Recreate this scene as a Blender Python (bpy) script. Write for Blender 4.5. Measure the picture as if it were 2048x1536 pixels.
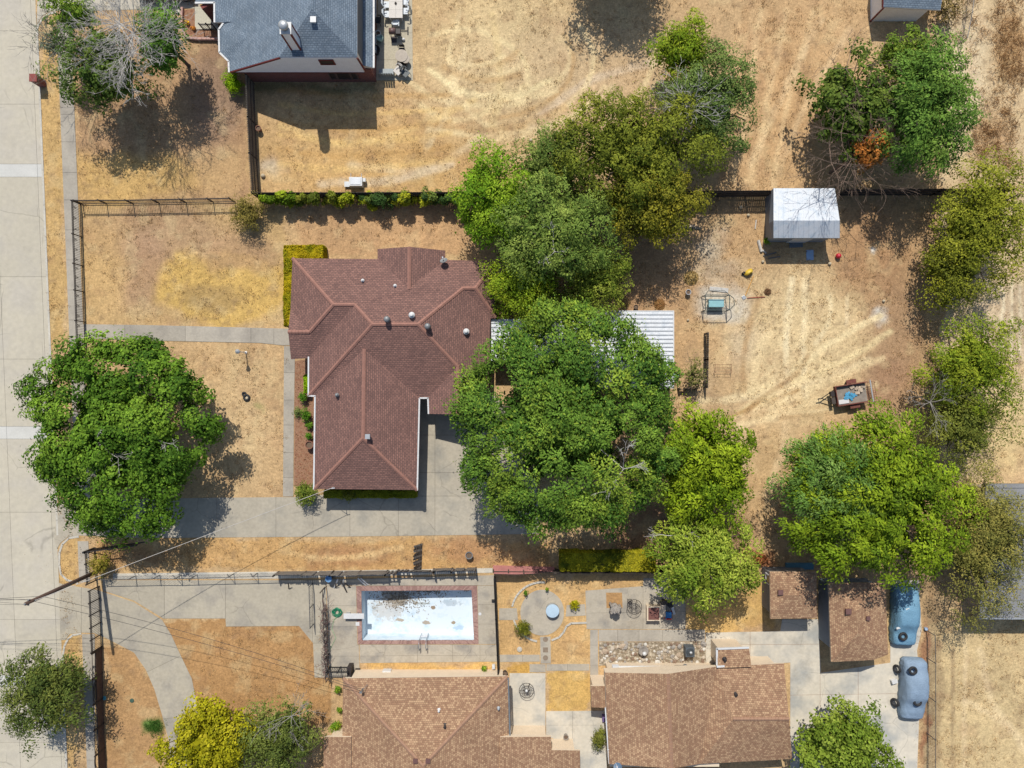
import bpy, math, random
import numpy as np
from mathutils import Vector, Matrix
random.seed(11)
scene = bpy.context.scene
for o in list(bpy.data.objects): bpy.data.objects.remove(o)
COL = scene.collection

# ---------------------------------------------------------------- camera, sky, sun, exposure
H, S = 55.0, 0.04            # camera height in metres, metres per photo pixel on the ground
def W(px, py, h=0.0):        # photo pixel + height above ground -> place in metres
    k = S * (1 - h / H)
    return ((px - 1024) * k, (768 - py) * k, h)
cam_d = bpy.data.cameras.new('camera'); cam = bpy.data.objects.new('camera', cam_d); COL.objects.link(cam)
cam.location = (0, 0, H); cam.rotation_euler = (0, 0, 0)
cam_d.sensor_width = 36; cam_d.lens = 36 * H / (2048 * S); cam_d.clip_end = 2000
scene.camera = cam
SUN_DIR = Vector((0.11, -0.785, -1.0)).normalized()      # the way the light travels
EL = math.asin(-SUN_DIR.z)
world = bpy.data.worlds.new('World'); scene.world = world; world.use_nodes = True
wn = world.node_tree; sky = wn.nodes.new('ShaderNodeTexSky'); sky.sky_type = 'NISHITA'; sky.sun_disc = False
sky.sun_elevation = EL; sky.sun_rotation = math.radians(-8)
wn.links.new(sky.outputs[0], wn.nodes['Background'].inputs[0]); wn.nodes['Background'].inputs[1].default_value = 0.118
sl = bpy.data.lights.new('sun', 'SUN'); sl.energy = 4.5; sl.angle = math.radians(0.5); sl.color = (1, .955, .88)
so = bpy.data.objects.new('sun', sl); COL.objects.link(so); so.location = (-10, 60, 80)
so.rotation_euler = SUN_DIR.to_track_quat('-Z', 'Y').to_euler()
scene.view_settings.view_transform = 'Standard'; scene.view_settings.look = 'None'
scene.view_settings.exposure = 0.0; scene.view_settings.gamma = 1; scene.view_settings.use_curve_mapping = False

# ---------------------------------------------------------------- colour and material helpers
KEXP = 1.35
def lin(v):
    v /= 255.0
    return v / 12.92 if v <= .04045 else ((v + .055) / 1.055) ** 2.4
def C(r, g, b, k=KEXP): return tuple(min(.82, lin(x) / k) for x in (r, g, b))
MATS = {}
def newmat(name):
    m = bpy.data.materials.new(name); m.use_nodes = True
    return m, m.node_tree, m.node_tree.nodes['Principled BSDF']
def ramp(nt, pos_cols):
    r = nt.nodes.new('ShaderNodeValToRGB'); e = r.color_ramp.elements
    while len(e) < len(pos_cols): e.new(0.5)
    for i, (p, c) in enumerate(pos_cols): e[i].position = p; e[i].color = (*c, 1)
    return r
def mat(name, col, rough=.8, var=.18, scale=2.5, bump=0.0, metal=0.0, fine=0.12, alt=None, altpos=(.45, .65), rnd=0.0, crack=0.0, stain=None):
    """plain procedural surface: base colour, blotches at one scale, grain at another, optional second colour"""
    if name in MATS: return MATS[name]
    m, nt, bs = newmat(name); L = nt.links.new; N = nt.nodes.new
    tc = N('ShaderNodeTexCoord'); geo = N('ShaderNodeNewGeometry')
    n1 = N('ShaderNodeTexNoise'); n1.inputs['Scale'].default_value = scale; n1.inputs['Detail'].default_value = 6
    n2 = N('ShaderNodeTexNoise'); n2.inputs['Scale'].default_value = scale * 9; n2.inputs['Detail'].default_value = 3
    for n in (n1, n2): L(geo.outputs['Position'], n.inputs['Vector'])
    base = N('ShaderNodeRGB'); base.outputs[0].default_value = (*col, 1); cur = base.outputs[0]
    if alt:
        r = ramp(nt, [(altpos[0], (0, 0, 0)), (altpos[1], (1, 1, 1))]); L(n1.outputs[0], r.inputs[0])
        mx = N('ShaderNodeMix'); mx.data_type = 'RGBA'; L(r.outputs[0], mx.inputs[0]); L(cur, mx.inputs[6]); mx.inputs[7].default_value = (*alt, 1)
        cur = mx.outputs[2]
    for n, amt in ((n1, var), (n2, fine)):
        mr = N('ShaderNodeMapRange'); mr.inputs[1].default_value = .25; mr.inputs[2].default_value = .75
        mr.inputs[3].default_value = 1 - amt; mr.inputs[4].default_value = 1 + amt
        L(n.outputs[0], mr.inputs[0])
        mu = N('ShaderNodeMix'); mu.data_type = 'RGBA'; mu.blend_type = 'MULTIPLY'; mu.inputs[0].default_value = 1
        L(cur, mu.inputs[6]); L(mr.outputs[0], mu.inputs[7]); cur = mu.outputs[2]
    if stain:
        n3 = N('ShaderNodeTexNoise'); n3.inputs['Scale'].default_value = .33; n3.inputs['Detail'].default_value = 9; n3.inputs['Roughness'].default_value = .72; L(geo.outputs['Position'], n3.inputs['Vector'])
        mr = N('ShaderNodeMapRange'); mr.inputs[1].default_value = .55; mr.inputs[2].default_value = .72; mr.inputs[4].default_value = .6; L(n3.outputs[0], mr.inputs[0])
        mx = N('ShaderNodeMix'); mx.data_type = 'RGBA'; L(mr.outputs[0], mx.inputs[0]); L(cur, mx.inputs[6]); mx.inputs[7].default_value = (*stain, 1); cur = mx.outputs[2]
    if crack:
        wv = N('ShaderNodeVectorMath'); wv.operation = 'MULTIPLY_ADD'; L(n1.outputs['Color'], wv.inputs[0]); wv.inputs[1].default_value = (1.1, 1.1, 1.1); L(geo.outputs['Position'], wv.inputs[2])
        vo = N('ShaderNodeTexVoronoi'); vo.feature = 'DISTANCE_TO_EDGE'; vo.inputs['Scale'].default_value = crack; L(wv.outputs[0], vo.inputs['Vector'])
        mr = N('ShaderNodeMapRange'); mr.inputs[1].default_value = .002; mr.inputs[2].default_value = .012; mr.inputs[3].default_value = .76; mr.inputs[4].default_value = 1; L(vo.outputs['Distance'], mr.inputs[0])
        nk = N('ShaderNodeTexNoise'); nk.inputs['Scale'].default_value = .25; L(geo.outputs['Position'], nk.inputs['Vector']); mk = N('ShaderNodeMapRange'); mk.inputs[1].default_value = .5; mk.inputs[2].default_value = .56; L(nk.outputs[0], mk.inputs[0])
        mu = N('ShaderNodeMix'); mu.data_type = 'RGBA'; mu.blend_type = 'MULTIPLY'; L(mk.outputs[0], mu.inputs[0]); L(cur, mu.inputs[6]); L(mr.outputs[0], mu.inputs[7]); cur = mu.outputs[2]
    if rnd:
        oi = N('ShaderNodeObjectInfo'); mr = N('ShaderNodeMapRange'); mr.inputs[3].default_value = 1 - rnd; mr.inputs[4].default_value = 1 + rnd
        L(oi.outputs['Random'], mr.inputs[0]); mu = N('ShaderNodeMix'); mu.data_type = 'RGBA'; mu.blend_type = 'MULTIPLY'; mu.inputs[0].default_value = 1
        L(cur, mu.inputs[6]); L(mr.outputs[0], mu.inputs[7]); cur = mu.outputs[2]
    L(cur, bs.inputs['Base Color']); bs.inputs['Roughness'].default_value = rough; bs.inputs['Metallic'].default_value = metal
    if bump:
        b = N('ShaderNodeBump'); b.inputs['Strength'].default_value = bump; b.inputs['Distance'].default_value = .05
        L(n2.outputs[0], b.inputs['Height']); L(b.outputs[0], bs.inputs['Normal'])
    MATS[name] = m; return m
def attr_mat(name, rough=.85, transl=0.0, scale=3.0, amt=.2, bump=0.0, fine=.25):
    """colour comes from the mesh's own colour attribute, broken up by noise"""
    if name in MATS: return MATS[name]
    m, nt, bs = newmat(name); L = nt.links.new; N = nt.nodes.new
    at = N('ShaderNodeAttribute'); at.attribute_name = 'Col'; cur = at.outputs['Color']
    geo = N('ShaderNodeNewGeometry')
    for sc, a in ((scale, amt), (scale * 6, fine)):
        n = N('ShaderNodeTexNoise'); n.inputs['Scale'].default_value = sc; n.inputs['Detail'].default_value = 4
        L(geo.outputs['Position'], n.inputs['Vector'])
        mr = N('ShaderNodeMapRange'); mr.inputs[1].default_value = .28; mr.inputs[2].default_value = .72
        mr.inputs[3].default_value = 1 - a; mr.inputs[4].default_value = 1 + a; L(n.outputs[0], mr.inputs[0])
        mu = N('ShaderNodeMix'); mu.data_type = 'RGBA'; mu.blend_type = 'MULTIPLY'; mu.inputs[0].default_value = 1
        L(cur, mu.inputs[6]); L(mr.outputs[0], mu.inputs[7]); cur = mu.outputs[2]
    L(cur, bs.inputs['Base Color']); bs.inputs['Roughness'].default_value = rough
    bs.inputs['Specular IOR Level'].default_value = .1
    if bump:
        b = N('ShaderNodeBump'); b.inputs['Strength'].default_value = bump; b.inputs['Distance'].default_value = .08
        L(n.outputs[0], b.inputs['Height']); L(b.outputs[0], bs.inputs['Normal'])
    if transl:
        tr = N('ShaderNodeBsdfTranslucent'); L(cur, tr.inputs[0]); ms = N('ShaderNodeMixShader'); ms.inputs[0].default_value = transl
        L(bs.outputs[0], ms.inputs[1]); L(tr.outputs[0], ms.inputs[2]); L(ms.outputs[0], nt.nodes['Material Output'].inputs[0])
    MATS[name] = m; return m
def shingle_mat(name, c1, c2, cm, bw, rh, bias=0.0, mortar=.018, blot=.12, blotcol=None):
    """asphalt shingles on the roof planes' own metre UVs"""
    m, nt, bs = newmat(name); L = nt.links.new; N = nt.nodes.new
    uv = N('ShaderNodeUVMap'); uv.uv_map = 'UVMap'
    br = N('ShaderNodeTexBrick'); br.inputs['Color1'].default_value = (*c1, 1); br.inputs['Color2'].default_value = (*c2, 1)
    br.inputs['Mortar'].default_value = (*cm, 1); br.inputs['Scale'].default_value = 1; br.inputs['Bias'].default_value = bias
    br.inputs['Brick Width'].default_value = bw; br.inputs['Row Height'].default_value = rh; br.inputs['Mortar Size'].default_value = mortar
    br.inputs['Mortar Smooth'].default_value = .3; L(uv.outputs[0], br.inputs['Vector'])
    geo = N('ShaderNodeNewGeometry'); n = N('ShaderNodeTexNoise'); n.inputs['Scale'].default_value = .7; n.inputs['Detail'].default_value = 5
    n2 = N('ShaderNodeTexNoise'); n2.inputs['Scale'].default_value = 14; n2.inputs['Detail'].default_value = 3
    cur = br.outputs[0]
    for q, a in ((n, blot), (n2, .16)):
        L(geo.outputs['Position'], q.inputs['Vector'])
        mr = N('ShaderNodeMapRange'); mr.inputs[1].default_value = .3; mr.inputs[2].default_value = .7; mr.inputs[3].default_value = 1 - a; mr.inputs[4].default_value = 1 + a
        L(q.outputs[0], mr.inputs[0]); mu = N('ShaderNodeMix'); mu.data_type = 'RGBA'; mu.blend_type = 'MULTIPLY'; mu.inputs[0].default_value = 1
        L(cur, mu.inputs[6]); L(mr.outputs[0], mu.inputs[7]); cur = mu.outputs[2]
    L(cur, bs.inputs['Base Color']); bs.inputs['Roughness'].default_value = .9
    b = N('ShaderNodeBump'); b.inputs['Strength'].default_value = .5; b.inputs['Distance'].default_value = .02; b.invert = True
    L(br.outputs['Fac'], b.inputs['Height']); L(b.outputs[0], bs.inputs['Normal'])
    MATS[name] = m; return m
def brick_mat(name, c1, c2, cm, bw=.22, rh=.075, axes='XZ'):
    m, nt, bs = newmat(name); L = nt.links.new; N = nt.nodes.new
    geo = N('ShaderNodeNewGeometry'); sx = N('ShaderNodeSeparateXYZ'); cx = N('ShaderNodeCombineXYZ'); L(geo.outputs['Position'], sx.inputs[0])
    if axes == 'XZ':
        ad = N('ShaderNodeMath'); L(sx.outputs[0], ad.inputs[0]); L(sx.outputs[1], ad.inputs[1]); L(ad.outputs[0], cx.inputs[0]); L(sx.outputs[2], cx.inputs[1])
    else: L(sx.outputs[0], cx.inputs[0]); L(sx.outputs[1], cx.inputs[1])
    br = N('ShaderNodeTexBrick'); br.inputs['Color1'].default_value = (*c1, 1); br.inputs['Color2'].default_value = (*c2, 1); br.inputs['Mortar'].default_value = (*cm, 1)
    br.inputs['Scale'].default_value = 1; br.inputs['Brick Width'].default_value = bw; br.inputs['Row Height'].default_value = rh; br.inputs['Mortar Size'].default_value = .01
    L(cx.outputs[0], br.inputs['Vector']); L(br.outputs[0], bs.inputs['Base Color']); bs.inputs['Roughness'].default_value = .9
    MATS[name] = m; return m

# ---------------------------------------------------------------- object helpers
ORG = {}
def tag(o, label=None, cat=None, group=None, kind=None):
    if label: o['label'] = label
    if cat: o['category'] = cat
    if group: o['group'] = group
    if kind: o['kind'] = kind
    return o
def thing(name, label, cat, loc=(0, 0, 0), group=None):
    o = bpy.data.objects.new(name, None); COL.objects.link(o); o.location = loc; o.empty_display_size = .2
    ORG[o.name] = Vector(loc); return tag(o, label, cat, group)
def link(name, me, parent):
    o = bpy.data.objects.new(name, me); COL.objects.link(o)
    if parent is not None: o.parent = parent
    ORG[o.name] = ORG.get(parent.name, Vector()) if parent is not None else Vector()
    return o
class MB:
    def __init__(s): s.v = []; s.f = []; s.mi = []; s.cur = 0
    def add(s, vs, fs):
        b = len(s.v); s.v += [tuple(v) for v in vs]; s.f += [tuple(i + b for i in f) for f in fs]; s.mi += [s.cur] * len(fs); return s
    def box(s, c, d, rz=0.0, ry=0.0, rx=0.0):
        M = Matrix.Translation(c) @ Matrix.Rotation(rz, 4, 'Z') @ Matrix.Rotation(ry, 4, 'Y') @ Matrix.Rotation(rx, 4, 'X')
        vs = [M @ Vector((x * d[0] / 2, y * d[1] / 2, z * d[2] / 2)) for x in (-1, 1) for y in (-1, 1) for z in (-1, 1)]
        return s.add(vs, [(0, 1, 3, 2), (4, 6, 7, 5), (0, 4, 5, 1), (2, 3, 7, 6), (0, 2, 6, 4), (1, 5, 7, 3)])
    def bar(s, a, b, w, h=None):          # rectangular bar between two points
        a, b = Vector(a), Vector(b); d = b - a; L = d.length
        if L < 1e-5: return s
        h = h or w; q = d.to_track_quat('X', 'Z').to_matrix().to_4x4(); M = Matrix.Translation((a + b) / 2) @ q
        vs = [M @ Vector((x * L / 2, y * w / 2, z * h / 2)) for x in (-1, 1) for y in (-1, 1) for z in (-1, 1)]
        return s.add(vs, [(0, 1, 3, 2), (4, 6, 7, 5), (0, 4, 5, 1), (2, 3, 7, 6), (0, 2, 6, 4), (1, 5, 7, 3)])
    def tube(s, pts, r, n=6, caps=True):
        pts = [Vector(p) for p in pts]; rs = r if isinstance(r, (list, tuple)) else [r] * len(pts); vs = []; fs = []
        for i, p in enumerate(pts):
            d = (pts[min(i + 1, len(pts) - 1)] - pts[max(i - 1, 0)]); d = d.normalized() if d.length > 1e-9 else Vector((0, 0, 1))
            u = d.cross(Vector((0, 0, 1)) if abs(d.z) < .95 else Vector((1, 0, 0))).normalized(); w = d.cross(u)
            vs += [p + (u * math.cos(2 * math.pi * k / n) + w * math.sin(2 * math.pi * k / n)) * rs[i] for k in range(n)]
        for i in range(len(pts) - 1):
            for k in range(n): fs.append((i * n + k, i * n + (k + 1) % n, (i + 1) * n + (k + 1) % n, (i + 1) * n + k))
        if caps: fs.append(tuple(range(n))[::-1]); fs.append(tuple(range((len(pts) - 1) * n, len(pts) * n)))
        return s.add(vs, fs)
    def lathe(s, c, prof, n=20, sx=1.0, sy=1.0):      # prof: (radius, z)
        vs = []; fs = []
        for r, z in prof: vs += [(c[0] + sx * r * math.cos(2 * math.pi * k / n), c[1] + sy * r * math.sin(2 * math.pi * k / n), c[2] + z) for k in range(n)]
        for i in range(len(prof) - 1):
            for k in range(n): fs.append((i * n + k, i * n + (k + 1) % n, (i + 1) * n + (k + 1) % n, (i + 1) * n + k))
        fs.append(tuple(range(n))[::-1]); fs.append(tuple(range((len(prof) - 1) * n, len(prof) * n)))
        return s.add(vs, fs)
    def torus(s, c, R, r, M=None, n=24, k=10, flat=1.0):
        vs = []; fs = []; M = M or Matrix()
        for i in range(n):
            a = 2 * math.pi * i / n
            for j in range(k):
                b = 2 * math.pi * j / k
                vs.append(Vector(c) + M @ Vector(((R + r * math.cos(b)) * math.cos(a), (R + r * math.cos(b)) * math.sin(a), r * flat * math.sin(b))))
        for i in range(n):
            for j in range(k): fs.append((i * k + j, ((i + 1) % n) * k + j, ((i + 1) % n) * k + (j + 1) % k, i * k + (j + 1) % k))
        return s.add(vs, fs)
    def prism(s, poly, z0, z1):
        n = len(poly); ar = sum(poly[i][0] * poly[(i + 1) % n][1] - poly[(i + 1) % n][0] * poly[i][1] for i in range(n))
        if ar < 0: poly = poly[::-1]
        z1s = z1 if isinstance(z1, (list, tuple)) else [z1] * n
        vs = [(p[0], p[1], z0) for p in poly] + [(p[0], p[1], z1s[i]) for i, p in enumerate(poly)]
        return s.add(vs, [tuple(range(n))[::-1], tuple(range(n, 2 * n))] + [(i, (i + 1) % n, n + (i + 1) % n, n + i) for i in range(n)])
    def build(s, name, m, parent=None, smooth=False, bevel=0.0):
        off = ORG.get(parent.name, Vector()) if parent is not None else Vector()
        me = bpy.data.meshes.new(name); me.from_pydata([tuple(Vector(v) - off) for v in s.v], [], s.f)
        for x in (m if isinstance(m, (list, tuple)) else [m]): me.materials.append(x)
        if any(s.mi): me.polygons.foreach_set('material_index', s.mi)
        if smooth: me.polygons.foreach_set('use_smooth', [True] * len(me.polygons))
        me.update(); o = link(name, me, parent)
        if bevel:
            b = o.modifiers.new('bevel', 'BEVEL'); b.width = bevel; b.segments = 2; b.limit_method = 'ANGLE'
        return o
def pxy(pts): return [W(x, y)[:2] for x, y in pts]
def struct(name, mb, m, label=None):
    return tag(mb.build(name, m), label, None, None, 'structure')
# slabs: split a polygon (pixels) by straight joints, shrink each piece a little, lift it
def split(poly, a, b):
    out = ([], []); n = len(poly)
    sd = lambda p: (b[0] - a[0]) * (p[1] - a[1]) - (b[1] - a[1]) * (p[0] - a[0])
    for i in range(n):
        p, q = poly[i], poly[(i + 1) % n]; u, v = sd(p), sd(q)
        if u >= 0: out[0].append(p)
        if u <= 0: out[1].append(p)
        if u * v < 0:
            t = u / (u - v); c = (p[0] + t * (q[0] - p[0]), p[1] + t * (q[1] - p[1])); out[0].append(c); out[1].append(c)
    return [o for o in out if len(o) > 2 and abs(sum(o[i][0] * o[(i + 1) % len(o)][1] - o[(i + 1) % len(o)][0] * o[i][1] for i in range(len(o)))) > 20]
def shrink(poly, d):
    n = len(poly); ar = sum(poly[i][0] * poly[(i + 1) % n][1] - poly[(i + 1) % n][0] * poly[i][1] for i in range(n)); sg = 1 if ar > 0 else -1
    out = []
    for i in range(n):
        p0, p1, p2 = Vector(poly[i - 1]), Vector(poly[i]), Vector(poly[(i + 1) % n])
        e1, e2 = p1 - p0, p2 - p1
        if e1.length < 1e-6 or e2.length < 1e-6: out.append(tuple(p1)); continue
        e1.normalize(); e2.normalize(); n1, n2 = Vector((-e1.y, e1.x)) * sg, Vector((-e2.y, e2.x)) * sg
        k = n1 + n2; k = k / max(.35, k.dot(n1)) if k.length > .05 else n1
        out.append(tuple(p1 + k * d))
    return out
def paving(name, poly, cuts, m, z=.03, gap=.3, base=None, z0=-.06, label=None, piece='slab'):
    pieces = [poly]
    for a, b in cuts: pieces = [q for p in pieces for q in split(p, a, b)]
    root = MB().prism(pxy(shrink(poly, .4)), z0 - .01, z - .016).build(name, base or MATS['joint']); tag(root, label, None, None, 'structure')
    for p in pieces: MB().prism(pxy(shrink(p, gap)), z0, z).build(piece, m, root)
    return root

# ---------------------------------------------------------------- materials
concrete = mat('concrete', C(188, 180, 165), .9, .10, .5, .15, fine=.07, alt=C(172, 165, 152), rnd=.05)
street_c = mat('street_concrete', C(208, 199, 178), .9, .06, .35, .12, fine=.07, alt=C(198, 190, 174), rnd=.04, crack=.22, stain=C(182, 174, 160))
patch_c = mat('patch_concrete', C(216, 214, 206), .9, .08, .8, .1, fine=.05)
kerb_c = mat('kerb_concrete', C(208, 202, 188), .9, .12, .8, .1)
walk_c = mat('walk_concrete', C(190, 181, 165), .9, .12, .6, .15, fine=.09, alt=C(166, 158, 145), rnd=.07, stain=C(146, 138, 126))
drive_c = mat('drive_concrete', C(194, 184, 164), .9, .16, .45, .15, fine=.10, alt=C(156, 151, 139), altpos=(.48, .68), rnd=.05, crack=.3, stain=C(138, 134, 126))
court_c = mat('court_concrete', C(194, 184, 163), .9, .12, .5, .15, fine=.09, alt=C(158, 151, 139), altpos=(.46, .7), rnd=.05, crack=.3, stain=C(142, 136, 124))
pale_c = mat('pale_concrete', C(230, 220, 200), .9, .12, .42, .15, fine=.08, alt=C(178, 177, 170), altpos=(.45, .66), rnd=.04, crack=.35, stain=C(150, 142, 128))
deck_c = mat('deck_concrete', C(198, 187, 167), .9, .14, .7, .15, fine=.08, alt=C(152, 146, 136), altpos=(.48, .7), rnd=.05, crack=.4, stain=C(142, 130, 114))
joint = mat('joint', C(98, 90, 78), .95, .2, 4)
white_paint = mat('white_paint', C(228, 228, 226), .5, .06, 3)
white_metal = mat('white_metal', C(232, 235, 238), .45, .10, 1.2, alt=C(190, 198, 206), altpos=(.55, .75))
grey_metal = mat('grey_metal', C(150, 152, 152), .5, .15, 3, metal=.3)
dark_iron = mat('dark_iron', C(52, 44, 42), .6, .2, 4)
black_iron = mat('black_iron', C(36, 36, 38), .55, .2, 4)
rubber = mat('rubber', C(44, 44, 46), .75, .2, 8)
beige_wall = mat('beige_wall', C(238, 218, 190), .85, .06, 2)
tan_wall = mat('tan_wall', C(186, 168, 146), .85, .1, 2)
trim_red = mat('trim_red', C(116, 40, 40), .6, .1, 3)
old_wood = mat('old_wood', C(140, 134, 126), .9, .3, 3, .3, fine=.25, alt=C(96, 92, 88))
dark_wood = mat('dark_wood', C(92, 82, 74), .9, .3, 3, .3, fine=.25, alt=C(66, 60, 55))
brown_wood = mat('brown_wood', C(104, 82, 68), .9, .25, 3, .3, fine=.2)
pole_wood = mat('pole_wood', C(96, 74, 64), .9, .2, 3, .3, fine=.2)
red_wood = mat('red_wood', C(200, 134, 128), .8, .12, 2, .1)
bark = mat('bark', C(104, 92, 78), .95, .3, 5, .5)
dead_bark = mat('dead_bark', C(210, 204, 196), .95, .2, 5, .3)
brown_twig = mat('brown_twig', C(138, 116, 100), .95, .25, 5, .3)
terracotta = mat('terracotta', C(150, 104, 84), .8, .15, 5)
rust = mat('rust', C(128, 76, 64), .9, .3, 5, .2)
steel_white = mat('galvanised', C(200, 204, 206), .4, .12, 3, metal=.4)
glass_dark = mat('window_glass', (.012, .014, .018), .08, .1, 2)
screen_dark = mat('window_screen', (.03, .022, .02), .6, .2, 4)
red_brick = brick_mat('red_brick', C(142, 68, 62), C(112, 50, 46), C(150, 128, 118))
roof_red = shingle_mat('shingles_red', C(158, 116, 103), C(129, 94, 85), C(103, 80, 74), .26, .145, mortar=.02, blot=.07)
cap_red = mat('ridge_red', C(166, 121, 106), .9, .14, 3, fine=.22)
roof_blue = shingle_mat('shingles_blue', C(138, 152, 165), C(116, 132, 147), C(92, 106, 120), .26, .15, mortar=.018, blot=.14)
roof_tan = shingle_mat('shingles_tan', C(162, 124, 95), C(214, 178, 138), C(134, 104, 82), .17, .145, bias=-.25, mortar=.010, blot=.10)
cap_tan = mat('ridge_tan', C(172, 134, 108), .9, .14, 3, fine=.2)
roof_grey = mat('roof_grey', C(150, 150, 150), .6, .16, 1.2, fine=.15)

# ---------------------------------------------------------------- ground
def vnoise(x, y, seed):
    xi, yi = np.floor(x), np.floor(y); fx, fy = x - xi, y - yi; fx = fx * fx * (3 - 2 * fx); fy = fy * fy * (3 - 2 * fy)
    def h(a, b):
        v = np.sin(a * 127.1 + b * 311.7 + seed * 74.7) * 43758.5453
        return v - np.floor(v)
    return (h(xi, yi) * (1 - fx) + h(xi + 1, yi) * fx) * (1 - fy) + (h(xi, yi + 1) * (1 - fx) + h(xi + 1, yi + 1) * fx) * fy
def fbm(x, y, seed, o=4):
    t = 0; a = .5
    for i in range(o): t = t + a * vnoise(x, y, seed + i * 7); x = x * 2.03; y = y * 2.03; a *= .5
    return t / (1 - .5 ** o)
def ramp01(v, a, b):
    t = np.clip((v - a) / (b - a), 0, 1); return t * t * (3 - 2 * t)
TAN, GOLD, BROWN, STRAW, BARE, DIRT, LITTER, GRN = (204, 168, 122), (216, 176, 106), (172, 132, 98), (224, 198, 148), (206, 192, 172), (178, 138, 106), (150, 116, 92), (120, 128, 70)
# (kind, geometry, colour, strength, softness): patches the turf itself has
PATCH = [
 ('e', (1500, 200, 700, 330), (208, 172, 128), .8, 1.0), ('e', (760, 330, 300, 110), (206, 164, 104), .75, .8), ('e', (1010, 90, 190, 190), STRAW, .7, 1.0),
 ('e', (1150, 130, 260, 120), (206, 176, 138), .6, 1.0), ('e', (1600, 210, 130, 260), (206, 164, 116), .7, .8),
 ('r', (80, 60, 132, 700), (204, 166, 108), .9, .1), ('r', (150, 60, 500, 400), (178, 140, 104), .8, .25), ('e', (250, 355, 170, 60), (212, 172, 108), .9, .6),
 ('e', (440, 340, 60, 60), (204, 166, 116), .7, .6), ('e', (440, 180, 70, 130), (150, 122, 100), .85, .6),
 ('r', (160, 405, 580, 655), (204, 168, 116), .85, .1), ('e', (300, 460, 170, 60), (178, 144, 110), .8, .5), ('e', (290, 540, 60, 100), (176, 140, 110), .7, .6),
 ('e', (450, 572, 146, 78), (216, 176, 102), .95, .22), ('e', (480, 500, 90, 50), (186, 148, 112), .7, .5), ('e', (200, 520, 60, 110), (212, 172, 116), .6, .6), ('e', (420, 595, 70, 25), (160, 132, 94), .55, .7),
 ('r', (280, 690, 568, 992), (204, 168, 122), .8, .1), ('e', (480, 840, 60, 140), (214, 182, 136), .7, .8), ('e', (520, 822, 11, 9), GRN, .55, .9),
 ('r', (600, 415, 940, 510), (200, 158, 114), .8, .2),
 ('r', (200, 1080, 1110, 1140), (206, 162, 106), .9, .15), ('e', (700, 1108, 90, 26), (176, 130, 92), .7, .6), ('e', (930, 1100, 90, 30), (186, 138, 98), .7, .6), ('e', (300, 1110, 90, 28), (150, 116, 84), .6, .7),
 ('r', (210, 1290, 330, 1560), (184, 142, 96), .9, .12), ('r', (320, 1238, 660, 1440), (182, 138, 90), .95, .06), ('e', (310, 1455, 22, 20), (84, 124, 54), .9, .7), ('e', (500, 1330, 120, 60), (190, 146, 98), .6, .8),
 ('r', (120, 1070, 160, 1600), (208, 168, 108), .85, .1), ('r', (728, 1325, 992, 1347), (216, 172, 106), 1, .1),
 ('r', (998, 1150, 1290, 1325), (210, 168, 112), .95, .05), ('r', (1090, 1335, 1182, 1425), (216, 174, 104), 1, .03), ('r', (1016, 1322, 1060, 1345), (204, 158, 84), 1, .05), ('r', (1372, 1140, 1545, 1262), (214, 172, 106), .95, .1),
 ('r', (1230, 400, 1880, 1150), (198, 160, 116), .85, .1), ('e', (1290, 560, 110, 110), (192, 150, 110), .7, .7), ('e', (1600, 680, 170, 170), (226, 198, 150), .9, .8), ('e', (1430, 490, 34, 40), (202, 186, 160), .7, .8),
 ('e', (1500, 860, 110, 110), (214, 182, 138), .8, .8), ('e', (1540, 960, 60, 130), (206, 170, 122), .8, .6), ('e', (1490, 690, 46, 60), (204, 182, 150), .55, .9), ('e', (1790, 650, 60, 160), (178, 142, 108), .8, .7),
 ('e', (1770, 640, 18, 20), (222, 212, 196), .9, .8), ('e', (1740, 500, 90, 110), (178, 136, 98), .75, .8), ('e', (1770, 760, 70, 60), (166, 128, 100), .7, .8), ('e', (1450, 605, 50, 36), (214, 204, 186), .75, .7), ('e', (1400, 760, 40, 60), (204, 178, 142), .5, .9),
 ('e', (1440, 545, 60, 30), (206, 190, 164), .5, .9), ('e', (1746, 498, 8, 8), (232, 226, 216), .9, .8), ('e', (1436, 625, 40, 24), (196, 184, 166), .4, .9),
 ('r', (1880, -100, 2200, 960), (218, 190, 148), .9, .1), ('e', (1930, 140, 60, 150), (230, 208, 170), .8, .8), ('e', (2020, 90, 30, 80), (180, 140, 94), .75, .7), ('e', (1985, 270, 50, 60), (182, 148, 108), .6, .8), ('r', (1960, 560, 2200, 720), (208, 182, 148), .9, .2),
 ('e', (2010, 860, 60, 90), (226, 196, 142), .9, .5), ('r', (1850, 1240, 2200, 1700), (212, 184, 136), .95, .1), ('r', (1845, 1170, 1885, 1700), (150, 126, 96), .6, .2), ('e', (1845, 1380, 14, 160), (156, 110, 80), .9, .4),
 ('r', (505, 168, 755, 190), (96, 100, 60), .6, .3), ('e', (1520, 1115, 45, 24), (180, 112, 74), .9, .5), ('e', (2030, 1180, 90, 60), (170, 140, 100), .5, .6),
 ('e', (1060, 600, 60, 60), LITTER, .7, .5), ('e', (1350, 1070, 160, 60), (140, 104, 84), .7, .5), ('e', (540, 340, 30, 25), (210, 198, 178), .5, .9),
]
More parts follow.
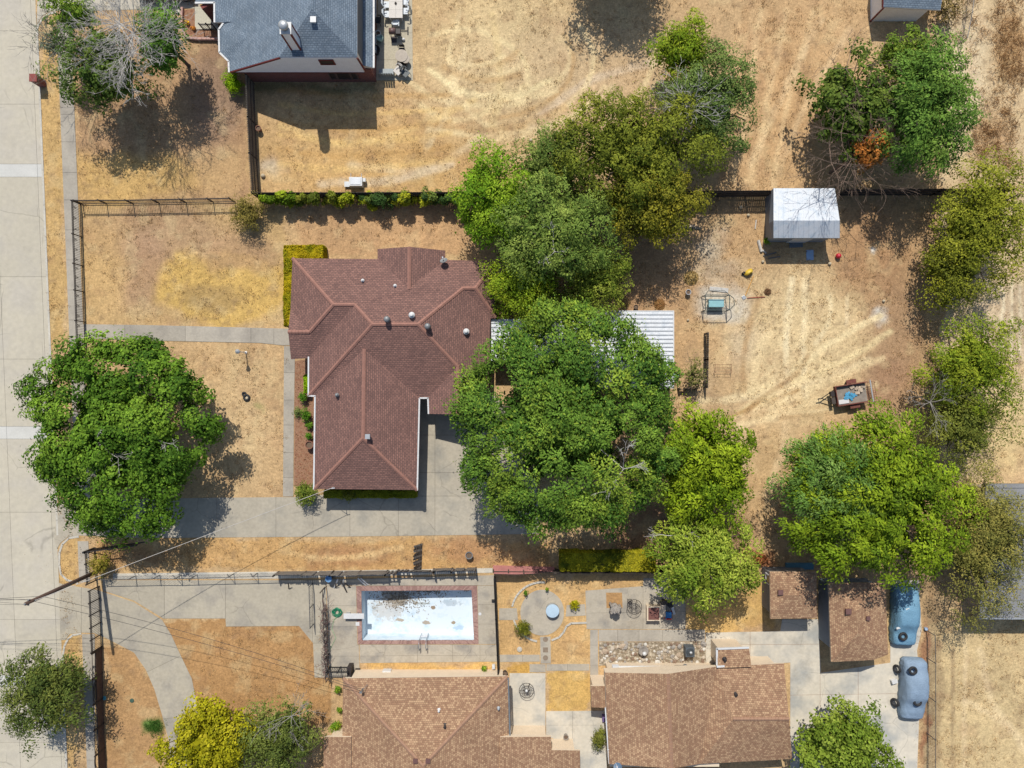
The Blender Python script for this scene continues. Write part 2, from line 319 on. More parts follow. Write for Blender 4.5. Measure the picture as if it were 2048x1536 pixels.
# pale wheel marks and mowing lines worn into the turf: points, width, colour, strength
MARK = [
 ([(860, 140), (930, 185), (1020, 195), (1100, 160)], 7, (236, 212, 160), .6), ([(860, 70), (950, 60), (1040, 110), (1060, 190)], 6, (234, 208, 156), .5), ([(840, 210), (900, 240), (960, 230), (1050, 170)], 6, (234, 206, 152), .5),
 ([(850, 300), (880, 250), (900, 200), (930, 100)], 6, (228, 202, 156), .45), ([(700, 330), (830, 340), (930, 300), (990, 250)], 7, (220, 190, 146), .5), ([(640, 365), (780, 360), (900, 330)], 9, (214, 190, 156), .5), ([(560, 250), (700, 290), (860, 240), (950, 200)], 8, (224, 188, 124), .4),
 ([(920, 20), (900, 120), (935, 220), (1000, 260)], 5, (230, 204, 154), .45), ([(985, 30), (1000, 150), (985, 250)], 8, (226, 196, 140), .4), ([(1060, 250), (1180, 160), (1330, 120)], 8, (214, 190, 160), .4),
 ([(1575, 800), (1572, 700), (1585, 560)], 7, (238, 216, 172), .6), ([(1612, 790), (1608, 690), (1612, 560)], 7, (238, 214, 168), .55), ([(1635, 690), (1660, 640), (1658, 590)], 5, (236, 212, 166), .6), ([(1695, 650), (1696, 590)], 4, (230, 204, 160), .5),
 ([(1450, 800), (1560, 760), (1660, 690), (1760, 630)], 7, (236, 210, 160), .6), ([(1470, 830), (1600, 760), (1700, 715), (1780, 665)], 7, (234, 208, 156), .55), ([(1400, 800), (1520, 790), (1650, 755), (1740, 720)], 7, (230, 204, 158), .5), ([(1480, 850), (1600, 830), (1665, 820)], 7, (226, 198, 150), .55),
 ([(1440, 840), (1530, 805), (1600, 780)], 5, (176, 136, 84), .5), ([(1540, 720), (1570, 860), (1530, 1000)], 9, (220, 188, 142), .5), ([(1640, 40), (1560, 200), (1500, 330)], 8, (224, 192, 146), .45), ([(1700, 60), (1600, 230), (1545, 370)], 8, (222, 188, 142), .45),
 ([(2005, 560), (2002, 720)], 3, (232, 212, 176), .7), ([(2024, 560), (2022, 720)], 3, (232, 212, 176), .7), ([(2042, 560), (2041, 720)], 3, (232, 212, 176), .7), ([(1930, 1280), (1928, 1540)], 5, (222, 194, 148), .5), ([(1960, 1300), (1985, 1400), (2040, 1480)], 8, (226, 198, 152), .5), ([(1930, 1400), (2000, 1440), (2048, 1500)], 7, (226, 198, 152), .5), ([(1905, 1290), (1904, 1540)], 4, (150, 124, 92), .4),
 ([(1335, 455), (1400, 455)], 3, (210, 196, 176), .8), ([(560, 1100), (660, 1120), (800, 1095)], 6, (224, 186, 130), .5),
]
mrng = random.Random(17)
for i in range(15):      # mowing sweeps in the top field
    rr_ = 50 + i * 19; a0 = mrng.uniform(-.6, 1.2); da = mrng.uniform(.9, 1.9); cx_, cy_ = 960 + mrng.uniform(-20, 20), 100 + mrng.uniform(-20, 20)
    MARK.append(([(cx_ + rr_ * 1.15 * math.cos(a0 + da * t / 4), cy_ + rr_ * .72 * math.sin(a0 + da * t / 4)) for t in range(5)], mrng.uniform(4, 8), (238, 212, 160) if i % 3 else (188, 148, 98), .38))
for i in range(9):       # wheel tracks fanning out over the back yard
    a = -.15 - i * .16; L0, L1 = mrng.uniform(30, 90), mrng.uniform(200, 330)
    MARK.append(([(1470 + (L0 + (L1 - L0) * t / 3) * math.cos(a) + 8 * math.sin(t * 2 + i), 850 + (L0 + (L1 - L0) * t / 3) * math.sin(a) * .9) for t in range(4)], mrng.uniform(5, 9), (236, 208, 158) if i % 4 else (176, 138, 94), .42))
for i in range(7): MARK.append(([(1500 + i * 24 + mrng.uniform(-8, 8), 20), (1480 + i * 20, 180), (1450 + i * 18 + mrng.uniform(-8, 8), 360)], mrng.uniform(5, 9), (228, 194, 144) if i % 2 else (186, 146, 102), .35))
for i in range(6): MARK.append(([(560, 180 + i * 30), (700, 200 + i * 28 + mrng.uniform(-8, 8)), (900, 190 + i * 26)], mrng.uniform(4, 7), (226, 186, 118) if i % 2 else (190, 146, 88), .35))
xs = np.concatenate([[-7000, -3000, -1200, -500, -200], np.arange(-60, 2110, 4.0), [2250, 2600, 3500, 5500, 9000]])
ys = np.concatenate([[-7000, -3000, -1200, -500, -200], np.arange(-60, 1600, 4.0), [1750, 2100, 3000, 5000, 8500]])
GX, GY = np.meshgrid(xs, ys); JX = GX + 46 * (fbm(GX / 70, GY / 70, 3) - .5) + 16 * (fbm(GX / 17, GY / 17, 5) - .5); JY = GY + 46 * (fbm(GX / 70, GY / 70, 9) - .5) + 16 * (fbm(GX / 17, GY / 17, 12) - .5)
def L3(c): return np.array([lin(v * g) / KEXP for v, g in zip(c, (1.045, 1.062, 1.075))])
gc = np.ones(GX.shape + (3,)) * L3(TAN)
def mixin(m, c):
    global gc
    gc = gc * (1 - m[..., None]) + L3(c) * m[..., None]
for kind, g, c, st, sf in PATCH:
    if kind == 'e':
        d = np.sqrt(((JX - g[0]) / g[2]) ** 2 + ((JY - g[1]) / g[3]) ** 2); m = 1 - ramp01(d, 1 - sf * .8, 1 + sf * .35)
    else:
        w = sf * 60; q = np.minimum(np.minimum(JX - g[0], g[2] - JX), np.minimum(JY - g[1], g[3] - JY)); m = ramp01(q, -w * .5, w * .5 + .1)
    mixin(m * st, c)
WX = GX + 10 * (fbm(GX / 40, GY / 40, 21) - .5); WY = GY + 10 * (fbm(GX / 40, GY / 40, 27) - .5); WN = np.clip(.35 + 1.1 * fbm(GX / 14, GY / 14, 33), 0, 1)
for pts, w, c, st in MARK:
    mx_ = max(p[0] for p in pts) + w * 2 + 30; mn_ = min(p[0] for p in pts) - w * 2 - 30; my_ = max(p[1] for p in pts) + w * 2 + 30; ny_ = min(p[1] for p in pts) - w * 2 - 30
    sl_ = (slice(np.searchsorted(ys, ny_), np.searchsorted(ys, my_)), slice(np.searchsorted(xs, mn_), np.searchsorted(xs, mx_)))
    X2, Y2 = WX[sl_], WY[sl_]; d = np.full(X2.shape, 1e9)
    pp = [np.array(p, float) for p in pts]; cr = []
    for i in range(len(pp) - 1):
        p0, p1, p2, p3 = pp[max(i - 1, 0)], pp[i], pp[i + 1], pp[min(i + 2, len(pp) - 1)]
        for t in np.linspace(0, 1, 6)[:-1]: cr.append(.5 * (2 * p1 + (p2 - p0) * t + (2 * p0 - 5 * p1 + 4 * p2 - p3) * t * t + (3 * p1 - p0 - 3 * p2 + p3) * t ** 3))
    cr.append(pp[-1])
    for a, b in zip(cr[:-1], cr[1:]):
        v = b - a; t = np.clip(((X2 - a[0]) * v[0] + (Y2 - a[1]) * v[1]) / (v @ v + 1e-9), 0, 1)
        d = np.minimum(d, np.hypot(X2 - a[0] - t * v[0], Y2 - a[1] - t * v[1]))
    m = ((1 - ramp01(d, w * .3, w * 1.5)) * min(1, st * 1.6) * WN[sl_])[..., None]; gc[sl_] = gc[sl_] * (1 - m) + L3(tuple(min(246, v + 6) for v in c)) * m
f1 = fbm(GX / 60, GY / 60, 41, 5); f2 = fbm(GX / 11, GY / 11, 47, 3)
gc *= (1 + .30 * (f1 - .5) + .26 * (f2 - .5))[..., None]
mixin(ramp01(fbm(GX / 34, GY / 34, 55, 4), .56, .74) * .26, BROWN); mixin(ramp01(fbm(GX / 26, GY / 26, 61, 4), .56, .74) * .26, STRAW); mixin(ramp01(fbm(GX / 12, GY / 12, 71, 4), .63, .76) * .38, (140, 112, 86))
def kerb_x(y): return 72 + .0405 * y
gz = .035 * (fbm(GX / 40, GY / 40, 81) - .5) * 0
gz = np.where(GX < kerb_x(GY) - 1.0, -.17, gz)
VX, VY = (GX - 1024) * S, (768 - GY) * S
ny, nx = GX.shape; idx = np.arange(nx * ny).reshape(ny, nx)
qx, qy = (GX[:-1, :-1] + GX[1:, 1:]) / 2, (GY[:-1, :-1] + GY[1:, 1:]) / 2
keep = ~((qx > 718) & (qx < 952) & (qy > 1177) & (qy < 1283))
q = np.stack([idx[1:, :-1], idx[1:, 1:], idx[:-1, 1:], idx[:-1, :-1]], -1)[keep]
def fastmesh(name, V, Q, col=None, m=None):
    me = bpy.data.meshes.new(name); me.vertices.add(len(V)); me.vertices.foreach_set('co', np.ascontiguousarray(V, dtype=np.float32).ravel())
    k = Q.shape[1]; me.loops.add(Q.size); me.loops.foreach_set('vertex_index', Q.astype(np.int32).ravel())
    me.polygons.add(len(Q)); me.polygons.foreach_set('loop_start', np.arange(0, Q.size, k, dtype=np.int32)); me.polygons.foreach_set('loop_total', np.full(len(Q), k, dtype=np.int32))
    if col is not None:
        a = me.color_attributes.new('Col', 'FLOAT_COLOR', 'POINT'); cc = np.ones((len(V), 4), np.float32); cc[:, :3] = col; a.data.foreach_set('color', cc.ravel())
    me.update(calc_edges=True)
    if m: me.materials.append(m)
    return me
def turf_mat():
    m, nt, bs = newmat('dry_turf'); L = nt.links.new; N = nt.nodes.new; at = N('ShaderNodeAttribute'); at.attribute_name = 'Col'; cur = at.outputs['Color']; geo = N('ShaderNodeNewGeometry')
    wp = N('ShaderNodeTexNoise'); wp.inputs['Scale'].default_value = 1.5; L(geo.outputs['Position'], wp.inputs['Vector'])
    va = N('ShaderNodeVectorMath'); va.operation = 'MULTIPLY_ADD'; L(wp.outputs['Color'], va.inputs[0]); va.inputs[1].default_value = (.5, .5, .5); L(geo.outputs['Position'], va.inputs[2])
    for sc, a, det, ro, st in ((4.2, .20, 8, .85, (1, 1, 1)), (9.0, .19, 6, .8, (1, .4, 1)), (9.0, .19, 6, .8, (.4, 1, 1))):
        mp = N('ShaderNodeMapping'); mp.inputs['Scale'].default_value = st; L(va.outputs[0], mp.inputs[0])
        n = N('ShaderNodeTexNoise'); n.inputs['Scale'].default_value = sc; n.inputs['Detail'].default_value = det; n.inputs['Roughness'].default_value = ro; L(mp.outputs[0], n.inputs['Vector'])
        mr = N('ShaderNodeMapRange'); mr.inputs[1].default_value = .36; mr.inputs[2].default_value = .64; mr.inputs[3].default_value = 1 - a; mr.inputs[4].default_value = 1 + a * .85; L(n.outputs[0], mr.inputs[0])
        mu = N('ShaderNodeMix'); mu.data_type = 'RGBA'; mu.blend_type = 'MULTIPLY'; mu.inputs[0].default_value = 1; L(cur, mu.inputs[6]); L(mr.outputs[0], mu.inputs[7]); cur = mu.outputs[2]
    # sparse dark thatch specks
    v = N('ShaderNodeTexNoise'); v.inputs['Scale'].default_value = 2.6; v.inputs['Detail'].default_value = 9; v.inputs['Roughness'].default_value = .9; L(va.outputs[0], v.inputs['Vector'])
    mr = N('ShaderNodeMapRange'); mr.inputs[1].default_value = .62; mr.inputs[2].default_value = .76; mr.inputs[4].default_value = .42; L(v.outputs[0], mr.inputs[0])
    mx = N('ShaderNodeMix'); mx.data_type = 'RGBA'; L(mr.outputs[0], mx.inputs[0]); L(cur, mx.inputs[6]); mx.inputs[7].default_value = (*C(128, 104, 78), 1); cur = mx.outputs[2]
    L(cur, bs.inputs['Base Color']); bs.inputs['Roughness'].default_value = .95; bs.inputs['Specular IOR Level'].default_value = .15
    b = N('ShaderNodeBump'); b.inputs['Strength'].default_value = .6; b.inputs['Distance'].default_value = .06; L(n.outputs[0], b.inputs['Height']); L(b.outputs[0], bs.inputs['Normal']); return m
turf = turf_mat()
ground = link('ground', fastmesh('ground', np.stack([VX.ravel(), VY.ravel(), gz.ravel()], 1), q, gc.reshape(-1, 3), turf), None)
tag(ground, 'dry straw-coloured turf and bare earth across all the lots', None, None, 'structure')

# ---------------------------------------------------------------- street, kerbs, pavements
ke = [(kerb_x(y), y) for y in (-500, 2000)]
V = lambda x: ((x, -900), (x, 2400)); HZ = lambda y: ((-900, y), (2600, y))
st = paving('street', [(-420, -500), (kerb_x(-500) - 3, -500), (kerb_x(2000) - 3, 2000), (-420, 2000)],
            [HZ(y) for y in (-200, 60, 207, 327, 353, 553, 718, 853, 878, 1025, 1240, 1352, 1374, 1487, 1700)] + [((-25, 0), (39, 1536)), ((-300, 0), (-240, 1536)), ((kerb_x(0) - 13, 0), (kerb_x(1536) - 13, 1536))],
            street_c, z=-.12, gap=.22, z0=-.3, label='pale concrete street running along the left side')
for o in st.children:
    c = sum((Vector(v.co) for v in o.data.vertices), Vector()) / len(o.data.vertices); py = 768 - c.y / S
    if 327 < py < 353 or 853 < py < 878 or 1352 < py < 1374: o.data.materials[0] = patch_c
# kerb: straight runs and the rounded returns at the drive mouths
def kerb(pts, label):
    mb = MB(); pts = [Vector((*W(*p)[:2], -.07)) for p in pts]
    for a, b in zip(pts[:-1], pts[1:]): mb.bar(a, b + (b - a).normalized() * .02, .16, .20)
    return tag(mb.build('kerb', kerb_c), label, None, None, 'structure')
arc = lambda cx, cy, r, a0, a1, n=9, ry=None: [(cx + r * math.cos(math.radians(a0 + (a1 - a0) * i / (n - 1))), cy + (ry or r) * math.sin(math.radians(a0 + (a1 - a0) * i / (n - 1)))) for i in range(n)]
kerb([(112, 25), (100, 27), (86, 36), (77, 50)] + [(kerb_x(y), y) for y in range(60, 1041, 70)] + [(kerb_x(1070), 1070)], 'concrete kerb along the dry verge above the driveway mouth')
kerb([(158, 1073), (138, 1076), (125, 1088), (119, 1105), (119, 1130), (122, 1148), (134, 1160), (156, 1166)], 'rounded kerb around the small verge by the utility pole')
kerb([(163, 1267), (146, 1270), (136, 1278), (129, 1292), (126, 1310)] + [(kerb_x(y) - 1, y) for y in range(1340, 1700, 60)], 'kerb below the lower driveway mouth beside the dark tree')
sx_ = lambda y: 111.5 + .0405 * y
pv = [(sx_(40), 40), (sx_(40) + 29, 40), (sx_(1068) + 29, 1068), (sx_(1068), 1068)]
paving('sidewalk', pv, [HZ(y) for y in (60, 150, 229, 284, 345, 400, 460, 520, 580, 640, 700, 760, 830, 900, 970, 1030)], walk_c, .03, .25, label='concrete sidewalk beside the street')
paving('sidewalk', [(sx_(1082), 1082), (sx_(1082) + 22, 1082), (sx_(1162) + 22, 1164), (sx_(1162), 1164)], [HZ(1110), HZ(1140)], walk_c, .03, .25, label='short stretch of sidewalk beside the small kerbed verge')
paving('sidewalk', [(164, 1268), (190, 1268), (191, 1700), (180, 1700)], [HZ(y) for y in (1310, 1360, 1410, 1460, 1520, 1580)], walk_c, .03, .25, label='sidewalk behind the brown boarded fence')
paving('driveway', [(76, -60), (400, -60), (400, 17), (288, 19), (176, 22), (115, 22), (98, 24), (84, 33), (74, 48)], [V(120), V(205), V(289)], street_c, .022, .25, label='concrete driveway at the top left with a parked car')
paving('driveway', [(108, 1074), (119, 1000), (434, 995), (566, 994), (588, 994), (628, 990), (834, 984), (834, 792), (990, 792), (1070, 880), (1078, 1068), (700, 1073), (300, 1076), (160, 1071), (136, 1074), (121, 1086), (114, 1098)],
       [HZ(992), V(870), V(200), V(300), V(434), V(552), V(700), V(797), HZ(945), HZ(870)], drive_c, .026, .22, label='long grey concrete driveway of the red-brown roofed house')
paving('front_walk', [(152, 648), (300, 650), (575, 657), (600, 657), (600, 690), (568, 691), (519, 686), (287, 681), (152, 676)], [V(250), V(371), V(502), V(548)], walk_c, .034, .22, label='concrete walk from the iron gate to the front porch')
paving('side_walk', [(568, 692), (590, 692), (590, 722), (588, 850), (587, 974), (587, 993), (566, 993), (567, 850)], [HZ(y) for y in (745, 800, 850, 905, 955)], walk_c, .032, .22, label='narrow walk beside the mulched planting bed')
mulch = mat('mulch', C(176, 134, 104), .95, .3, 4, .5, fine=.45, alt=C(140, 96, 72))
struct('planting_bed', MB().prism(pxy([(590, 722), (630, 716), (640, 800), (640, 972), (588, 972)]), -.02, .02), mulch, 'mulched planting bed along the west side of the house')
# lower-left property: curved drive, court
paving('curved_drive', [(118, 1166), (150, 1172), (196, 1180), (268, 1204), (325, 1240), (343, 1270), (362, 1311), (384, 1357), (397, 1422), (400, 1480), (400, 1600), (342, 1600), (338, 1482), (325, 1433), (309, 1379), (292, 1340), (268, 1305), (210, 1275), (188, 1266), (160, 1265), (140, 1268), (131, 1280), (121, 1280)],
       [((292, 1345), (364, 1310)), ((300, 1440), (400, 1430)), V(163), V(197)], court_c, .024, .22, label='curved concrete drive sweeping down from the street')
paving('court', [(206, 1160), (652, 1160), (657, 1355), (629, 1355), (626, 1286), (598, 1252), (452, 1253), (451, 1237), (327, 1237), (268, 1201), (206, 1181)],
       [V(329), V(451), V(625), HZ(1286)], court_c, .03, .28, label='flat grey concrete court left of the pool')
struct('boundary_strip', MB().prism(pxy([(226, 1147), (560, 1143), (985, 1136), (985, 1145), (560, 1157), (226, 1158)]), -.04, .02), pale_c, 'pale concrete strip along the foot of the boundary fence')
paving('pool_deck', [(653, 1159), (990, 1150), (992, 1170.5), (653, 1171.5)], [V(740), V(830), V(910)], deck_c, .03, .2, label='concrete pool deck between fence and coping')
paving('pool_deck', [(653, 1172), (712.5, 1172), (715, 1288), (718, 1290), (720, 1355), (658, 1355)], [HZ(1211), HZ(1253), HZ(1312)], deck_c, .03, .2, label='concrete pool deck around the diving board')
paving('pool_deck', [(954.5, 1171), (992, 1171), (996, 1288), (957, 1288)], [HZ(1209), HZ(1248)], deck_c, .03, .2, label='concrete pool deck at the far right end of the pool')
paving('pool_deck', [(719, 1289), (996, 1289), (997, 1323), (720, 1326)], [V(770), V(835), V(905), V(960), ((700, 1312), (1000, 1310))], deck_c, .03, .2, label='concrete pool deck below the pool ladder')
# garden behind: round pad, paths, courts
cut = lambda pts: pts
pad = [(1084.4 + 44 * math.cos(t * math.pi / 24), 1225 + 46 * math.sin(t * math.pi / 24)) for t in range(48)]
paving('round_pad', pad, [], deck_c, .036, .2, label='round concrete pad with a raised tub on it')
paving('garden_path', [(998, 1216), (1034, 1216), (1036, 1240), (998, 1240)], [], deck_c, .03, .2, label='short garden path from pool fence to round pad')
paving('garden_path', [(1133, 1210), (1170, 1208), (1172, 1231), (1131, 1233)], [V(1150)], deck_c, .03, .2, label='short garden path from round pad to patio')
sp = paving('garden_path', [(1080, 1273), (1101, 1273), (1102, 1327), (1081, 1327)], [], deck_c, .03, .2, label='garden path with round stepping stones inlaid')
stepm = mat('step_stone', C(150, 132, 112), .9, .15, 4)
for i, (sx, sy) in enumerate(((1091, 1278.5), (1091, 1315.5))): MB().lathe((*W(sx, sy)[:2], 0), [(.21, 0), (.21, .034)], 16).build('stepping_stone', stepm, sp)
MB().box((*W(1091, 1299.5)[:2], .017), (.4, .4, .034)).build('stepping_stone', stepm, sp)
paving('garden_path', [(999, 1309), (1079.5, 1309), (1080, 1323), (1000, 1324)], [V(1045)], deck_c, .03, .2, label='garden path along the pool fence above the tan roof')
paving('garden_path', [(1059, 1328), (1091.5, 1328), (1091.5, 1344.5), (1059, 1344.5)], [], deck_c, .03, .2, label='small slab joining path and courtyard')
paving('garden_path', [(1092.5, 1328), (1179, 1327.5), (1179, 1341), (1092.5, 1341.5)], [V(1135)], deck_c, .03, .2, label='garden path above the square lawn')
paving('courtyard', [(1019, 1346), (1091, 1346), (1091, 1475), (1019, 1475)], [], pale_c, .03, .2, label='pale courtyard slab under the round mesh table')
paving('courtyard', [(1092, 1422), (1210, 1421), (1216, 1600), (1106, 1600), (1106, 1476), (1092, 1476)], [V(1145), HZ(1450)], pale_c, .03, .2, label='pale concrete courtyard between the two tan roofs')
paving('garden_path', [(1180, 1259), (1196, 1259), (1197, 1372), (1180, 1372)], [HZ(1330), HZ(1290)], walk_c, .03, .2, label='long narrow path beside the rock bed')
paving('patio', [(1170.5, 1181), (1286, 1172), (1287, 1156), (1371, 1156), (1371, 1258), (1173, 1258)], [V(1286), ((1170, 1226), (1300, 1224))], deck_c, .03, .2, label='concrete patio with fountain and round mesh table')
paving('garden_path', [(1197, 1259), (1410, 1259), (1410, 1283), (1197, 1283)], [V(1235), V(1278), V(1325)], walk_c, .03, .2, label='wide path between patio and rock bed')
struct('bare_bed', MB().prism(pxy([(1212, 1185), (1244, 1185), (1245, 1216), (1213, 1216)]), 0, .036), mat('bare_soil', C(190, 148, 98), .95, .25, 6, .3), 'square bare bed cut into the patio')
# curved edging kerbs of the garden
def edging(pts, label, w=.14):
    mb = MB(); pp = [Vector((*W(*p)[:2], .03)) for p in pts]
    for a, b in zip(pp[:-1], pp[1:]): mb.bar(a, b + (b - a).normalized() * .02, w, .12)
    return tag(mb.build('garden_edging', kerb_c), label, None, None, 'structure')
edging(arc(1084, 1225, 61, 192, 275, 12), 'curved concrete edging above the round pad')
edging([(1103, 1280), (1118, 1274), (1127, 1264), (1133, 1252), (1142, 1246), (1173, 1245)], 'curved concrete edging right of the round pad')
edging(arc(1084, 1225, 58, 100, 165, 9), 'curved concrete edging below the round pad')
paving('yard_drive', [(1411, 1265), (1560, 1262), (1564, 1238), (1636, 1238), (1642, 1345), (1780, 1325), (1780, 1160), (1838, 1160), (1843, 1262), (1834, 1300), (1840, 1380), (1838, 1440), (1832, 1600), (1580, 1600), (1580, 1325), (1500, 1330), (1411, 1330)],
       [((1580, 1390), (1860, 1386)), V(1500), V(1640), V(1716), ((1400, 1290), (1640, 1288))], pale_c, .03, .3, base=mat('crack_dirt', C(156, 108, 76), .95, .2, 4), label='stained pale concrete yard beside the covered cars')
gravel = mat('rock_bed_soil', C(162, 146, 122), .95, .4, 5, .5, fine=.5, alt=C(196, 184, 162))
rock_bed = struct('rock_bed', MB().prism(pxy([(1198, 1284), (1410, 1284), (1412, 1325), (1198, 1331)]), -.02, .03), gravel, 'rock garden bed in front of the beige wall')
paving('patio', [(757, -60), (824, -60), (826, 161), (752, 161)], [HZ(30), HZ(66), HZ(120)], mat('patio_c', C(200, 190, 166), .9, .1, .8, .1), .03, .2, label='concrete patio beside the grey-blue roof, full of garden furniture')
fb = struct('flower_bed', MB().prism(pxy([(368, 20), (391, 18), (391, 60), (440, 62), (440, 78), (380, 78), (371, 66)]), -.02, .04), mulch, 'mulched flower bed by the porch')
paving('porch_slab', [(391, 15), (428, 15), (440, 60), (391, 60)], [HZ(18)], mat('porch_c', C(206, 200, 180), .9, .05, 1), .12, .1, label='pale porch slab by the flower bed')
paving('stepping_slabs', [(334, 18), (366, 18), (366, 29), (334, 28)], [V(350)], pale_c, .03, .3, label='two pale slabs beside the parked car')
# pool: coping, shell
def rect(x0, y0, x1, y1): return [(x0, y0), (x1, y0), (x1, y1), (x0, y1)]
pin, pout = [(723, 1181.5), (943, 1180), (948, 1280), (724.5, 1280.5)], [(713, 1172), (954, 1171), (957, 1287.5), (716, 1288)]
PI_, PO_ = [Vector((*W(*p)[:2], 0)) for p in pin], [Vector((*W(*p)[:2], 0)) for p in pout]
poolm = mat('pool_paint', C(206, 226, 238, 1.25), .7, .05, 1.5, fine=.04, alt=C(176, 204, 224, 1.25), altpos=(.55, .8))
def pool_mat():
    m, nt, bs = newmat('pool_shell'); L = nt.links.new; N = nt.nodes.new; geo = N('ShaderNodeNewGeometry')
    cur = N('ShaderNodeRGB'); cur.outputs[0].default_value = (*C(226, 237, 243, 1.25), 1); cur = cur.outputs[0]
    n0 = N('ShaderNodeTexNoise'); n0.inputs['Scale'].default_value = 1.1; n0.inputs['Detail'].default_value = 7; n0.inputs['Roughness'].default_value = .65
    L(geo.outputs['Position'], n0.inputs['Vector'])
    r = ramp(nt, [(.5, (0, 0, 0)), (.66, (1, 1, 1))]); L(n0.outputs[0], r.inputs[0])
    mx = N('ShaderNodeMix'); mx.data_type = 'RGBA'; L(r.outputs[0], mx.inputs[0]); L(cur, mx.inputs[6]); mx.inputs[7].default_value = (*C(200, 221, 234, 1.25), 1); cur = mx.outputs[2]
    # stains with a place of their own: (px, py, rx, ry, colour, noise cut)
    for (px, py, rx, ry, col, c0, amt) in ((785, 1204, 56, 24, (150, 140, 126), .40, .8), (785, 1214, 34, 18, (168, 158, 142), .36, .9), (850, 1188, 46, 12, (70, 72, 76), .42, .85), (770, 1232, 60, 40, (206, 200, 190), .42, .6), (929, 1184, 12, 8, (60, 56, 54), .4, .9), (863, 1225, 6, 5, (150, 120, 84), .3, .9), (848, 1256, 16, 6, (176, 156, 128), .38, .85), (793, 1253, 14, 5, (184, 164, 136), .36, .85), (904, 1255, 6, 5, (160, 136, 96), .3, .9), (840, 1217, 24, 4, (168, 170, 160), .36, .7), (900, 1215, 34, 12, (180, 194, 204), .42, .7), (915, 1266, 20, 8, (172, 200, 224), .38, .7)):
        x, y, _ = W(px, py); mp = N('ShaderNodeMapping'); mp.vector_type = 'POINT'
        mp.inputs['Location'].default_value = (-x / (rx * S), -y / (ry * S), 0); mp.inputs['Scale'].default_value = (1 / (rx * S), 1 / (ry * S), 0); L(geo.outputs['Position'], mp.inputs[0])
        ln = N('ShaderNodeVectorMath'); ln.operation = 'LENGTH'; L(mp.outputs[0], ln.inputs[0])
        nz = N('ShaderNodeTexNoise'); nz.inputs['Scale'].default_value = 3.2; nz.inputs['Detail'].default_value = 6; nz.inputs['Roughness'].default_value = .7; L(geo.outputs['Position'], nz.inputs['Vector'])
        fo = N('ShaderNodeMapRange'); fo.inputs[1].default_value = .2; fo.inputs[2].default_value = 1.15; fo.inputs[3].default_value = .26; fo.inputs[4].default_value = -.3; L(ln.outputs['Value'], fo.inputs[0])
        ad = N('ShaderNodeMath'); L(nz.outputs[0], ad.inputs[0]); L(fo.outputs[0], ad.inputs[1])
        mr = N('ShaderNodeMapRange'); mr.inputs[1].default_value = c0 + .1; mr.inputs[2].default_value = c0 + .2; mr.inputs[4].default_value = amt; L(ad.outputs[0], mr.inputs[0])
        mx = N('ShaderNodeMix'); mx.data_type = 'RGBA'; L(mr.outputs[0], mx.inputs[0]); L(cur, mx.inputs[6]); mx.inputs[7].default_value = (*C(*col), 1); cur = mx.outputs[2]
    L(cur, bs.inputs['Base Color']); bs.inputs['Roughness'].default_value = .65
    return m
pool = tag(thing('swimming_pool', 'drained pale blue rectangular swimming pool with a brick edge', 'pool', (*W(835, 1230)[:2], 0)), None)
sh = MB(); nu, nv = 24, 10; P = []
def depth(u): return -(1.28 + .35 * math.exp(-((u - .22) / .22) ** 2) - .12 * u)
def quadpt(c, u, v): return (c[0] * (1 - u) + c[1] * u) * (1 - v) + (c[3] * (1 - u) + c[2] * u) * v
for j in range(nv + 1):
    for i in range(nu + 1):
        p = quadpt(PI_, i / nu, j / nv); P.append((p.x, p.y, depth(i / nu)))
k = nu + 1; F = [(j * k + i, (j + 1) * k + i, (j + 1) * k + i + 1, j * k + i + 1) for j in range(nv) for i in range(nu)]
rim = [(0 * k + i) for i in range(k)] + [j * k + nu for j in range(1, nv + 1)] + [nv * k + i for i in range(nu - 1, -1, -1)] + [j * k for j in range(nv - 1, 0, -1)]
b0 = len(P); P += [(P[i][0], P[i][1], .0) for i in rim]; nr = len(rim)
F += [(rim[i], rim[(i + 1) % nr], b0 + (i + 1) % nr, b0 + i) for i in range(nr)]
sh.add(P, F); sh.build('shell', pool_mat(), pool)
cop = MB(); cbr = MB(); rngc = random.Random(5)
for a in range(4):
    i0, i1, o0, o1 = PI_[a], PI_[(a + 1) % 4], PO_[a], PO_[(a + 1) % 4]; n = int((o1 - o0).length / .115)
    for t in range(n):
        u0, u1 = (t + .06) / n, (t + .94) / n; z = .05 + rngc.uniform(-.004, .006)
        poly = [o0.lerp(o1, u0), o0.lerp(o1, u1), i0.lerp(i1, u1), i0.lerp(i1, u0)]
        (cop if rngc.random() < .62 else cbr).prism([(p.x, p.y) for p in poly], -.03, z)
cb = cop.build('coping', mat('coping_brick', C(184, 148, 136), .9, .25, 6, fine=.3), pool); cb['kind'] = 'stuff'
cbr.cur = 0; cb2 = cbr.build('coping', mat('coping_brick_dark', C(166, 128, 118), .9, .25, 6, fine=.3), pool); cb2['kind'] = 'stuff'
mm = MB()
for a in range(4):
    poly = [PO_[a], PO_[(a + 1) % 4], PI_[(a + 1) % 4], PI_[a]]; mm.prism([(p.x, p.y) for p in poly], -.05, .034)
mm.build('coping_bed', mat('mortar', C(150, 138, 126), .95, .2, 5), pool)

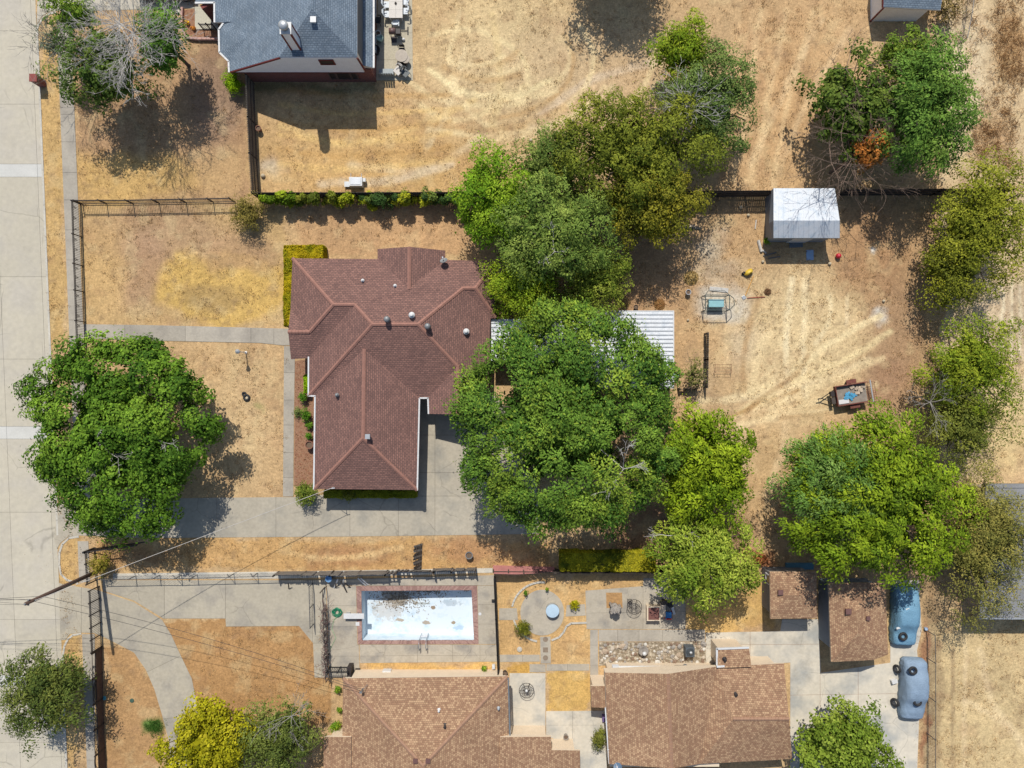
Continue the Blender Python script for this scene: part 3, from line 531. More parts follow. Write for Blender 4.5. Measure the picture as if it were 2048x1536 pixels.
# ---------------------------------------------------------------- roofs and houses
def newell(vs):
    n = Vector()
    for i in range(len(vs)):
        a, b = vs[i], vs[(i + 1) % len(vs)]; n += Vector(((a.y - b.y) * (a.z + b.z), (a.z - b.z) * (a.x + b.x), (a.x - b.x) * (a.y + b.y)))
    return n.normalized()
def roof(parent, verts, faces, zbot, m, mside, name='roof'):
    """closed roof body: planes on top with metre UVs along their own eaves, sides down to zbot"""
    off = ORG[parent.name]; keys = list(verts); P = [Vector(W(*verts[k])) for k in keys]; ix = {k: i for i, k in enumerate(keys)}
    F = []; used = {}
    for f in faces:
        f = [ix[k] for k in f]; n = newell([P[i] for i in f])
        if n.z < 0: f = f[::-1]
        F.append(f)
        for a, b in zip(f, f[1:] + f[:1]): used[(a, b)] = 1
    nt = len(P); V2 = P + [Vector((p.x, p.y, min(zbot, p.z - .05))) for p in P]; G = list(F)
    for (a, b) in used:
        if (b, a) not in used: G.append([b, a, a + nt, b + nt])
    for f in F: G.append([i + nt for i in f][::-1])
    me = bpy.data.meshes.new(name); me.from_pydata([tuple(v - off) for v in V2], [], G); me.materials.append(m); me.materials.append(mside)
    uvl = me.uv_layers.new(name='UVMap')
    for pi, p in enumerate(me.polygons):
        if pi < len(F):
            n = newell([V2[i] for i in F[pi]]); u = Vector((-n.y, n.x, 0)); u = u.normalized() if u.length > 1e-4 else Vector((1, 0, 0)); v = n.cross(u)
            for li in p.loop_indices:
                w = V2[me.loops[li].vertex_index]; uvl.data[li].uv = (w.dot(u) + 40, w.dot(v) + 40)
        else: p.material_index = 1
    me.update(); return link(name, me, parent)
def ridge(parent, verts, a, b, m, w=.13):
    """overlapping ridge-cap pieces along an edge of the roof"""
    A, B = Vector(W(*verts[a])), Vector(W(*verts[b])); d = B - A; L = d.length; d.normalize(); n = max(2, int(L / .26)); mb = MB(); s = d.cross(Vector((0, 0, 1))).normalized(); up = s.cross(d)
    for i in range(n):
        p, q = A + d * (L * i / n), A + d * (L * (i + 1.12) / n); z0, z1 = .055, .03
        vs = [p + s * w - up * .03 + up * z0, p + up * (z0 + .03), p - s * w - up * .03 + up * z0, q + s * w - up * .03 + up * z1, q + up * (z1 + .03), q - s * w - up * .03 + up * z1]
        lo = [v - up * .08 for v in vs]
        mb.add(vs + lo, [(0, 3, 4, 1), (1, 4, 5, 2), (0, 1, 7, 6), (1, 2, 8, 7), (3, 9, 10, 4), (4, 10, 11, 5), (0, 6, 9, 3), (2, 5, 11, 8)])
    return mb.build('ridge_cap', m, parent)
def gutter(parent, pts, m, w=.11):
    mb = MB(); pp = [Vector(W(*p)) for p in pts]
    for a, b in zip(pp[:-1], pp[1:]):
        d = (b - a).normalized(); mb.bar(a - d * .03, b + d * .03, w, .1)
        n = max(1, int((b - a).length / 1.6))
        for i in range(n): c = a + (b - a) * ((i + .5) / n); mb.box((c.x, c.y, c.z + .055), (.05, .14, .02), rz=math.atan2(d.y, d.x))
    return mb.build('gutter', m, parent)
def walls(parent, rects, m, h, z0=-.05):
    """rects: eave pixels (x0,y0,x1,y1,eave height, inset)"""
    out = []
    for i, (x0, y0, x1, y1, eh, ins) in enumerate(rects):
        a, b = W(x0, y0, eh), W(x1, y1, eh); ins += i * .004
        out.append(MB().prism([(a[0] + ins, a[1] - ins), (b[0] - ins, a[1] - ins), (b[0] - ins, b[1] + ins), (a[0] + ins, b[1] + ins)], z0, h).build('wall', m, parent))
    return out
def window(parent, x, y, z, w, h, face, frame=None, glass=None, name='window'):
    """face: 'N','S','E','W' side it looks to; centre x,y on the wall plane"""
    f = frame or white_paint; g = glass or glass_dark; d = {'N': (0, 1), 'S': (0, -1), 'E': (1, 0), 'W': (-1, 0)}[face]; horiz = face in 'NS'
    def bx(cx, cz, ww, hh, dep, pr):
        c = (x + d[0] * pr + (cx if horiz else 0), y + d[1] * pr + (0 if horiz else cx), z + cz); return c, ((ww, dep, hh) if horiz else (dep, ww, hh))
    fr = MB()
    for q in ((0, h / 2 + .04, w + .16, .08), (0, -h / 2 - .04, w + .2, .08), (-w / 2 - .04, 0, .08, h), (w / 2 + .04, 0, .08, h)): fr.box(*bx(*q, .09, .03))
    o = fr.build(name, f, parent); MB().box(*bx(0, 0, w, h, .03, .01)).build('pane', g, o); return o
def vent_pipe(parent, px, py, h, m, r=.09, tall=.35, name='vent_pipe'):
    x, y, _ = W(px, py, h); mb = MB().lathe((x, y, h - .3), [(r * 2.0, .28), (r * 1.9, .32), (r, .33), (r, .3 + tall), (r * .8, .31 + tall)], 12); return mb.build(name, m, parent, True)
def turbine(parent, px, py, h, m):
    x, y, _ = W(px, py, h); mb = MB().lathe((x, y, h - .25), [(.22, .2), (.2, .3), (.13, .32), (.13, .42), (.2, .46), (.23, .56), (.2, .66), (.1, .72), (.02, .73)], 14); return mb.build('roof_vent', m, parent, True)
def box_vent(parent, px, py, h, m, s=.38):
    x, y, _ = W(px, py, h); mb = MB().box((x, y, h - .1), (s * .8, s * .8, .3)).box((x, y, h + .08), (s, s, .07)); return mb.build('roof_vent', m, parent)
def dish(parent, px, py, h, m, r=.3, aim=(-.2, .6, .6)):
    x, y, _ = W(px, py, h); d = Vector(aim).normalized(); q = d.to_track_quat('Z', 'Y').to_matrix(); mb = MB(); vs = []; n = 16
    for k, (rr, z) in enumerate(((0.02, 0), (r * .5, r * .06), (r, r * .22))):
        vs += [Vector((x, y, h + .45)) + q @ Vector((rr * math.cos(2 * math.pi * i / n), rr * math.sin(2 * math.pi * i / n), z)) for i in range(n)]
    vs2 = [v - d * .02 for v in vs]; fs = []
    for off_ in (0, 3 * n):
        for k in range(2):
            for i in range(n): fs.append((off_ + k * n + i, off_ + k * n + (i + 1) % n, off_ + (k + 1) * n + (i + 1) % n, off_ + (k + 1) * n + i))
    fs += [(2 * n + i, 2 * n + (i + 1) % n, 5 * n + (i + 1) % n, 5 * n + i) for i in range(n)]
    mb.add(vs + vs2, fs); o = mb.build('satellite_dish', m, parent)
    c = Vector((x, y, h + .45)); MB().tube([(x, y, h - .1), (x, y, h + .2), c - d * .03], .03, 6).build('mast', grey_metal, o)
    MB().tube([c + q @ Vector((0, -r, r * .2)), c + d * r * 1.1], .015, 5).box(c + d * r * 1.1, (.09, .09, .12)).build('arm', white_metal, o); return o

# --- the central red-brown house
E = 2.7
hv = dict(A=(585, 516.5, E), B=(755, 518, E), C=(755, 498, E), D=(818.5, 493.4, 3.75), Ee=(890.4, 501, E), F=(890, 519.5, E), Dm=(818.5, 577.5, 3.78), G=(990, 523, E),
          R7=(951, 576, 3.58), R6=(926.5, 576, 3.6), Hc=(991, 635, E), I=(981, 637, E), R5=(836, 648.6, 4.75), R4=(744.7, 648.6, 4.75), R3=(709, 609, 4.15), R2=(666.8, 609, 4.15), P1=(619, 663.7, 3.5), P2=(576.5, 663.7, 3.42),
          P0=(581, 618, E), P3=(582, 718.3, E), P4=(617.5, 716, E), K1=(617.5, 790.8, E), K2=(631, 792, E), N1=(728.3, 697.8, 4.12), N2=(726, 876, 4.25), SW=(628.5, 978, E), SE=(834, 980, E), V2=(838.5, 796, E), V3=(856, 796, E),
          S1=(856.7, 827.7, E), Q1=(915.5, 733.4, 3.6), Q2=(915.5, 829, 3.6), S2=(976, 828, E))
hv = {k: (a, b, E + (h - E) * .82) for k, (a, b, h) in hv.items()}
hf = [['A', 'B', 'Dm', 'F', 'G', 'R7', 'R6', 'R5', 'R4', 'R3', 'R2'], ['B', 'C', 'D', 'Dm'], ['Dm', 'D', 'Ee', 'F'], ['A', 'R2', 'P1', 'P0'], ['P0', 'P1', 'P2'], ['P2', 'P1', 'R2', 'R3', 'P4', 'P3'], ['P4', 'R3', 'R4', 'K1'], ['K1', 'R4', 'N1', 'K2'],
      ['K2', 'N1', 'N2', 'SW'], ['SW', 'N2', 'SE'], ['SE', 'N2', 'N1', 'V2'], ['N1', 'R4', 'R5', 'Q1', 'V3', 'V2'], ['V3', 'Q1', 'Q2', 'S1'], ['Q2', 'Q1', 'R5', 'R6', 'I', 'S2'], ['R6', 'R7', 'Hc', 'I'], ['R7', 'G', 'Hc']]
house = thing('house', 'house with dark red-brown shingled hip roof in the middle of the plot', 'house', W(780, 740))
roof(house, hv, hf, E - .16, roof_red, mat('fascia_brown', C(120, 84, 74), .8))
for a, b in (('A', 'R2'), ('R2', 'R3'), ('R3', 'R4'), ('R4', 'R5'), ('R5', 'R6'), ('R6', 'R7'), ('R7', 'Hc'), ('R7', 'G'), ('R2', 'P1'), ('P1', 'P2'), ('R4', 'K1'), ('N1', 'N2'), ('N2', 'SW'), ('N2', 'SE'), ('R5', 'Q1'), ('Q1', 'Q2'), ('D', 'Dm')): ridge(house, hv, a, b, cap_red)
hw = mat('house_brick', C(168, 140, 122), .9, .15, 5)
walls(house, [(617.5, 517, 979, 795, E, .45), (583, 517, 760, 640, E, .45), (583, 640, 760, 717, E, .46), (630, 700, 836, 979, E, .45), (900, 522, 990, 636, E, .45), (757, 499, 889, 560, E, .3), (858, 700, 975, 800, E, .4)], hw, 2.56)
gutter(house, [(617.3, 714, E), (617, 791.5, E), (630.5, 792, E)], white_paint); gutter(house, [(630.2, 793, E), (627.8, 978, E)], white_paint); gutter(house, [(834.6, 980, E), (839, 797, E)], white_paint); gutter(house, [(840, 796, E), (856, 796, E), (857, 827, E)], white_paint)
for px, py, h in ((725.3, 561, 3.35), (790, 571.5, 3.5)): vent_pipe(house, px, py, h, white_paint, .07, .2)
turbine(house, 775, 639, 4.6, grey_metal); turbine(house, 856, 653, 4.45, grey_metal); vent_pipe(house, 823.5, 630, 4.5, white_paint, .12, .25); vent_pipe(house, 932.5, 663, 3.5, white_paint, .12, .25, 'flue'); vent_pipe(house, 674, 790, 3.45, grey_metal, .08, .25); box_vent(house, 735.5, 873, 4.3, steel_white, .36)
dish(house, 889, 524, 2.85, grey_metal, .3)
mast = MB(); mx, my, _ = W(664, 976, 3.2); mast.tube([(mx, my, 2.6), (mx, my, 3.4)], .03).tube([(mx, my, 3.3), (mx - .35, my - .15, 2.75)], .02).tube([(mx - .02, my, 3.4), (mx + .25, my + .02, 3.36)], .03); mast.build('service_mast', white_metal, house)
wx = W(578, 690, E)[0]
for py, w in ((560, 1.4), (600, 1.0)): window(house, W(583, py, E)[0] + .45, W(583, py, E)[1], 1.4, w, 1.2, 'W')
for py in (830, 900): window(house, W(630, py, E)[0] + .46, W(630, py, E)[1], 1.4, 1.5, 1.2, 'W')
for px in (690, 770): window(house, W(px, 979, E)[0], W(px, 979, E)[1] + .46, 1.4, 1.4, 1.1, 'S')
for px in (660, 720, 920): window(house, W(px, 517, E)[0], W(px, 517, E)[1] - .45, 1.5, 1.2, 1.0, 'N')
dr = MB(); dx, dy, _ = W(583, 690, E); dr.box((dx + .44, dy, 1.05), (.07, .95, 2.1)); d_ = dr.build('door', brown_wood, house); MB().lathe((dx + .36, dy - .36, 1.0), [(.02, 0), (.04, .02), (.04, .06), (.01, .08)], 8).build('handle', grey_metal, d_)
gd = MB(); gx, gy, _ = W(916, 800, E)
for i in range(4): gd.box((gx, gy + .38, .3 + i * .54), (2.6, .06, .52))
gd.build('garage_door', white_paint, house)

# --- the grey-blue house at the top
nb = thing('house', 'house with grey-blue shingle roof and red brick gable wall at the top', 'house', W(600, 60))
nv_ = dict(a=(458.8, 142.9, 2.25), b=(558.6, 113.8, 4.6), c=(714.4, 113.8, 4.6), ap=(624, 17.8, 6.0), an=(625, -579, 6.0), cn=(714.4, -560, 4.6), w1=(458, 123, 2.25), w2=(439.6, 105, 2.2), w3=(438.3, 59, 2.2), w4=(454.5, 37, 2.25), B0=(495.7, 72.4, 3.02), wn=(456, -480, 2.25))
roof(nb, nv_, [['a', 'w1', 'B0', 'w4', 'wn', 'an', 'ap', 'b'], ['w1', 'w2', 'B0'], ['w2', 'w3', 'B0'], ['w3', 'w4', 'B0'], ['b', 'c', 'ap'], ['c', 'cn', 'an', 'ap']], 2.1, roof_blue, white_paint)
lw = dict(a=(430, 44.5, 2.3), b=(429.5, 5.5, 2.3), c=(391, 6, 2.3), d=(391, -150, 2.3), e=(474, -150, 2.5), f=(472, 43, 2.48))
roof(nb, lw, [['a', 'b', 'c', 'd', 'e', 'f']], 2.15, roof_blue, white_paint)
es = dict(a=(725.5, 131, 2.75), b=(747, 135, 2.5), c=(747, -300, 2.5), d=(725.5, -300, 2.75)); roof(nb, es, [['a', 'b', 'c', 'd']], 2.35, roof_blue, white_paint)
gutter(nb, [(458.3, 144, 2.25), (457.5, 123, 2.25), (439, 105, 2.25), (437.8, 59, 2.25), (454, 37, 2.25)], white_paint, .13); gutter(nb, [(429.3, 44.5, 2.3), (429, 5.5, 2.3), (391, 6, 2.3)], white_paint, .13); gutter(nb, [(747.6, 135, 2.5), (747.6, -200, 2.5)], white_paint, .13)
YW = 24.16; YG = 23.95
MB().prism([(-20.85, YW), (-10.85, YW), (-10.85, 46), (-20.85, 46)], -.05, 2.2).build('wall', red_brick, nb)
MB().add([(-21.4, YG, 2.16), (-11.36, YG, 2.16), (-11.36, YG, 4.52), (-17.06, YG, 4.52), (-21.4, YG + .1, 2.16), (-11.36, YG + .1, 2.16), (-11.36, YG + .1, 4.52), (-17.06, YG + .1, 4.52)], [(0, 1, 2, 3), (7, 6, 5, 4), (0, 4, 5, 1), (1, 5, 6, 2), (2, 6, 7, 3), (3, 7, 4, 0)]).build('gable_siding', mat('siding_white', (.78, .8, .83), .7, .05, 2), nb)
MB().prism([(-11.45, YW + .22), (-11.33, YW + .22), (-11.33, 46), (-11.45, 46)], 2.2, 4.48).build('upper_wall', mat('slate_siding', C(96, 104, 114), .8, .1, 2), nb)
tr = MB(); tr.bar((-21.6, YG - .03, 2.2), (-17.05, YG - .03, 4.53), .06, .16); tr.bar((-11.35, YG - .03, 4.55), (-11.2, YG - .03, 2.6), .06, .14); tr.bar((-21.3, YG - .02, 2.15), (-11.3, YG - .02, 2.15), .05, .07); tr.build('rake_trim', trim_red, nb)
wf = mat('window_frame_brown', C(104, 84, 78), .7, .1, 4)
for x, w in ((-14.02, .42), (-13.17, .95), (-12.35, .38)): window(nb, x, YW, 1.32, w, 1.3, 'S', wf, screen_dark)
window(nb, -13.75, YG, 3.9, .95, .6, 'S', trim_red, screen_dark)
for x, y, w in ((-10.85, 27, 1.4), (-10.85, 30, 1.8)): window(nb, x, y, 1.2, w, 1.5, 'E')
ch = MB().box((-15.75, 24.75, 5.2), (.7, .74, 3.9)); co = ch.build('chimney', mat('siding_white2', (.78, .8, .83), .7, .05, 2), nb)
ct = MB()
for sx in (-1, 1):
    for sy in (-1, 1): ct.box((-15.75 + sx * .33, 24.75 + sy * .35, 5.2), (.11, .11, 3.9))
ct.build('corner_trim', trim_red, co); MB().box((-15.75, 24.75, 7.17), (.8, .84, .08)).build('cap', white_paint, co)
MB().lathe((-15.78, 24.75, 7.15), [(.24, 0), (.24, .3), (.33, .32), (.33, .5), (.2, .6), (.03, .63)], 18).build('flue', steel_white, co, True)
box_vent(nb, 627, 40, 5.72, white_paint, .42)
MB().box((W(440, 40)[0], W(440, 40)[1] + .1, 1.1), (1.2, .3, 2.2), rz=.5).build('porch_wall', red_brick, nb)
MB().box((-19.4, 29.3, 1.05), (2.6, 3.0, 2.1)).build('bay_wall', red_brick, nb)

# --- two tan-roofed houses at the bottom
hb = thing('house', 'wide tan-shingled hip roof house below the pool', 'house', W(850, 1480))
bv = dict(B1=(686, 1356.6, 2.5), B2=(1015.5, 1352.5, 2.5), RN=(846, 1532, 4.3), RS=(847, 1760, 4.3), B3=(1024, 1960, 2.5), B4=(680, 1960, 2.5))
roof(hb, bv, [['B1', 'B2', 'RN'], ['B1', 'RN', 'RS', 'B4'], ['B2', 'B3', 'RS', 'RN'], ['B3', 'B4', 'RS']], 2.32, roof_tan, beige_wall)
for a, b in (('B1', 'RN'), ('B2', 'RN'), ('RN', 'RS')): ridge(hb, bv, a, b, cap_tan)
roof(hb, dict(a=(647.6, 1474, 2.3), b=(702, 1474, 2.86), c=(702, 1900, 2.86), d=(643, 1900, 2.3)), [['a', 'b', 'c', 'd']], 2.15, roof_tan, beige_wall)
roof(hb, dict(a=(1000, 1474, 2.78), b=(1102, 1473.5, 2.55), c=(1103.5, 1500, 2.55), d=(1160, 1501, 2.45), e=(1163, 1900, 2.45), f=(1000, 1900, 2.78)), [['a', 'b', 'c', 'd', 'e', 'f']], 2.3, roof_tan, beige_wall)
walls(hb, [(686, 1355, 1016, 1950, 2.5, .42), (648, 1476, 720, 1890, 2.3, .3), (1000, 1475, 1101, 1880, 2.5, .3), (1050, 1502, 1159, 1880, 2.45, .3)], beige_wall, 2.3)
gutter(hb, [(1016.5, 1356, 2.5), (1020, 1472, 2.5)], mat('gutter_grey', C(120, 126, 130), .5))
vent_pipe(hb, 878, 1420, 3.15, white_paint, .08, .25); vent_pipe(hb, 890, 1451, 3.45, dark_iron, .1, .3); vent_pipe(hb, 997, 1416, 2.75, steel_white, .07, .25)
for px in (831, 856): box_vent(hb, px, 1521, 4.2, mat('vent_brown', C(120, 86, 80), .7), .34)
ms = MB(); x, y, _ = W(723, 1382, 3.2); ms.tube([(x, y, 2.6), (x, y, 3.5)], .035).tube([(x, y, 3.4), (x + .35, y + .3, 2.8)], .02).box((x, y, 3.4), (.18, .14, .16)); ms.build('service_mast', grey_metal, hb)
hc = thing('house', 'tan-shingled house with beige wall facing the rock bed', 'house', W(1390, 1440))
cv = dict(a=(1210, 1345, 3.25), b=(1336, 1347.6, 3.9), c=(1344, 1537, 3.9), d=(1218, 1528, 3.25), e=(1435, 1333, 2.75), f=(1466, 1438, 3.6), g=(1400, 1528, 2.75), h=(1568, 1327, 2.6), i=(1578, 1438, 3.6), j=(1584.5, 1518, 2.6))
roof(hc, cv, [['a', 'b', 'c', 'd'], ['b', 'e', 'f', 'g', 'c'], ['e', 'h', 'i', 'f'], ['f', 'i', 'j', 'g']], 2.45, roof_tan, beige_wall)
for a, b in (('b', 'c'), ('f', 'i')): ridge(hc, cv, a, b, cap_tan)
roof(hc, dict(a=(1434, 1298, 2.7), b=(1498, 1295.5, 2.7), c=(1503, 1334, 2.95), d=(1436, 1336, 2.95)), [['a', 'b', 'c', 'd']], 2.5, roof_tan, white_paint)
roof(hc, dict(a=(1181.5, 1372, 2.45), b=(1214, 1372, 2.75), c=(1214, 1416, 2.75), d=(1183, 1414.5, 2.45)), [['a', 'b', 'c', 'd']], 2.3, roof_tan, beige_wall)
YB = -22.28
MB().prism([(W(1212, 0, 3.2)[0] + .4, YB), (W(1440, 0, 2.6)[0], YB), (W(1440, 0, 2.6)[0], YB - 7), (W(1212, 0, 3.2)[0] + .4, YB - 7)], -.05, 2.4).build('wall', beige_wall, hc)
walls(hc, [(1440, 1330, 1570, 1517, 2.6, .35), (1435, 1297, 1500, 1345, 2.7, .25), (1183, 1373, 1225, 1414, 2.5, .15)], beige_wall, 2.4)
gutter(hc, [(1434, 1332, 2.75), (1433.5, 1297.5, 2.75), (1497, 1295, 2.75)], white_paint, .14); gutter(hc, [(1434, 1333, 2.9), (1448, 1332, 2.9)], white_paint, .14); gutter(hc, [(1210.5, 1416, 3.2), (1218, 1526, 3.2)], white_paint, .08)
vent_pipe(hc, 1449, 1318, 2.9, dark_iron, .09, .3); vent_pipe(hc, 1470, 1386, 3.1, dark_iron, .12, .35)
dish(hc, 1234, 1528, 3.35, mat('dish_blue', C(96, 120, 144), .5), .32, (-.3, .5, .8))
ro = MB().tube([(8.0, YB + .2, 1.5), (13.3, YB + .2, 1.5)], .15, 10); aw = ro.build('rolled_awning', white_paint, hc); 
MB().box((8.05, YB + .2, 1.5), (.5, .38, .36)).build('awning_bracket', white_metal, aw)
hs = MB()
for i in range(6): hs.torus((12.7 + i * .11, YB + .2, 1.5), .16, .035, Matrix.Rotation(math.pi / 2, 3, 'Y'), 14, 6)
hs.build('coil', black_iron, aw); MB().lathe((13.5, YB + .24, 1.3), [(.1, 0), (.2, .05), (.2, .3), (.1, .36)], 12).build('motor', grey_metal, aw)

# --- sheds and covers
def shed(label, v, faces, m, mside, zb, rects, wm, wh, px, py, name='shed', cat='shed'):
    t = thing(name, label, cat, W(px, py)); roof(t, v, faces, zb, m, mside); walls(t, rects, wm, wh); return t
tanhip = [['a', 'b', 'f', 'e'], ['b', 'c', 'f'], ['c', 'd', 'e', 'f'], ['d', 'a', 'e']]
greyw = mat('grey_siding', C(128, 128, 128), .85, .15, 2)
s1 = shed('small square tan-roofed shed nearest the patio lawn', dict(a=(1539.4, 1143.3, 2.35), b=(1632.4, 1143.3, 2.35), c=(1634.6, 1236.3, 2.35), d=(1540.8, 1237.7, 2.35), e=(1572, 1190, 2.75), f=(1602, 1190, 2.75)), [['a', 'b', 'f', 'e'], ['b', 'c', 'f'], ['c', 'd', 'e', 'f'], ['d', 'a', 'e']], roof_tan, tan_wall, 2.2, [(1540, 1144, 1633, 1236, 2.35, .22)], greyw, 2.2, 1585, 1190)
box_vent(s1, 1560.5, 1184.5, 2.66, MATS['vent_brown'], .38); window(s1, W(1540, 1190, 2.35)[0] + .22, W(1540, 1165, 2.35)[1], 1.4, .6, .7, 'W')
s2 = shed('larger tan-roofed shed beside the blue covered car', dict(a=(1657, 1166, 2.5), b=(1771, 1166, 2.5), c=(1776, 1309, 2.5), d=(1747, 1320, 2.5), g=(1662.4, 1324, 2.5), e=(1712, 1222, 3.1), f=(1716, 1266, 3.1)), [['a', 'b', 'e'], ['b', 'c', 'f', 'e'], ['c', 'd', 'g', 'f'], ['g', 'a', 'e', 'f']], roof_tan, tan_wall, 2.33, [(1658, 1167, 1772, 1308, 2.5, .3)], mat('blue_grey_siding', C(122, 132, 144), .85, .1, 2), 2.3, 1712, 1250)
box_vent(s2, 1696, 1222.5, 3.0, MATS['vent_brown'], .42); box_vent(s2, 1735.5, 1236, 2.95, MATS['vent_brown'], .3)
s3 = thing('shed', 'long shed with weathered grey ribbed metal roof at the right edge', 'shed', W(2010, 1100))
roof(s3, dict(a=(1972, 968, 2.8), b=(2260, 968, 2.8), c=(2260, 1237, 2.5), d=(1958.6, 1235.5, 2.5)), [['a', 'b', 'c', 'd']], 2.4, roof_grey, grey_metal)
rb = MB()
for i in range(12): y0 = 975 + i * 22.5; rb.bar(W(1971 - i * .9, y0, 2.81 - i * .026), W(2258, y0, 2.81 - i * .026), .06, .06)
rb.build('roof_ribs', roof_grey, s3); walls(s3, [(1966, 970, 2258, 1232, 2.6, .3)], tan_wall, 2.4); gutter(s3, [(1958.4, 1237, 2.5), (2260, 1238, 2.5)], steel_white, .09)
s4 = thing('shed', 'white gambrel-roofed metal storage barn under bare branches', 'shed', W(1605, 430))
gal = mat('barn_roof', C(232, 237, 242), .5, .12, 2.5, fine=.12, alt=C(196, 208, 218), altpos=(.48, .7))
gv = {}
for nme, x0, x1 in (('l', 1547.3, 1547.3), ('r', 1679, 1679)):
    px = 1547.3 if nme == 'l' else 1679
    for kx, (h, py) in enumerate(((2.3, 376.5), (2.82, 441), (2.1, 476))): gv[nme + str(kx)] = (px if kx or nme == 'l' else 1669, py, h)
roof(s4, gv, [['l%d' % i, 'r%d' % i, 'r%d' % (i + 1), 'l%d' % (i + 1)] for i in range(2)], 1.85, gal, mat('barn_side', C(150, 160, 172), .6, .08, 2))
sm = MB()
for i in range(14):
    f_ = i / 13; X = lambda k: gv['l' + k][0] * (1 - f_) + gv['r' + k][0] * f_
    for k in ('0', '1'):
        k2 = str(int(k) + 1); sm.bar(Vector(W(X(k), gv['l' + k][1], gv['l' + k][2])), Vector(W(X(k2), gv['l' + k2][1], gv['l' + k2][2])), .03, .035)
sm.build('roof_seams', gal, s4)
a, b = W(1547.3, 377, 2.1), W(1679, 476, 2.1); MB().prism([(a[0] + .12, a[1] - .15), (b[0] - .45, a[1] - .15), (b[0] - .45, b[1] + .12), (a[0] + .12, b[1] + .12)], -.02, 1.88).build('wall', MATS['barn_side'], s4)
MB().box(((a[0] + b[0]) / 2, b[1] + .1, .9), (1.5, .08, 1.8)).build('door', white_metal, s4)
s5 = thing('shed', 'white-walled shed with red trim at the top right', 'shed', W(1800, 0))
sv = dict(a=(1766, 14, 2.05), b=(1881, 20, 2.05), c=(1893, -60, 2.9), d=(1768, -64, 2.9), e=(1905, -140, 2.05), f=(1770, -144, 2.05))
roof(s5, sv, [['a', 'b', 'c', 'd'], ['d', 'c', 'e', 'f']], 1.9, roof_blue, white_paint); a, b = W(1768, 17, 2.05), W(1876, -140, 2.05)
MB().prism([(a[0] + .02, a[1] + .1), (b[0] - .5, a[1] + .1), (b[0] - .5, b[1] - .1), (a[0] + .02, b[1] - .1)], -.02, 1.95).build('wall', mat('siding_white3', (.76, .78, .8), .7, .06, 2), s5)
t5 = MB(); t5.bar(W(1765, 15, 2.0), W(1767, -64, 2.85), .06, .14); t5.box((a[0], a[1] + .08, 1.0), (.1, .1, 2.0)); t5.build('trim', trim_red, s5)
def corrug(parent, x0, y0, x1, y1, h, pitch=.3):
    a, b = W(x0, y0, h), W(x1, y1, h); n = int((a[1] - b[1]) / pitch); ypts = []
    for i in range(n):
        y = a[1] - (a[1] - b[1]) * i / n; p = (a[1] - b[1]) / n
        ypts += [(y, h), (y - p * .5, h), (y - p * .6, h + .07), (y - p * .9, h + .07)]
    ypts.append((b[1], h)); vs = []; 
    for y, z in ypts: vs += [(a[0], y, z), (b[0], y, z), (a[0], y, z - .02), (b[0], y, z - .02)]
    fs = []
    for i in range(len(ypts) - 1):
        k = i * 4; fs += [(k, k + 4, k + 5, k + 1), (k + 2, k + 3, k + 7, k + 6), (k, k + 2, k + 6, k + 4), (k + 1, k + 5, k + 7, k + 3)]
    MB().add(vs, fs).build('roof_sheet', white_metal, parent)
    ed = MB().box((b[0], (a[1] + b[1]) / 2, h - .02), (.08, a[1] - b[1] + .05, .16)).box(((a[0] + b[0]) / 2, a[1], h - .04), (b[0] - a[0], .07, .12)).box(((a[0] + b[0]) / 2, b[1], h - .04), (b[0] - a[0], .07, .12)); ed.build('roof_edge', white_paint, parent)
    for x in (a[0] + .15, (a[0] + b[0]) / 2, b[0] - .15):
        for y in (a[1] - .15, b[1] + .15): MB().box((x, y, h / 2 - .03), (.09, .09, h - .04)).build('post', white_paint, parent)
cp = thing('carport', 'white corrugated metal patio cover half hidden by the big tree', 'carport', W(1216, 700)); corrug(cp, 1092, 622, 1347, 776, 2.6)
cp2 = thing('carport', 'smaller white corrugated awning against the red-brown house wall', 'carport', W(1035, 680)); corrug(cp2, 982.5, 639, 1090, 722, 2.35)

# ---------------------------------------------------------------- vegetation
leafm = attr_mat('foliage', .7, .16, 1.3, .16, 0, fine=.1)
def leaf_mesh(name, P, Nn, T, Ln, Wd, colr):
    """one rhombic leaf per point: P centre, Nn normal, T long axis"""
    T = T - Nn * np.sum(T * Nn, 1, keepdims=True); T /= np.linalg.norm(T, axis=1, keepdims=True) + 1e-9; B = np.cross(Nn, T)
    n = len(P); V = np.empty((n, 4, 3)); Ln = np.broadcast_to(np.asarray(Ln, float), (n,))[:, None]; Wd = np.broadcast_to(np.asarray(Wd, float), (n,))[:, None]
    V[:, 0] = P - T * Ln * .5; V[:, 1] = P + B * Wd * .5 + T * Ln * .06 + Nn * Wd * .12; V[:, 2] = P + T * Ln * .5; V[:, 3] = P - B * Wd * .5 + T * Ln * .06 + Nn * Wd * .12
    return fastmesh(name, V.reshape(-1, 3), np.arange(n * 4).reshape(n, 4), np.repeat(colr, 4, 0), leafm)
def unit(r, n):
    v = r.normal(size=(n, 3)); return v / np.linalg.norm(v, axis=1, keepdims=True)
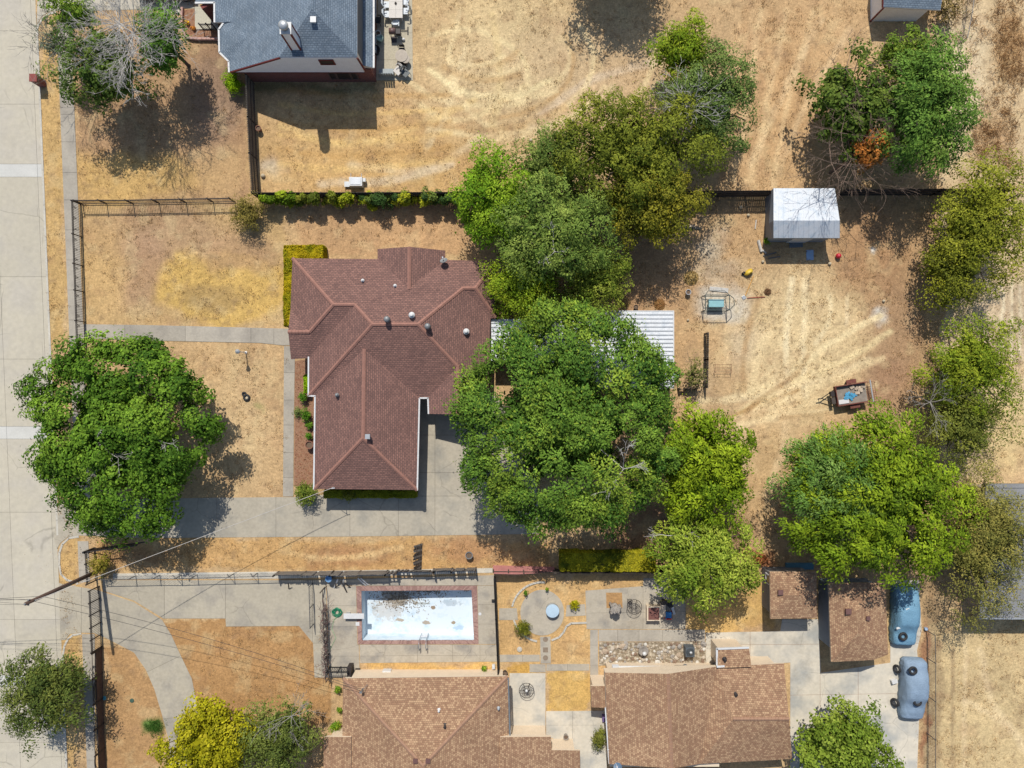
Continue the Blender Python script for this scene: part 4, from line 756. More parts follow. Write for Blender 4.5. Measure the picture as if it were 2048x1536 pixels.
def clump_points(r, cen, rad, per, flat=.75, spread=1.0):
    """points through each clump's shell; returns positions, outward directions and clump index"""
    cnt = np.maximum(4, (per * rad ** 2 / np.mean(rad ** 2)).astype(int)); k = np.repeat(np.arange(len(cen)), cnt); n = len(k)
    u = unit(r, n); u[:, 2] = np.where(u[:, 2] < -.45, -u[:, 2], u[:, 2]); q = .45 + .55 * np.sqrt(r.random(n)); q = np.where(r.random(n) < .16, q * (1 + .45 * r.random(n)), q) * spread
    d = u * (rad[k] * q)[:, None]; ax = unit(r, len(cen)) * np.array([1, 1, .3]); ax /= np.linalg.norm(ax, axis=1, keepdims=True); d += ax[k] * np.sum(d * ax[k], 1, keepdims=True) * r.uniform(-.35, .7, len(cen))[k][:, None]
    P = cen[k] + d * np.array([1, 1, flat]); w = .30 * np.clip(np.mean(rad), .3, 1.2)
    P += w * (np.stack([fbm(P[:, 0] * 1.4 + 60 + 9 * i, P[:, 1] * 1.4 + 60 + P[:, 2] * .9, 400 + i, 3) for i in range(3)], 1) - .5) * 2.2; return P, u, k
def tubes(mb, a, b, r0, r1, rr, bend=.12, seg=3, n=5):
    a, b = Vector(a), Vector(b); L = (b - a).length; pts = []; rs = []
    for i in range(seg + 1):
        t = i / seg; p = a.lerp(b, t)
        if 0 < i < seg: p += Vector((rr.uniform(-1, 1), rr.uniform(-1, 1), rr.uniform(-.3, 1))) * L * bend * .5
        pts.append(p); rs.append(r0 + (r1 - r0) * t)
    mb.tube(pts, rs, n, False); return pts[-1]
def twigs(mb, p, d, L, r, rr, depth=0, maxd=3):
    """bare branching: each limb forks several times and thins"""
    pts = [Vector(p)]; rs = [r]; dd = Vector(d).normalized(); q = Vector(p)
    for i in range(3):
        dd = (dd + Vector((rr.uniform(-1, 1), rr.uniform(-1, 1), rr.uniform(-.7, .7))) * .22).normalized(); q = q + dd * L / 3; pts.append(q.copy()); rs.append(r * (1 - .2 * (i + 1)))
    mb.tube(pts, rs, 4 if depth else 5, False)
    if depth < maxd:
        for i in range(3 if depth < 2 else 2):
            k = rr.choice((1, 2, 3)); nd = (dd + Vector((rr.uniform(-1, 1), rr.uniform(-1, 1), rr.uniform(-.6, .6))) * .8).normalized(); twigs(mb, pts[k], nd, L * rr.uniform(.45, .75), max(.0125, rs[k] * .8), rr, depth + 1, maxd)
def tree(px, py, rx, ry, top, low, cols, label, name='tree', cat='tree', group=None, seed=1, nc=40, cr=.24, dens=190, L=.30, Wd=.15, style='leaf', fill=1.0, lob=.12, rmin=.62, stem=.22, dead=0, deadcol=None, deadpos=None, deadlen=2.2, multi=1, rise=.35):
    """px,py,rx,ry: crown outline in the photo; top/low: crown height range in metres"""
    r = np.random.default_rng(seed); rr = random.Random(seed); hc = low + (top - low) * .45
    cx, cy, _ = W(px, py, hc); k = S * (1 - hc / H); a, b, c = rx * k, ry * k, (top - low) / 2; zc = (top + low) / 2
    root = thing(name, label, cat, (cx, cy, 0), group)
    ang = np.arange(nc) * 2.399963; zz = 1 - (np.arange(nc) + .5) / nc * 1.38; hr = np.sqrt(np.clip(1 - zz ** 2, 0, 1)); ph = r.random(4) * 6.28
    th = ang + r.normal(size=nc) * .18; lo = 1 + lob * (np.sin(3 * th + ph[0]) + .7 * np.sin(5 * th + ph[1]) + .5 * np.sin(8 * th + ph[2])) / 1.4
    q = r.uniform(rmin, .9, nc) * lo; m_ = (a + b) / 2; rad = m_ * cr * r.uniform(.65, 1.3, nc); shr = np.clip(1 - rad / m_ * .55, .4, 1)
    cen = np.stack([cx + a * hr * np.cos(th) * q * shr / .8, cy + b * hr * np.sin(th) * q * shr / .8, zc + c * zz * np.clip(q, .7, .95)], 1)
    ni = nc // 2; u = unit(r, ni); inner = np.array([cx, cy, zc - c * .1]) + u * np.array([a, b, c]) * (.15 + .4 * r.random((ni, 1))); cen = np.concatenate([cen, inner]); rad = np.concatenate([rad, np.full(ni, m_ * cr * 1.2)])
    area = math.pi * a * b; per = dens * 1.75 * area * fill / len(cen); L *= .74; Wd *= .74
    P, u, kk = clump_points(r, cen, rad, per, .72)
    c2 = np.array([cx, cy]); sc = 1 / np.percentile(np.hypot((P[:, 0] - cx) / a, (P[:, 1] - cy) / b), 97.5); P[:, :2] = c2 + (P[:, :2] - c2) * sc; cen[:, :2] = c2 + (cen[:, :2] - c2) * sc
    out = P - np.array([cx, cy, zc - c]); out /= np.linalg.norm(out, axis=1, keepdims=True) + 1e-9
    Nn = u * .85 + out * .3 + np.array([0, 0, .35]) + r.normal(size=P.shape) * .33; Nn /= np.linalg.norm(Nn, axis=1, keepdims=True)
    T = r.normal(size=P.shape) if style == 'leaf' else (u * np.array([1, 1, .2]) + out * np.array([.7, .7, 0]) + np.array([0, 0, -.35]) + r.normal(size=P.shape) * .3)
    cc = np.array([C(*x, KEXP / 1.34) for x in cols]); w = r.random(len(cen)) * (len(cc) - 1); i0 = np.minimum(w.astype(int), len(cc) - 2); f = (w - i0)[:, None]; ccol = cc[i0] * (1 - f) + cc[i0 + 1] * f
    lc = ccol[kk] * r.uniform(.62, 1.36, (len(P), 1)); swap = r.random(len(P)) < .22; lc[swap] = cc[r.integers(0, len(cc), swap.sum())]
    P[:, 2] = np.maximum(P[:, 2], .12)
    off = np.array(ORG[root.name]); s_ = r.uniform(.6, 1.3, len(P)) * np.where(kk >= nc, 1.9, 1.0)
    link('crown', leaf_mesh('crown', P - off, Nn, T, L * s_, Wd * s_, lc), root)
    tb = MB(); r0 = max(.03, stem * min(1, m_ / 4)); fork = Vector((cx, cy, max(.2, low + (top - low) * rise * .5)))
    for mI in range(multi):
        bs = Vector((cx + (rr.uniform(-.5, .5) if multi > 1 else 0), cy + (rr.uniform(-.5, .5) if multi > 1 else 0), -.08)); f2 = fork + Vector((rr.uniform(-.4, .4), rr.uniform(-.4, .4), 0)) * (multi > 1)
        tb.tube([bs, bs.lerp(f2, .12) , bs.lerp(f2, .55), f2], [r0 * 1.45, r0 * 1.05, r0 * .9, r0 * .78], 8, False)
    for i in range(0, nc, max(1, nc // 16)): tubes(tb, fork, cen[i], r0 * .5, r0 * .1, rr, .18, 3, 5)
    tb.build('trunk', bark, root, True)
    if dead:
        db = MB(); dp = deadpos or [(px, py)]
        for j, (dx_, dy_) in enumerate(dp):
            x, y, _ = W(dx_, dy_, top - .6); base = Vector((x, y, top - 1.2)); tubes(db, fork, base, r0 * .4, .04 if deadlen > 1.6 else .03, rr)
            for i in range(dead):
                t = 2 * math.pi * i / dead + rr.uniform(-.3, .3); twigs(db, base, (math.cos(t), math.sin(t), rr.uniform(.0, .7)), deadlen * rr.uniform(.7, 1.1), .036 if deadlen > 2.4 else .026, rr, 0, 4 if deadlen > 2.4 else 3)
        db.build('bare_branches', deadcol or dead_bark, root, True)
    return root
mat('grey_twig', C(158, 152, 144), .95, .2, 5)
G1 = [(60, 92, 26), (90, 124, 36), (120, 150, 48)]           # broad-leaf mid green
G2 = [(72, 104, 40), (94, 128, 48), (118, 148, 58), (140, 162, 60)]
LIME = [(90, 114, 24), (120, 144, 28), (150, 168, 38)]
OLIVE = [(88, 100, 32), (116, 124, 40), (140, 144, 48)]
GREYG = [(88, 112, 46), (116, 138, 60), (138, 154, 70)]
DARK = [(56, 80, 36), (82, 104, 46), (104, 122, 54)]
tree(243, 866, 184, 206, 6.8, 1.5, G1, 'big broad-leaved green tree beside the street at the left', seed=3, nc=120, cr=.135, rmin=.7, dens=320, L=.30, Wd=.20, lob=.09, dead=3, deadpos=[(205, 905), (300, 880)], deadlen=1.4)
tree(1134, 842, 226, 230, 9.2, 2.2, [(62, 94, 34), (86, 118, 42), (108, 138, 50), (136, 156, 54)], 'largest dense green tree spreading over the patio cover', seed=6, nc=140, cr=.13, rmin=.74, dens=360, L=.30, Wd=.15, style='frond', lob=.015, dead=3, deadpos=[(1250, 940)], deadlen=1.4)
gu = 'trees massed above the central house'
tree(988, 402, 82, 112, 6.5, 1.6, [(86, 122, 24), (118, 150, 32), (140, 164, 44)], 'bright green tree at the left end of the upper clump', group=gu, seed=7, nc=36, cr=.27, dens=240, L=.26, Wd=.13, style='frond')
tree(1108, 470, 130, 112, 8.6, 2.0, GREYG, 'tall grey-green tree above the red-brown house', group=gu, seed=8, nc=56, cr=.2, dens=240, L=.26, Wd=.12, style='frond', dead=3, deadpos=[(1110, 500)], deadlen=1.2)
tree(1046, 575, 86, 78, 5.4, 1.2, [(92, 118, 26), (126, 148, 34), (156, 168, 44)], 'lime green tree touching the corner of the red-brown roof', group=gu, seed=9, nc=34, cr=.27, dens=240, L=.26, Wd=.12, style='frond')
tree(1190, 560, 76, 86, 5.2, 1.2, [(92, 110, 34), (122, 136, 48), (142, 148, 58)], 'mid green tree right of the tall grey-green tree', group=gu, seed=10, nc=30, cr=.28, dens=220, L=.26, Wd=.12)
tree(1262, 305, 168, 124, 8.4, 2.0, OLIVE, 'wide olive tree in the middle of the upper clump', group=gu, seed=11, nc=66, cr=.18, dens=250, L=.25, Wd=.13)
tree(1300, 415, 108, 82, 6.8, 1.6, [(104, 106, 34), (134, 130, 40), (160, 150, 46)], 'yellowish olive tree against the wooden fence', group=gu, seed=12, nc=40, cr=.24, dens=240, L=.25, Wd=.13)
tree(1112, 330, 88, 76, 5.6, 1.2, [(84, 106, 44), (112, 130, 60), (128, 142, 66)], 'small tree on the upper left edge of the clump', group=gu, seed=13, nc=24, cr=.3, dens=220, L=.25, Wd=.12)
tree(1362, 106, 74, 68, 5.6, 1.0, [(90, 118, 24), (124, 144, 30), (146, 158, 44)], 'bright green shrubby tree at the top of the clump', group=gu, seed=14, nc=28, cr=.28, dens=200, L=.25, Wd=.12, lob=.2)
tree(1424, 205, 96, 122, 7.0, 1.4, [(80, 102, 48), (106, 126, 62), (124, 140, 70)], 'grey-green tree with a white dead crown branch', group=gu, seed=15, nc=46, cr=.22, dens=220, L=.25, Wd=.12, lob=.16, dead=16, deadpos=[(1378, 206)], deadlen=1.7)
gr = 'trees at the top right'
tree(1848, 224, 92, 142, 8.0, 1.6, [(76, 108, 42), (100, 132, 52), (124, 152, 64)], 'dense dark green tree behind the white barn', group=gr, seed=16, nc=58, cr=.2, dens=250, L=.27, Wd=.14, style='frond')
tree(1700, 215, 88, 118, 6.4, 1.0, [(62, 84, 30), (86, 108, 40), (108, 124, 50)], 'sparse half-bare green tree left of the dense dark one', group=gr, seed=17, nc=40, cr=.2, dens=95, L=.34, Wd=.22, lob=.3, rmin=.45, dead=4, deadpos=[(1700, 130), (1690, 260), (1745, 200), (1670, 320)], deadlen=2.0, deadcol=brown_twig)
tree(1736, 300, 42, 38, 5.6, 2.2, [(170, 104, 44), (196, 128, 62), (120, 100, 44)], 'small tree turned orange-brown between green ones', group=gr, seed=18, nc=16, cr=.3, dens=130, L=.3, Wd=.18)
tree(1806, 112, 66, 48, 5.0, 1.0, [(78, 104, 34), (108, 130, 44), (130, 148, 54)], 'low green tree below the small white shed', group=gr, seed=19, nc=24, cr=.28, dens=180, L=.28, Wd=.15, lob=.25)
# bare tree over the barn
bt = thing('bare_tree', 'leafless brown tree leaning over the white barn roof', 'tree', W(1660, 345)); mb = MB(); rr = random.Random(44); bx_, by_, _ = W(1660, 345); f0 = Vector((bx_, by_, 3.7))
mb.tube([(bx_, by_, -.05), (bx_ + .05, by_, 1.8), f0], [.13, .11, .09], 7, False)
for i in range(15):
    t = 2 * math.pi * i / 15 + .3; twigs(mb, f0, (math.cos(t) * 1.2, math.sin(t) - .25, rr.uniform(.0, .6)), rr.uniform(1.9, 3.0), .036, rr, 0, 3)
mb.build('branches', brown_twig, bt, True)
ge = 'trees along the right edge'
tree(1962, 445, 98, 152, 6.4, .8, [(104, 112, 34), (134, 140, 40), (150, 150, 50)], 'olive tree at the right end of the wooden fence', group=ge, seed=21, nc=54, cr=.2, dens=190, L=.24, Wd=.12, lob=.14)
tree(1896, 545, 58, 104, 4.8, .5, [(88, 94, 32), (116, 122, 38), (150, 150, 44)], 'shady narrow olive tree left of the other edge trees', group=ge, seed=22, nc=22, cr=.34, dens=170, L=.24, Wd=.12)
tree(1938, 738, 106, 116, 5.8, .5, [(92, 112, 28), (122, 140, 36), (148, 156, 44)], 'leaning green tree halfway down the right edge', group=ge, seed=23, nc=44, cr=.22, dens=180, L=.24, Wd=.11, style='frond', lob=.2)
tree(1922, 850, 98, 90, 5.0, .5, [(92, 102, 42), (116, 124, 50), (132, 134, 56)], 'thin greyish tree beside the lime tree', group=ge, seed=24, nc=34, cr=.24, dens=150, L=.22, Wd=.10, lob=.2, dead=7, deadpos=[(1870, 805)], deadlen=1.5, deadcol=MATS['grey_twig'])
tree(1965, 1085, 92, 178, 5.8, .5, [(106, 108, 52), (136, 132, 64), (156, 146, 74)], 'pale olive thin-leaved tree over the grey metal roof', group=ge, seed=25, nc=60, cr=.19, dens=170, L=.22, Wd=.09, lob=.18)
tree(1740, 998, 182, 172, 8.6, 1.8, [(88, 112, 26), (114, 138, 30), (142, 160, 38)], 'large bright lime tree over the tan-roofed sheds', seed=26, nc=110, cr=.145, dens=260, L=.34, Wd=.15, style='frond', lob=.10)
tree(1650, 958, 96, 104, 8.3, 2.8, [(80, 112, 46), (102, 134, 58), (124, 150, 72)], 'blue-green feathery tree growing into the lime tree', seed=27, nc=40, cr=.24, dens=240, L=.34, Wd=.11, style='frond')
tree(1402, 935, 106, 126, 7.0, 1.6, LIME, 'lime green tree right of the largest tree', seed=28, nc=50, cr=.21, dens=230, L=.36, Wd=.14, style='frond', lob=.14)
tree(1408, 1122, 116, 100, 6.6, 1.4, [(104, 128, 38), (136, 154, 52), (158, 168, 64)], 'paler lime tree overhanging the patio', seed=29, nc=46, cr=.22, dens=210, L=.32, Wd=.14, style='frond', lob=.14, dead=2, deadpos=[(1345, 1075)], deadlen=1.2)
tree(96, 1384, 92, 96, 5.2, .9, [(66, 82, 36), (92, 106, 46), (114, 120, 54)], 'dark olive street tree at the bottom left', seed=30, nc=44, cr=.23, dens=240, L=.27, Wd=.12, style='frond')
tree(420, 1490, 98, 102, 6.2, .9, [(124, 124, 18), (156, 150, 24), (178, 168, 40)], 'bright yellow autumn tree at the bottom', seed=31, nc=48, cr=.22, dens=260, L=.26, Wd=.19)
tree(556, 1474, 80, 92, 5.6, .9, [(78, 92, 40), (106, 118, 52), (128, 136, 64)], 'grey-olive tree right of the yellow one', seed=32, nc=40, cr=.24, dens=200, L=.26, Wd=.12, dead=7, deadpos=[(578, 1440)], deadlen=1.6, deadcol=mat('grey_twig', C(150, 148, 142), .95, .2, 5))
tree(1688, 1496, 100, 94, 5.4, .8, [(84, 106, 30), (116, 136, 44), (142, 156, 62)], 'round green tree standing on the pale concrete yard', seed=33, nc=46, cr=.22, dens=230, L=.30, Wd=.2)
# upper-left tree: green crown in three masses with a bare grey top
tree(330, 85, 46, 82, 6.4, 1.6, [(64, 102, 34), (88, 126, 42), (108, 142, 52)], 'green tree between the parked car and the flower bed', seed=34, nc=28, cr=.3, dens=220, L=.28, Wd=.14, style='frond')
tree(205, 140, 92, 88, 6.6, 1.6, [(66, 92, 36), (92, 114, 46), (108, 124, 54)], 'green tree topped by a mass of bare white branches', seed=35, nc=40, cr=.23, dens=190, L=.28, Wd=.14, lob=.2, dead=15, deadpos=[(258, 60), (256, 96), (230, 40)], deadlen=2.5)
tree(150, 30, 58, 42, 5.4, 1.6, [(82, 116, 34), (112, 140, 42), (130, 150, 52)], 'small bright green tree beside the top driveway', seed=36, nc=20, cr=.3, dens=170, L=.28, Wd=.14)
tree(112, 84, 36, 46, 5.0, 1.8, [(98, 112, 86), (118, 126, 100), (132, 136, 110)], 'thin grey half-dead tree beside the kerb', seed=37, nc=18, cr=.3, dens=80, L=.22, Wd=.07, dead=17, deadpos=[(112, 84)], deadlen=1.9, deadcol=mat('grey_twig', C(150, 148, 142), .95, .2, 5))
tree(1240, -150, 116, 100, 7.5, 2.0, G2, 'tree just beyond the top edge shading the field', seed=38, nc=40, cr=.24, dens=160, L=.3, Wd=.16)
tree(1390, 745, 26, 48, 2.6, .3, [(94, 102, 48), (122, 124, 62), (150, 138, 86)], 'thin straggly sapling beside the old trellis', name='sapling', seed=39, nc=16, cr=.34, dens=55, L=.18, Wd=.09, stem=.15, lob=.25, dead=3, deadlen=.8, deadcol=brown_twig)
tree(1895, 15, 44, 42, 2.4, .3, [(120, 104, 62), (146, 124, 76), (100, 92, 54)], 'sparse dry bush beside the top right shed', name='bush', cat='bush', seed=40, nc=14, cr=.3, dens=45, L=.2, Wd=.08, dead=4, deadlen=1.2, deadcol=brown_twig)
# shrubs
def shrub(px, py, rx, ry, top, cols, label, seed, dens=260, L=.2, Wd=.1, name='shrub', nc=22, cr=.32, style='leaf', group=None, **k):
    return tree(px, py, rx, ry, top, .08, cols, label, name, 'shrub', group, seed, nc, cr, dens, L, Wd, style, stem=.12, **k)
shrub(495, 425, 42, 42, 2.2, [(104, 96, 42), (134, 122, 58), (150, 134, 70)], 'brownish round shrub at the end of the iron fence', 51, L=.18, Wd=.07)
shrub(467, 165, 22, 27, 1.6, [(92, 128, 14), (126, 160, 18), (150, 178, 28)], 'bright lime shrub at the corner of the brick gable wall', 52, L=.14, Wd=.08, dens=420)
shrub(612, 988, 27, 24, 1.7, [(82, 100, 34), (112, 126, 46), (128, 138, 52)], 'spiky green shrub at the corner of the planting bed', 53, style='frond')
shrub(699, 990, 19, 13, 1.3, [(84, 96, 34), (116, 122, 46), (140, 140, 60)], 'small shrub under the eave beside the driveway', 54, style='frond')
shrub(200, 1128, 24, 26, 2.0, [(116, 112, 36), (150, 140, 54), (168, 140, 76)], 'browning round bush at the foot of the utility pole', 55, L=.16, Wd=.08)
shrub(1046, 1256, 18, 19, 1.4, [(82, 90, 24), (112, 114, 34), (128, 126, 42)], 'round olive bush below the round pad', 56, L=.16, Wd=.06, dens=420, style='frond')
shrub(1149, 1210, 11, 11, .8, [(128, 128, 10), (160, 154, 16), (184, 176, 30)], 'small yellow-green shrub on the path to the patio', 57, L=.13, Wd=.08, dens=420)
shrub(1198, 1476, 16, 28, 1.4, [(92, 100, 40), (116, 120, 50), (136, 134, 62)], 'tall bush against the wall in the pale courtyard', 58, L=.16, Wd=.07, dens=360)
gp = 'plants in the mulched bed'
for i, (x, y, rx, ry, h, lb) in enumerate(((606, 795, 9, 12, .8, 'leafy plant at the top of the mulched bed'), (611, 829, 12, 15, 1.0, 'largest dark green plant in the mulched bed'), (618, 851, 8, 9, .7, 'small bright plant below the largest one in the mulched bed'), (617, 872, 8, 9, .7, 'small green plant just above the clay pot'), (595, 824, 9, 18, .5, 'low grey-green plant at the edge of the walk'))):
    shrub(x, y, rx, ry, h, [(62, 104, 24), (92, 132, 36), (118, 150, 50)] if i != 4 else [(96, 112, 56), (118, 130, 70), (130, 140, 80)], lb, 60 + i, L=.22, Wd=.06, dens=300 if i != 4 else 140, style='frond', nc=10, cr=.4, name='plant', group=gp)
for i, (x, y, r_, lb) in enumerate(((675, 1404 - 23, 8, 'small green plant at the top left corner of the tan roof'), (680, 1420, 7, 'low plant by the narrow slab beside the tan roof'), (671, 1453, 14, 'bright green shrub beside the tan roof'), (968, 1337, 7, 'small plant at the right end of the strip lawn'), (1093, 1178, 4, 'tiny yellow-green plant at the rim of the round pad'), (1052, 1184, 5, 'tiny green plant between edging and round pad'), (1556, 465 - 62, 12, 'small lime plant at the left wall of the white barn'), (1533, 482, 9, 'yellow-green weed at the corner of the white barn'))):
    shrub(x, y, r_, r_, .7, [(70, 110, 24), (104, 140, 36), (140, 156, 44)], lb, 70 + i, L=.16, Wd=.08, dens=260, nc=9, cr=.4, name='plant')
# climbing growth along the wooden fence
gv_ = 'vines along the wooden fence'
def vine(px, rx, py, h, cols, lb, seed):
    r = np.random.default_rng(seed); rr = random.Random(seed); x0, y0, _ = W(px, py); root = thing('vine', lb, 'vine', (x0, y0, 0), gv_); n = 26
    cen = np.stack([x0 + r.uniform(-1, 1, n) * rx * S, y0 - .12 + r.normal(size=n) * .16, h * r.uniform(.25, 1.0, n)], 1); rad = r.uniform(.18, .42, n)
    P, u, kk = clump_points(r, cen, rad, 130, .8); P[:, 2] = np.maximum(P[:, 2], .05); Nn = u + np.array([0, 0, .6]) + r.normal(size=P.shape) * .5; Nn /= np.linalg.norm(Nn, axis=1, keepdims=True)
    cc = np.array([C(*q, KEXP / 1.4) for q in cols]); col_ = cc[r.integers(0, len(cc), n)][kk] * r.uniform(.7, 1.25, (len(P), 1)); link('leaves', leaf_mesh('leaves', P - np.array([x0, y0, 0]), Nn, r.normal(size=P.shape), .17 * r.uniform(.7, 1.3, len(P)), .1, col_), root)
    k = MB(); [tubes(k, (cen[i, 0], y0, 0), cen[i], .02, .008, rr) for i in range(0, n, 3)]; k.build('stems', bark, root)
for i, (x, rx, cs, lb) in enumerate(((574, 40, LIME, 'lime vine at the left end of the wooden fence'), (642, 38, OLIVE, 'olive vine left of the white cabinet by the fence'), (706, 40, [(120, 134, 26), (150, 158, 36), (170, 170, 50)], 'yellow-green vine below the white cabinet'), (768, 38, DARK, 'dark vine right of the white cabinet'), (830, 40, [(140, 150, 30), (166, 168, 40), (120, 130, 40)], 'bright vine near the right part of the wooden fence'), (890, 40, DARK, 'dark vine nearest the clump of trees'))):
    vine(x, rx, 403, 1.75, cs, lb, 80 + i)
shrub(1365, 402, 24, 14, 1.4, OLIVE, 'olive weeds at the fence below the yellowish tree', 88, dens=150, nc=12, cr=.4, name='vine')
def hedge(rects, h, cols, label, seed, dens=900, L=.13, Wd=.075):
    """clipped hedge: leaves through the outer layer of box volumes around a twiggy core"""
    r = np.random.default_rng(seed); x0, y0 = W(rects[0][0], rects[0][1])[:2]; root = thing('hedge', label, 'hedge', (x0, y0, 0)); PP = []; NN = []; core = MB()
    for (a, b, c, d) in rects:
        A, B = W(a, b, h), W(c, d, h); lo = np.array([A[0], B[1], .02]); hi = np.array([B[0], A[1], h]); sz = hi - lo
        ar = np.array([sz[0] * sz[1], sz[0] * h, sz[0] * h, sz[1] * h, sz[1] * h]); n = (ar * dens).astype(int)
        for k, nn_ in enumerate(n):
            p = lo + sz * r.random((nn_, 3)); nr_ = np.zeros((nn_, 3)); dep = np.abs(r.normal(size=nn_)) * .07 - .02
            if k == 0: p[:, 2] = h - dep + .05 * np.sin(p[:, 0] * 5) * np.cos(p[:, 1] * 4); nr_[:, 2] = 1
            elif k == 1: p[:, 1] = lo[1] + dep; nr_[:, 1] = -1
            elif k == 2: p[:, 1] = hi[1] - dep; nr_[:, 1] = 1
            elif k == 3: p[:, 0] = lo[0] + dep; nr_[:, 0] = -1
            else: p[:, 0] = hi[0] - dep; nr_[:, 0] = 1
            PP.append(p); NN.append(nr_)
        core.prism([(lo[0] + .12, lo[1] + .12), (hi[0] - .12, lo[1] + .12), (hi[0] - .12, hi[1] - .12), (lo[0] + .12, hi[1] - .12)], 0, h - .14)
    P = np.concatenate(PP); P += np.concatenate(NN) * (.32 * (fbm(P[:, 0] * 1.6 + 80, P[:, 1] * 1.6 + P[:, 2] + 80, seed + 3, 3) - .55))[:, None]; Nn = np.concatenate(NN) + np.array([0, 0, .3]) + r.normal(size=P.shape) * .5; Nn /= np.linalg.norm(Nn, axis=1, keepdims=True)
    cc = np.array([C(*x, KEXP / 1.7) for x in cols]); t = fbm(P[:, 0] * 1.2 + 50, P[:, 1] * 1.2 + 50, seed) * (len(cc) - .01); t = np.clip(t + r.normal(size=len(t)) * .35, 0, len(cc) - 1.01); i0 = t.astype(int); f = (t - i0)[:, None]
    col_ = (cc[i0] * (1 - f) + cc[np.minimum(i0 + 1, len(cc) - 1)] * f) * r.uniform(.75, 1.25, (len(P), 1))
    link('leaves', leaf_mesh('leaves', P - np.array(ORG[root.name]), Nn, r.normal(size=P.shape), L * r.uniform(.7, 1.2, len(P)), Wd, col_), root)
    core.build('stems', mat('hedge_core', C(70, 70, 34), .95, .3, 6), root); return root
hedge([(567, 490, 598, 652), (599, 490, 645, 516)], 1.3, [(140, 126, 12), (172, 150, 22), (112, 112, 14)], 'clipped yellow-green hedge wrapping the corner of the red-brown house', 91)
hedge([(1121, 1106, 1312, 1143)], 1.3, [(92, 100, 22), (128, 126, 26), (160, 150, 34), (84, 92, 24)], 'long clipped yellow hedge along the patio fence', 92)
hedge([(648, 981, 832, 996)], .9, [(96, 108, 20), (126, 128, 28)], 'low hedge under the south eave of the red-brown house', 93)
hedge([(607, 752, 617, 786)], .9, [(112, 150, 14), (132, 164, 22)], 'short bright green hedge beside the mulched bed', 94)
# dry weed tufts in the field and bits on the ground: nobody could count them
r = np.random.default_rng(200); n = 2600
def tufts(name, label, px, py, hgt, cols, per, spread, seed, Wd=.03):
    r = np.random.default_rng(seed); k = np.repeat(np.arange(len(px)), per); X = (px[k] - 1024) * S + r.normal(size=len(k)) * spread; Y = (768 - py[k]) * S + r.normal(size=len(k)) * spread
    hh = hgt * r.uniform(.4, 1.2, len(k)); P = np.stack([X, Y, hh * .45], 1); T = np.stack([r.normal(size=len(k)) * .6, r.normal(size=len(k)) * .6, np.ones(len(k))], 1); T /= np.linalg.norm(T, axis=1, keepdims=True)
    Nn = np.cross(T, r.normal(size=T.shape)); Nn /= np.linalg.norm(Nn, axis=1, keepdims=True); cc = np.array([C(*c) for c in cols]); col_ = cc[r.integers(0, len(cc), len(k))] * r.uniform(.8, 1.2, (len(k), 1))
    o = link(name, leaf_mesh(name, P, Nn, T, hh, Wd, col_), None); return tag(o, label, None, None, 'stuff')
bad = lambda x, y: (x < kerb_x(y) + 3) | ((x > sx_(y) - 1) & (x < sx_(y) + 30)) | ((y > 640) & (x < 600) & (y < 695)) | ((x > 180) & (x < 1200) & (y > 985) & (y < 1078)) | ((x > 200) & (x < 660) & (y > 1140) & (y < 1260)) | ((x > 640) & (y > 1140) & (x < 1850)) | ((x > 575) & (x < 990) & (y > 490) & (y < 1000)) | ((x > 430) & (x < 830) & (y < 165)) | ((x > 186) & (x < 405) & (y > 1160)) | ((x > 1530) & (x < 1680) & (y > 375) & (y < 480))
x = r.uniform(60, 2060, 34000); y = r.uniform(-10, 1546, 34000); dn = fbm(x / 50, y / 50, 301, 4); ok = (~bad(x, y)) & (r.random(34000) < np.clip((dn - .35) * 3, .06, 1))
tufts('dry_grass', 'short dry grass tufts scattered over the turf', x[ok], y[ok], .14, [(214, 180, 126), (196, 156, 104), (226, 196, 146), (164, 130, 94)], 9, .11, 302, .036)
x = np.concatenate([r.normal(2020, 22, 160), r.normal(1990, 30, 120), r.normal(1930, 40, 60)]); y = np.concatenate([r.normal(100, 60, 160), r.normal(270, 40, 120), r.normal(40, 50, 60)])
tufts('dry_weeds', 'taller brown weeds in the field at the top right', x, y, .5, [(206, 166, 116), (186, 146, 102), (224, 188, 138)], 16, .22, 303, .04)
tufts('green_grass', 'small patch of green grass beside the curved drive', r.normal(310, 9, 260), r.normal(1455, 8, 260), .12, [(70, 116, 44), (92, 134, 56)], 10, .08, 304, .025)
def litter(name, label, px, py, cols, seed, sz=.07):
    r = np.random.default_rng(seed); n = len(px); P = np.stack([(px - 1024) * S, (768 - py) * S, np.full(n, .045) + r.random(n) * .02], 1); Nn = np.array([0, 0, 1.0]) + r.normal(size=(n, 3)) * .35; Nn /= np.linalg.norm(Nn, axis=1, keepdims=True)
    cc = np.array([C(*c) for c in cols]); return tag(link(name, leaf_mesh(name, P, Nn, r.normal(size=(n, 3)), sz * r.uniform(.6, 1.4, n), sz * .6, cc[r.integers(0, len(cc), n)]), None), label, None, None, 'stuff')
x = np.concatenate([r.normal(1230, 90, 900), r.normal(1540, 90, 500), r.normal(1800, 60, 500), r.normal(300, 80, 500), r.uniform(590, 630, 700), r.normal(1520, 22, 500), r.normal(1845, 8, 400), r.uniform(1200, 1410, 300)]); y = np.concatenate([r.normal(1100, 26, 900), r.normal(430, 50, 500), r.normal(680, 80, 500), r.normal(1115, 16, 500), r.uniform(722, 972, 700), r.normal(1118, 12, 500), r.uniform(1250, 1530, 400), r.uniform(1284, 1326, 300)])
litter('leaf_litter', 'fallen brown leaves on the ground', x, y, [(150, 110, 76), (176, 130, 90), (196, 156, 110), (120, 86, 64)], 305)

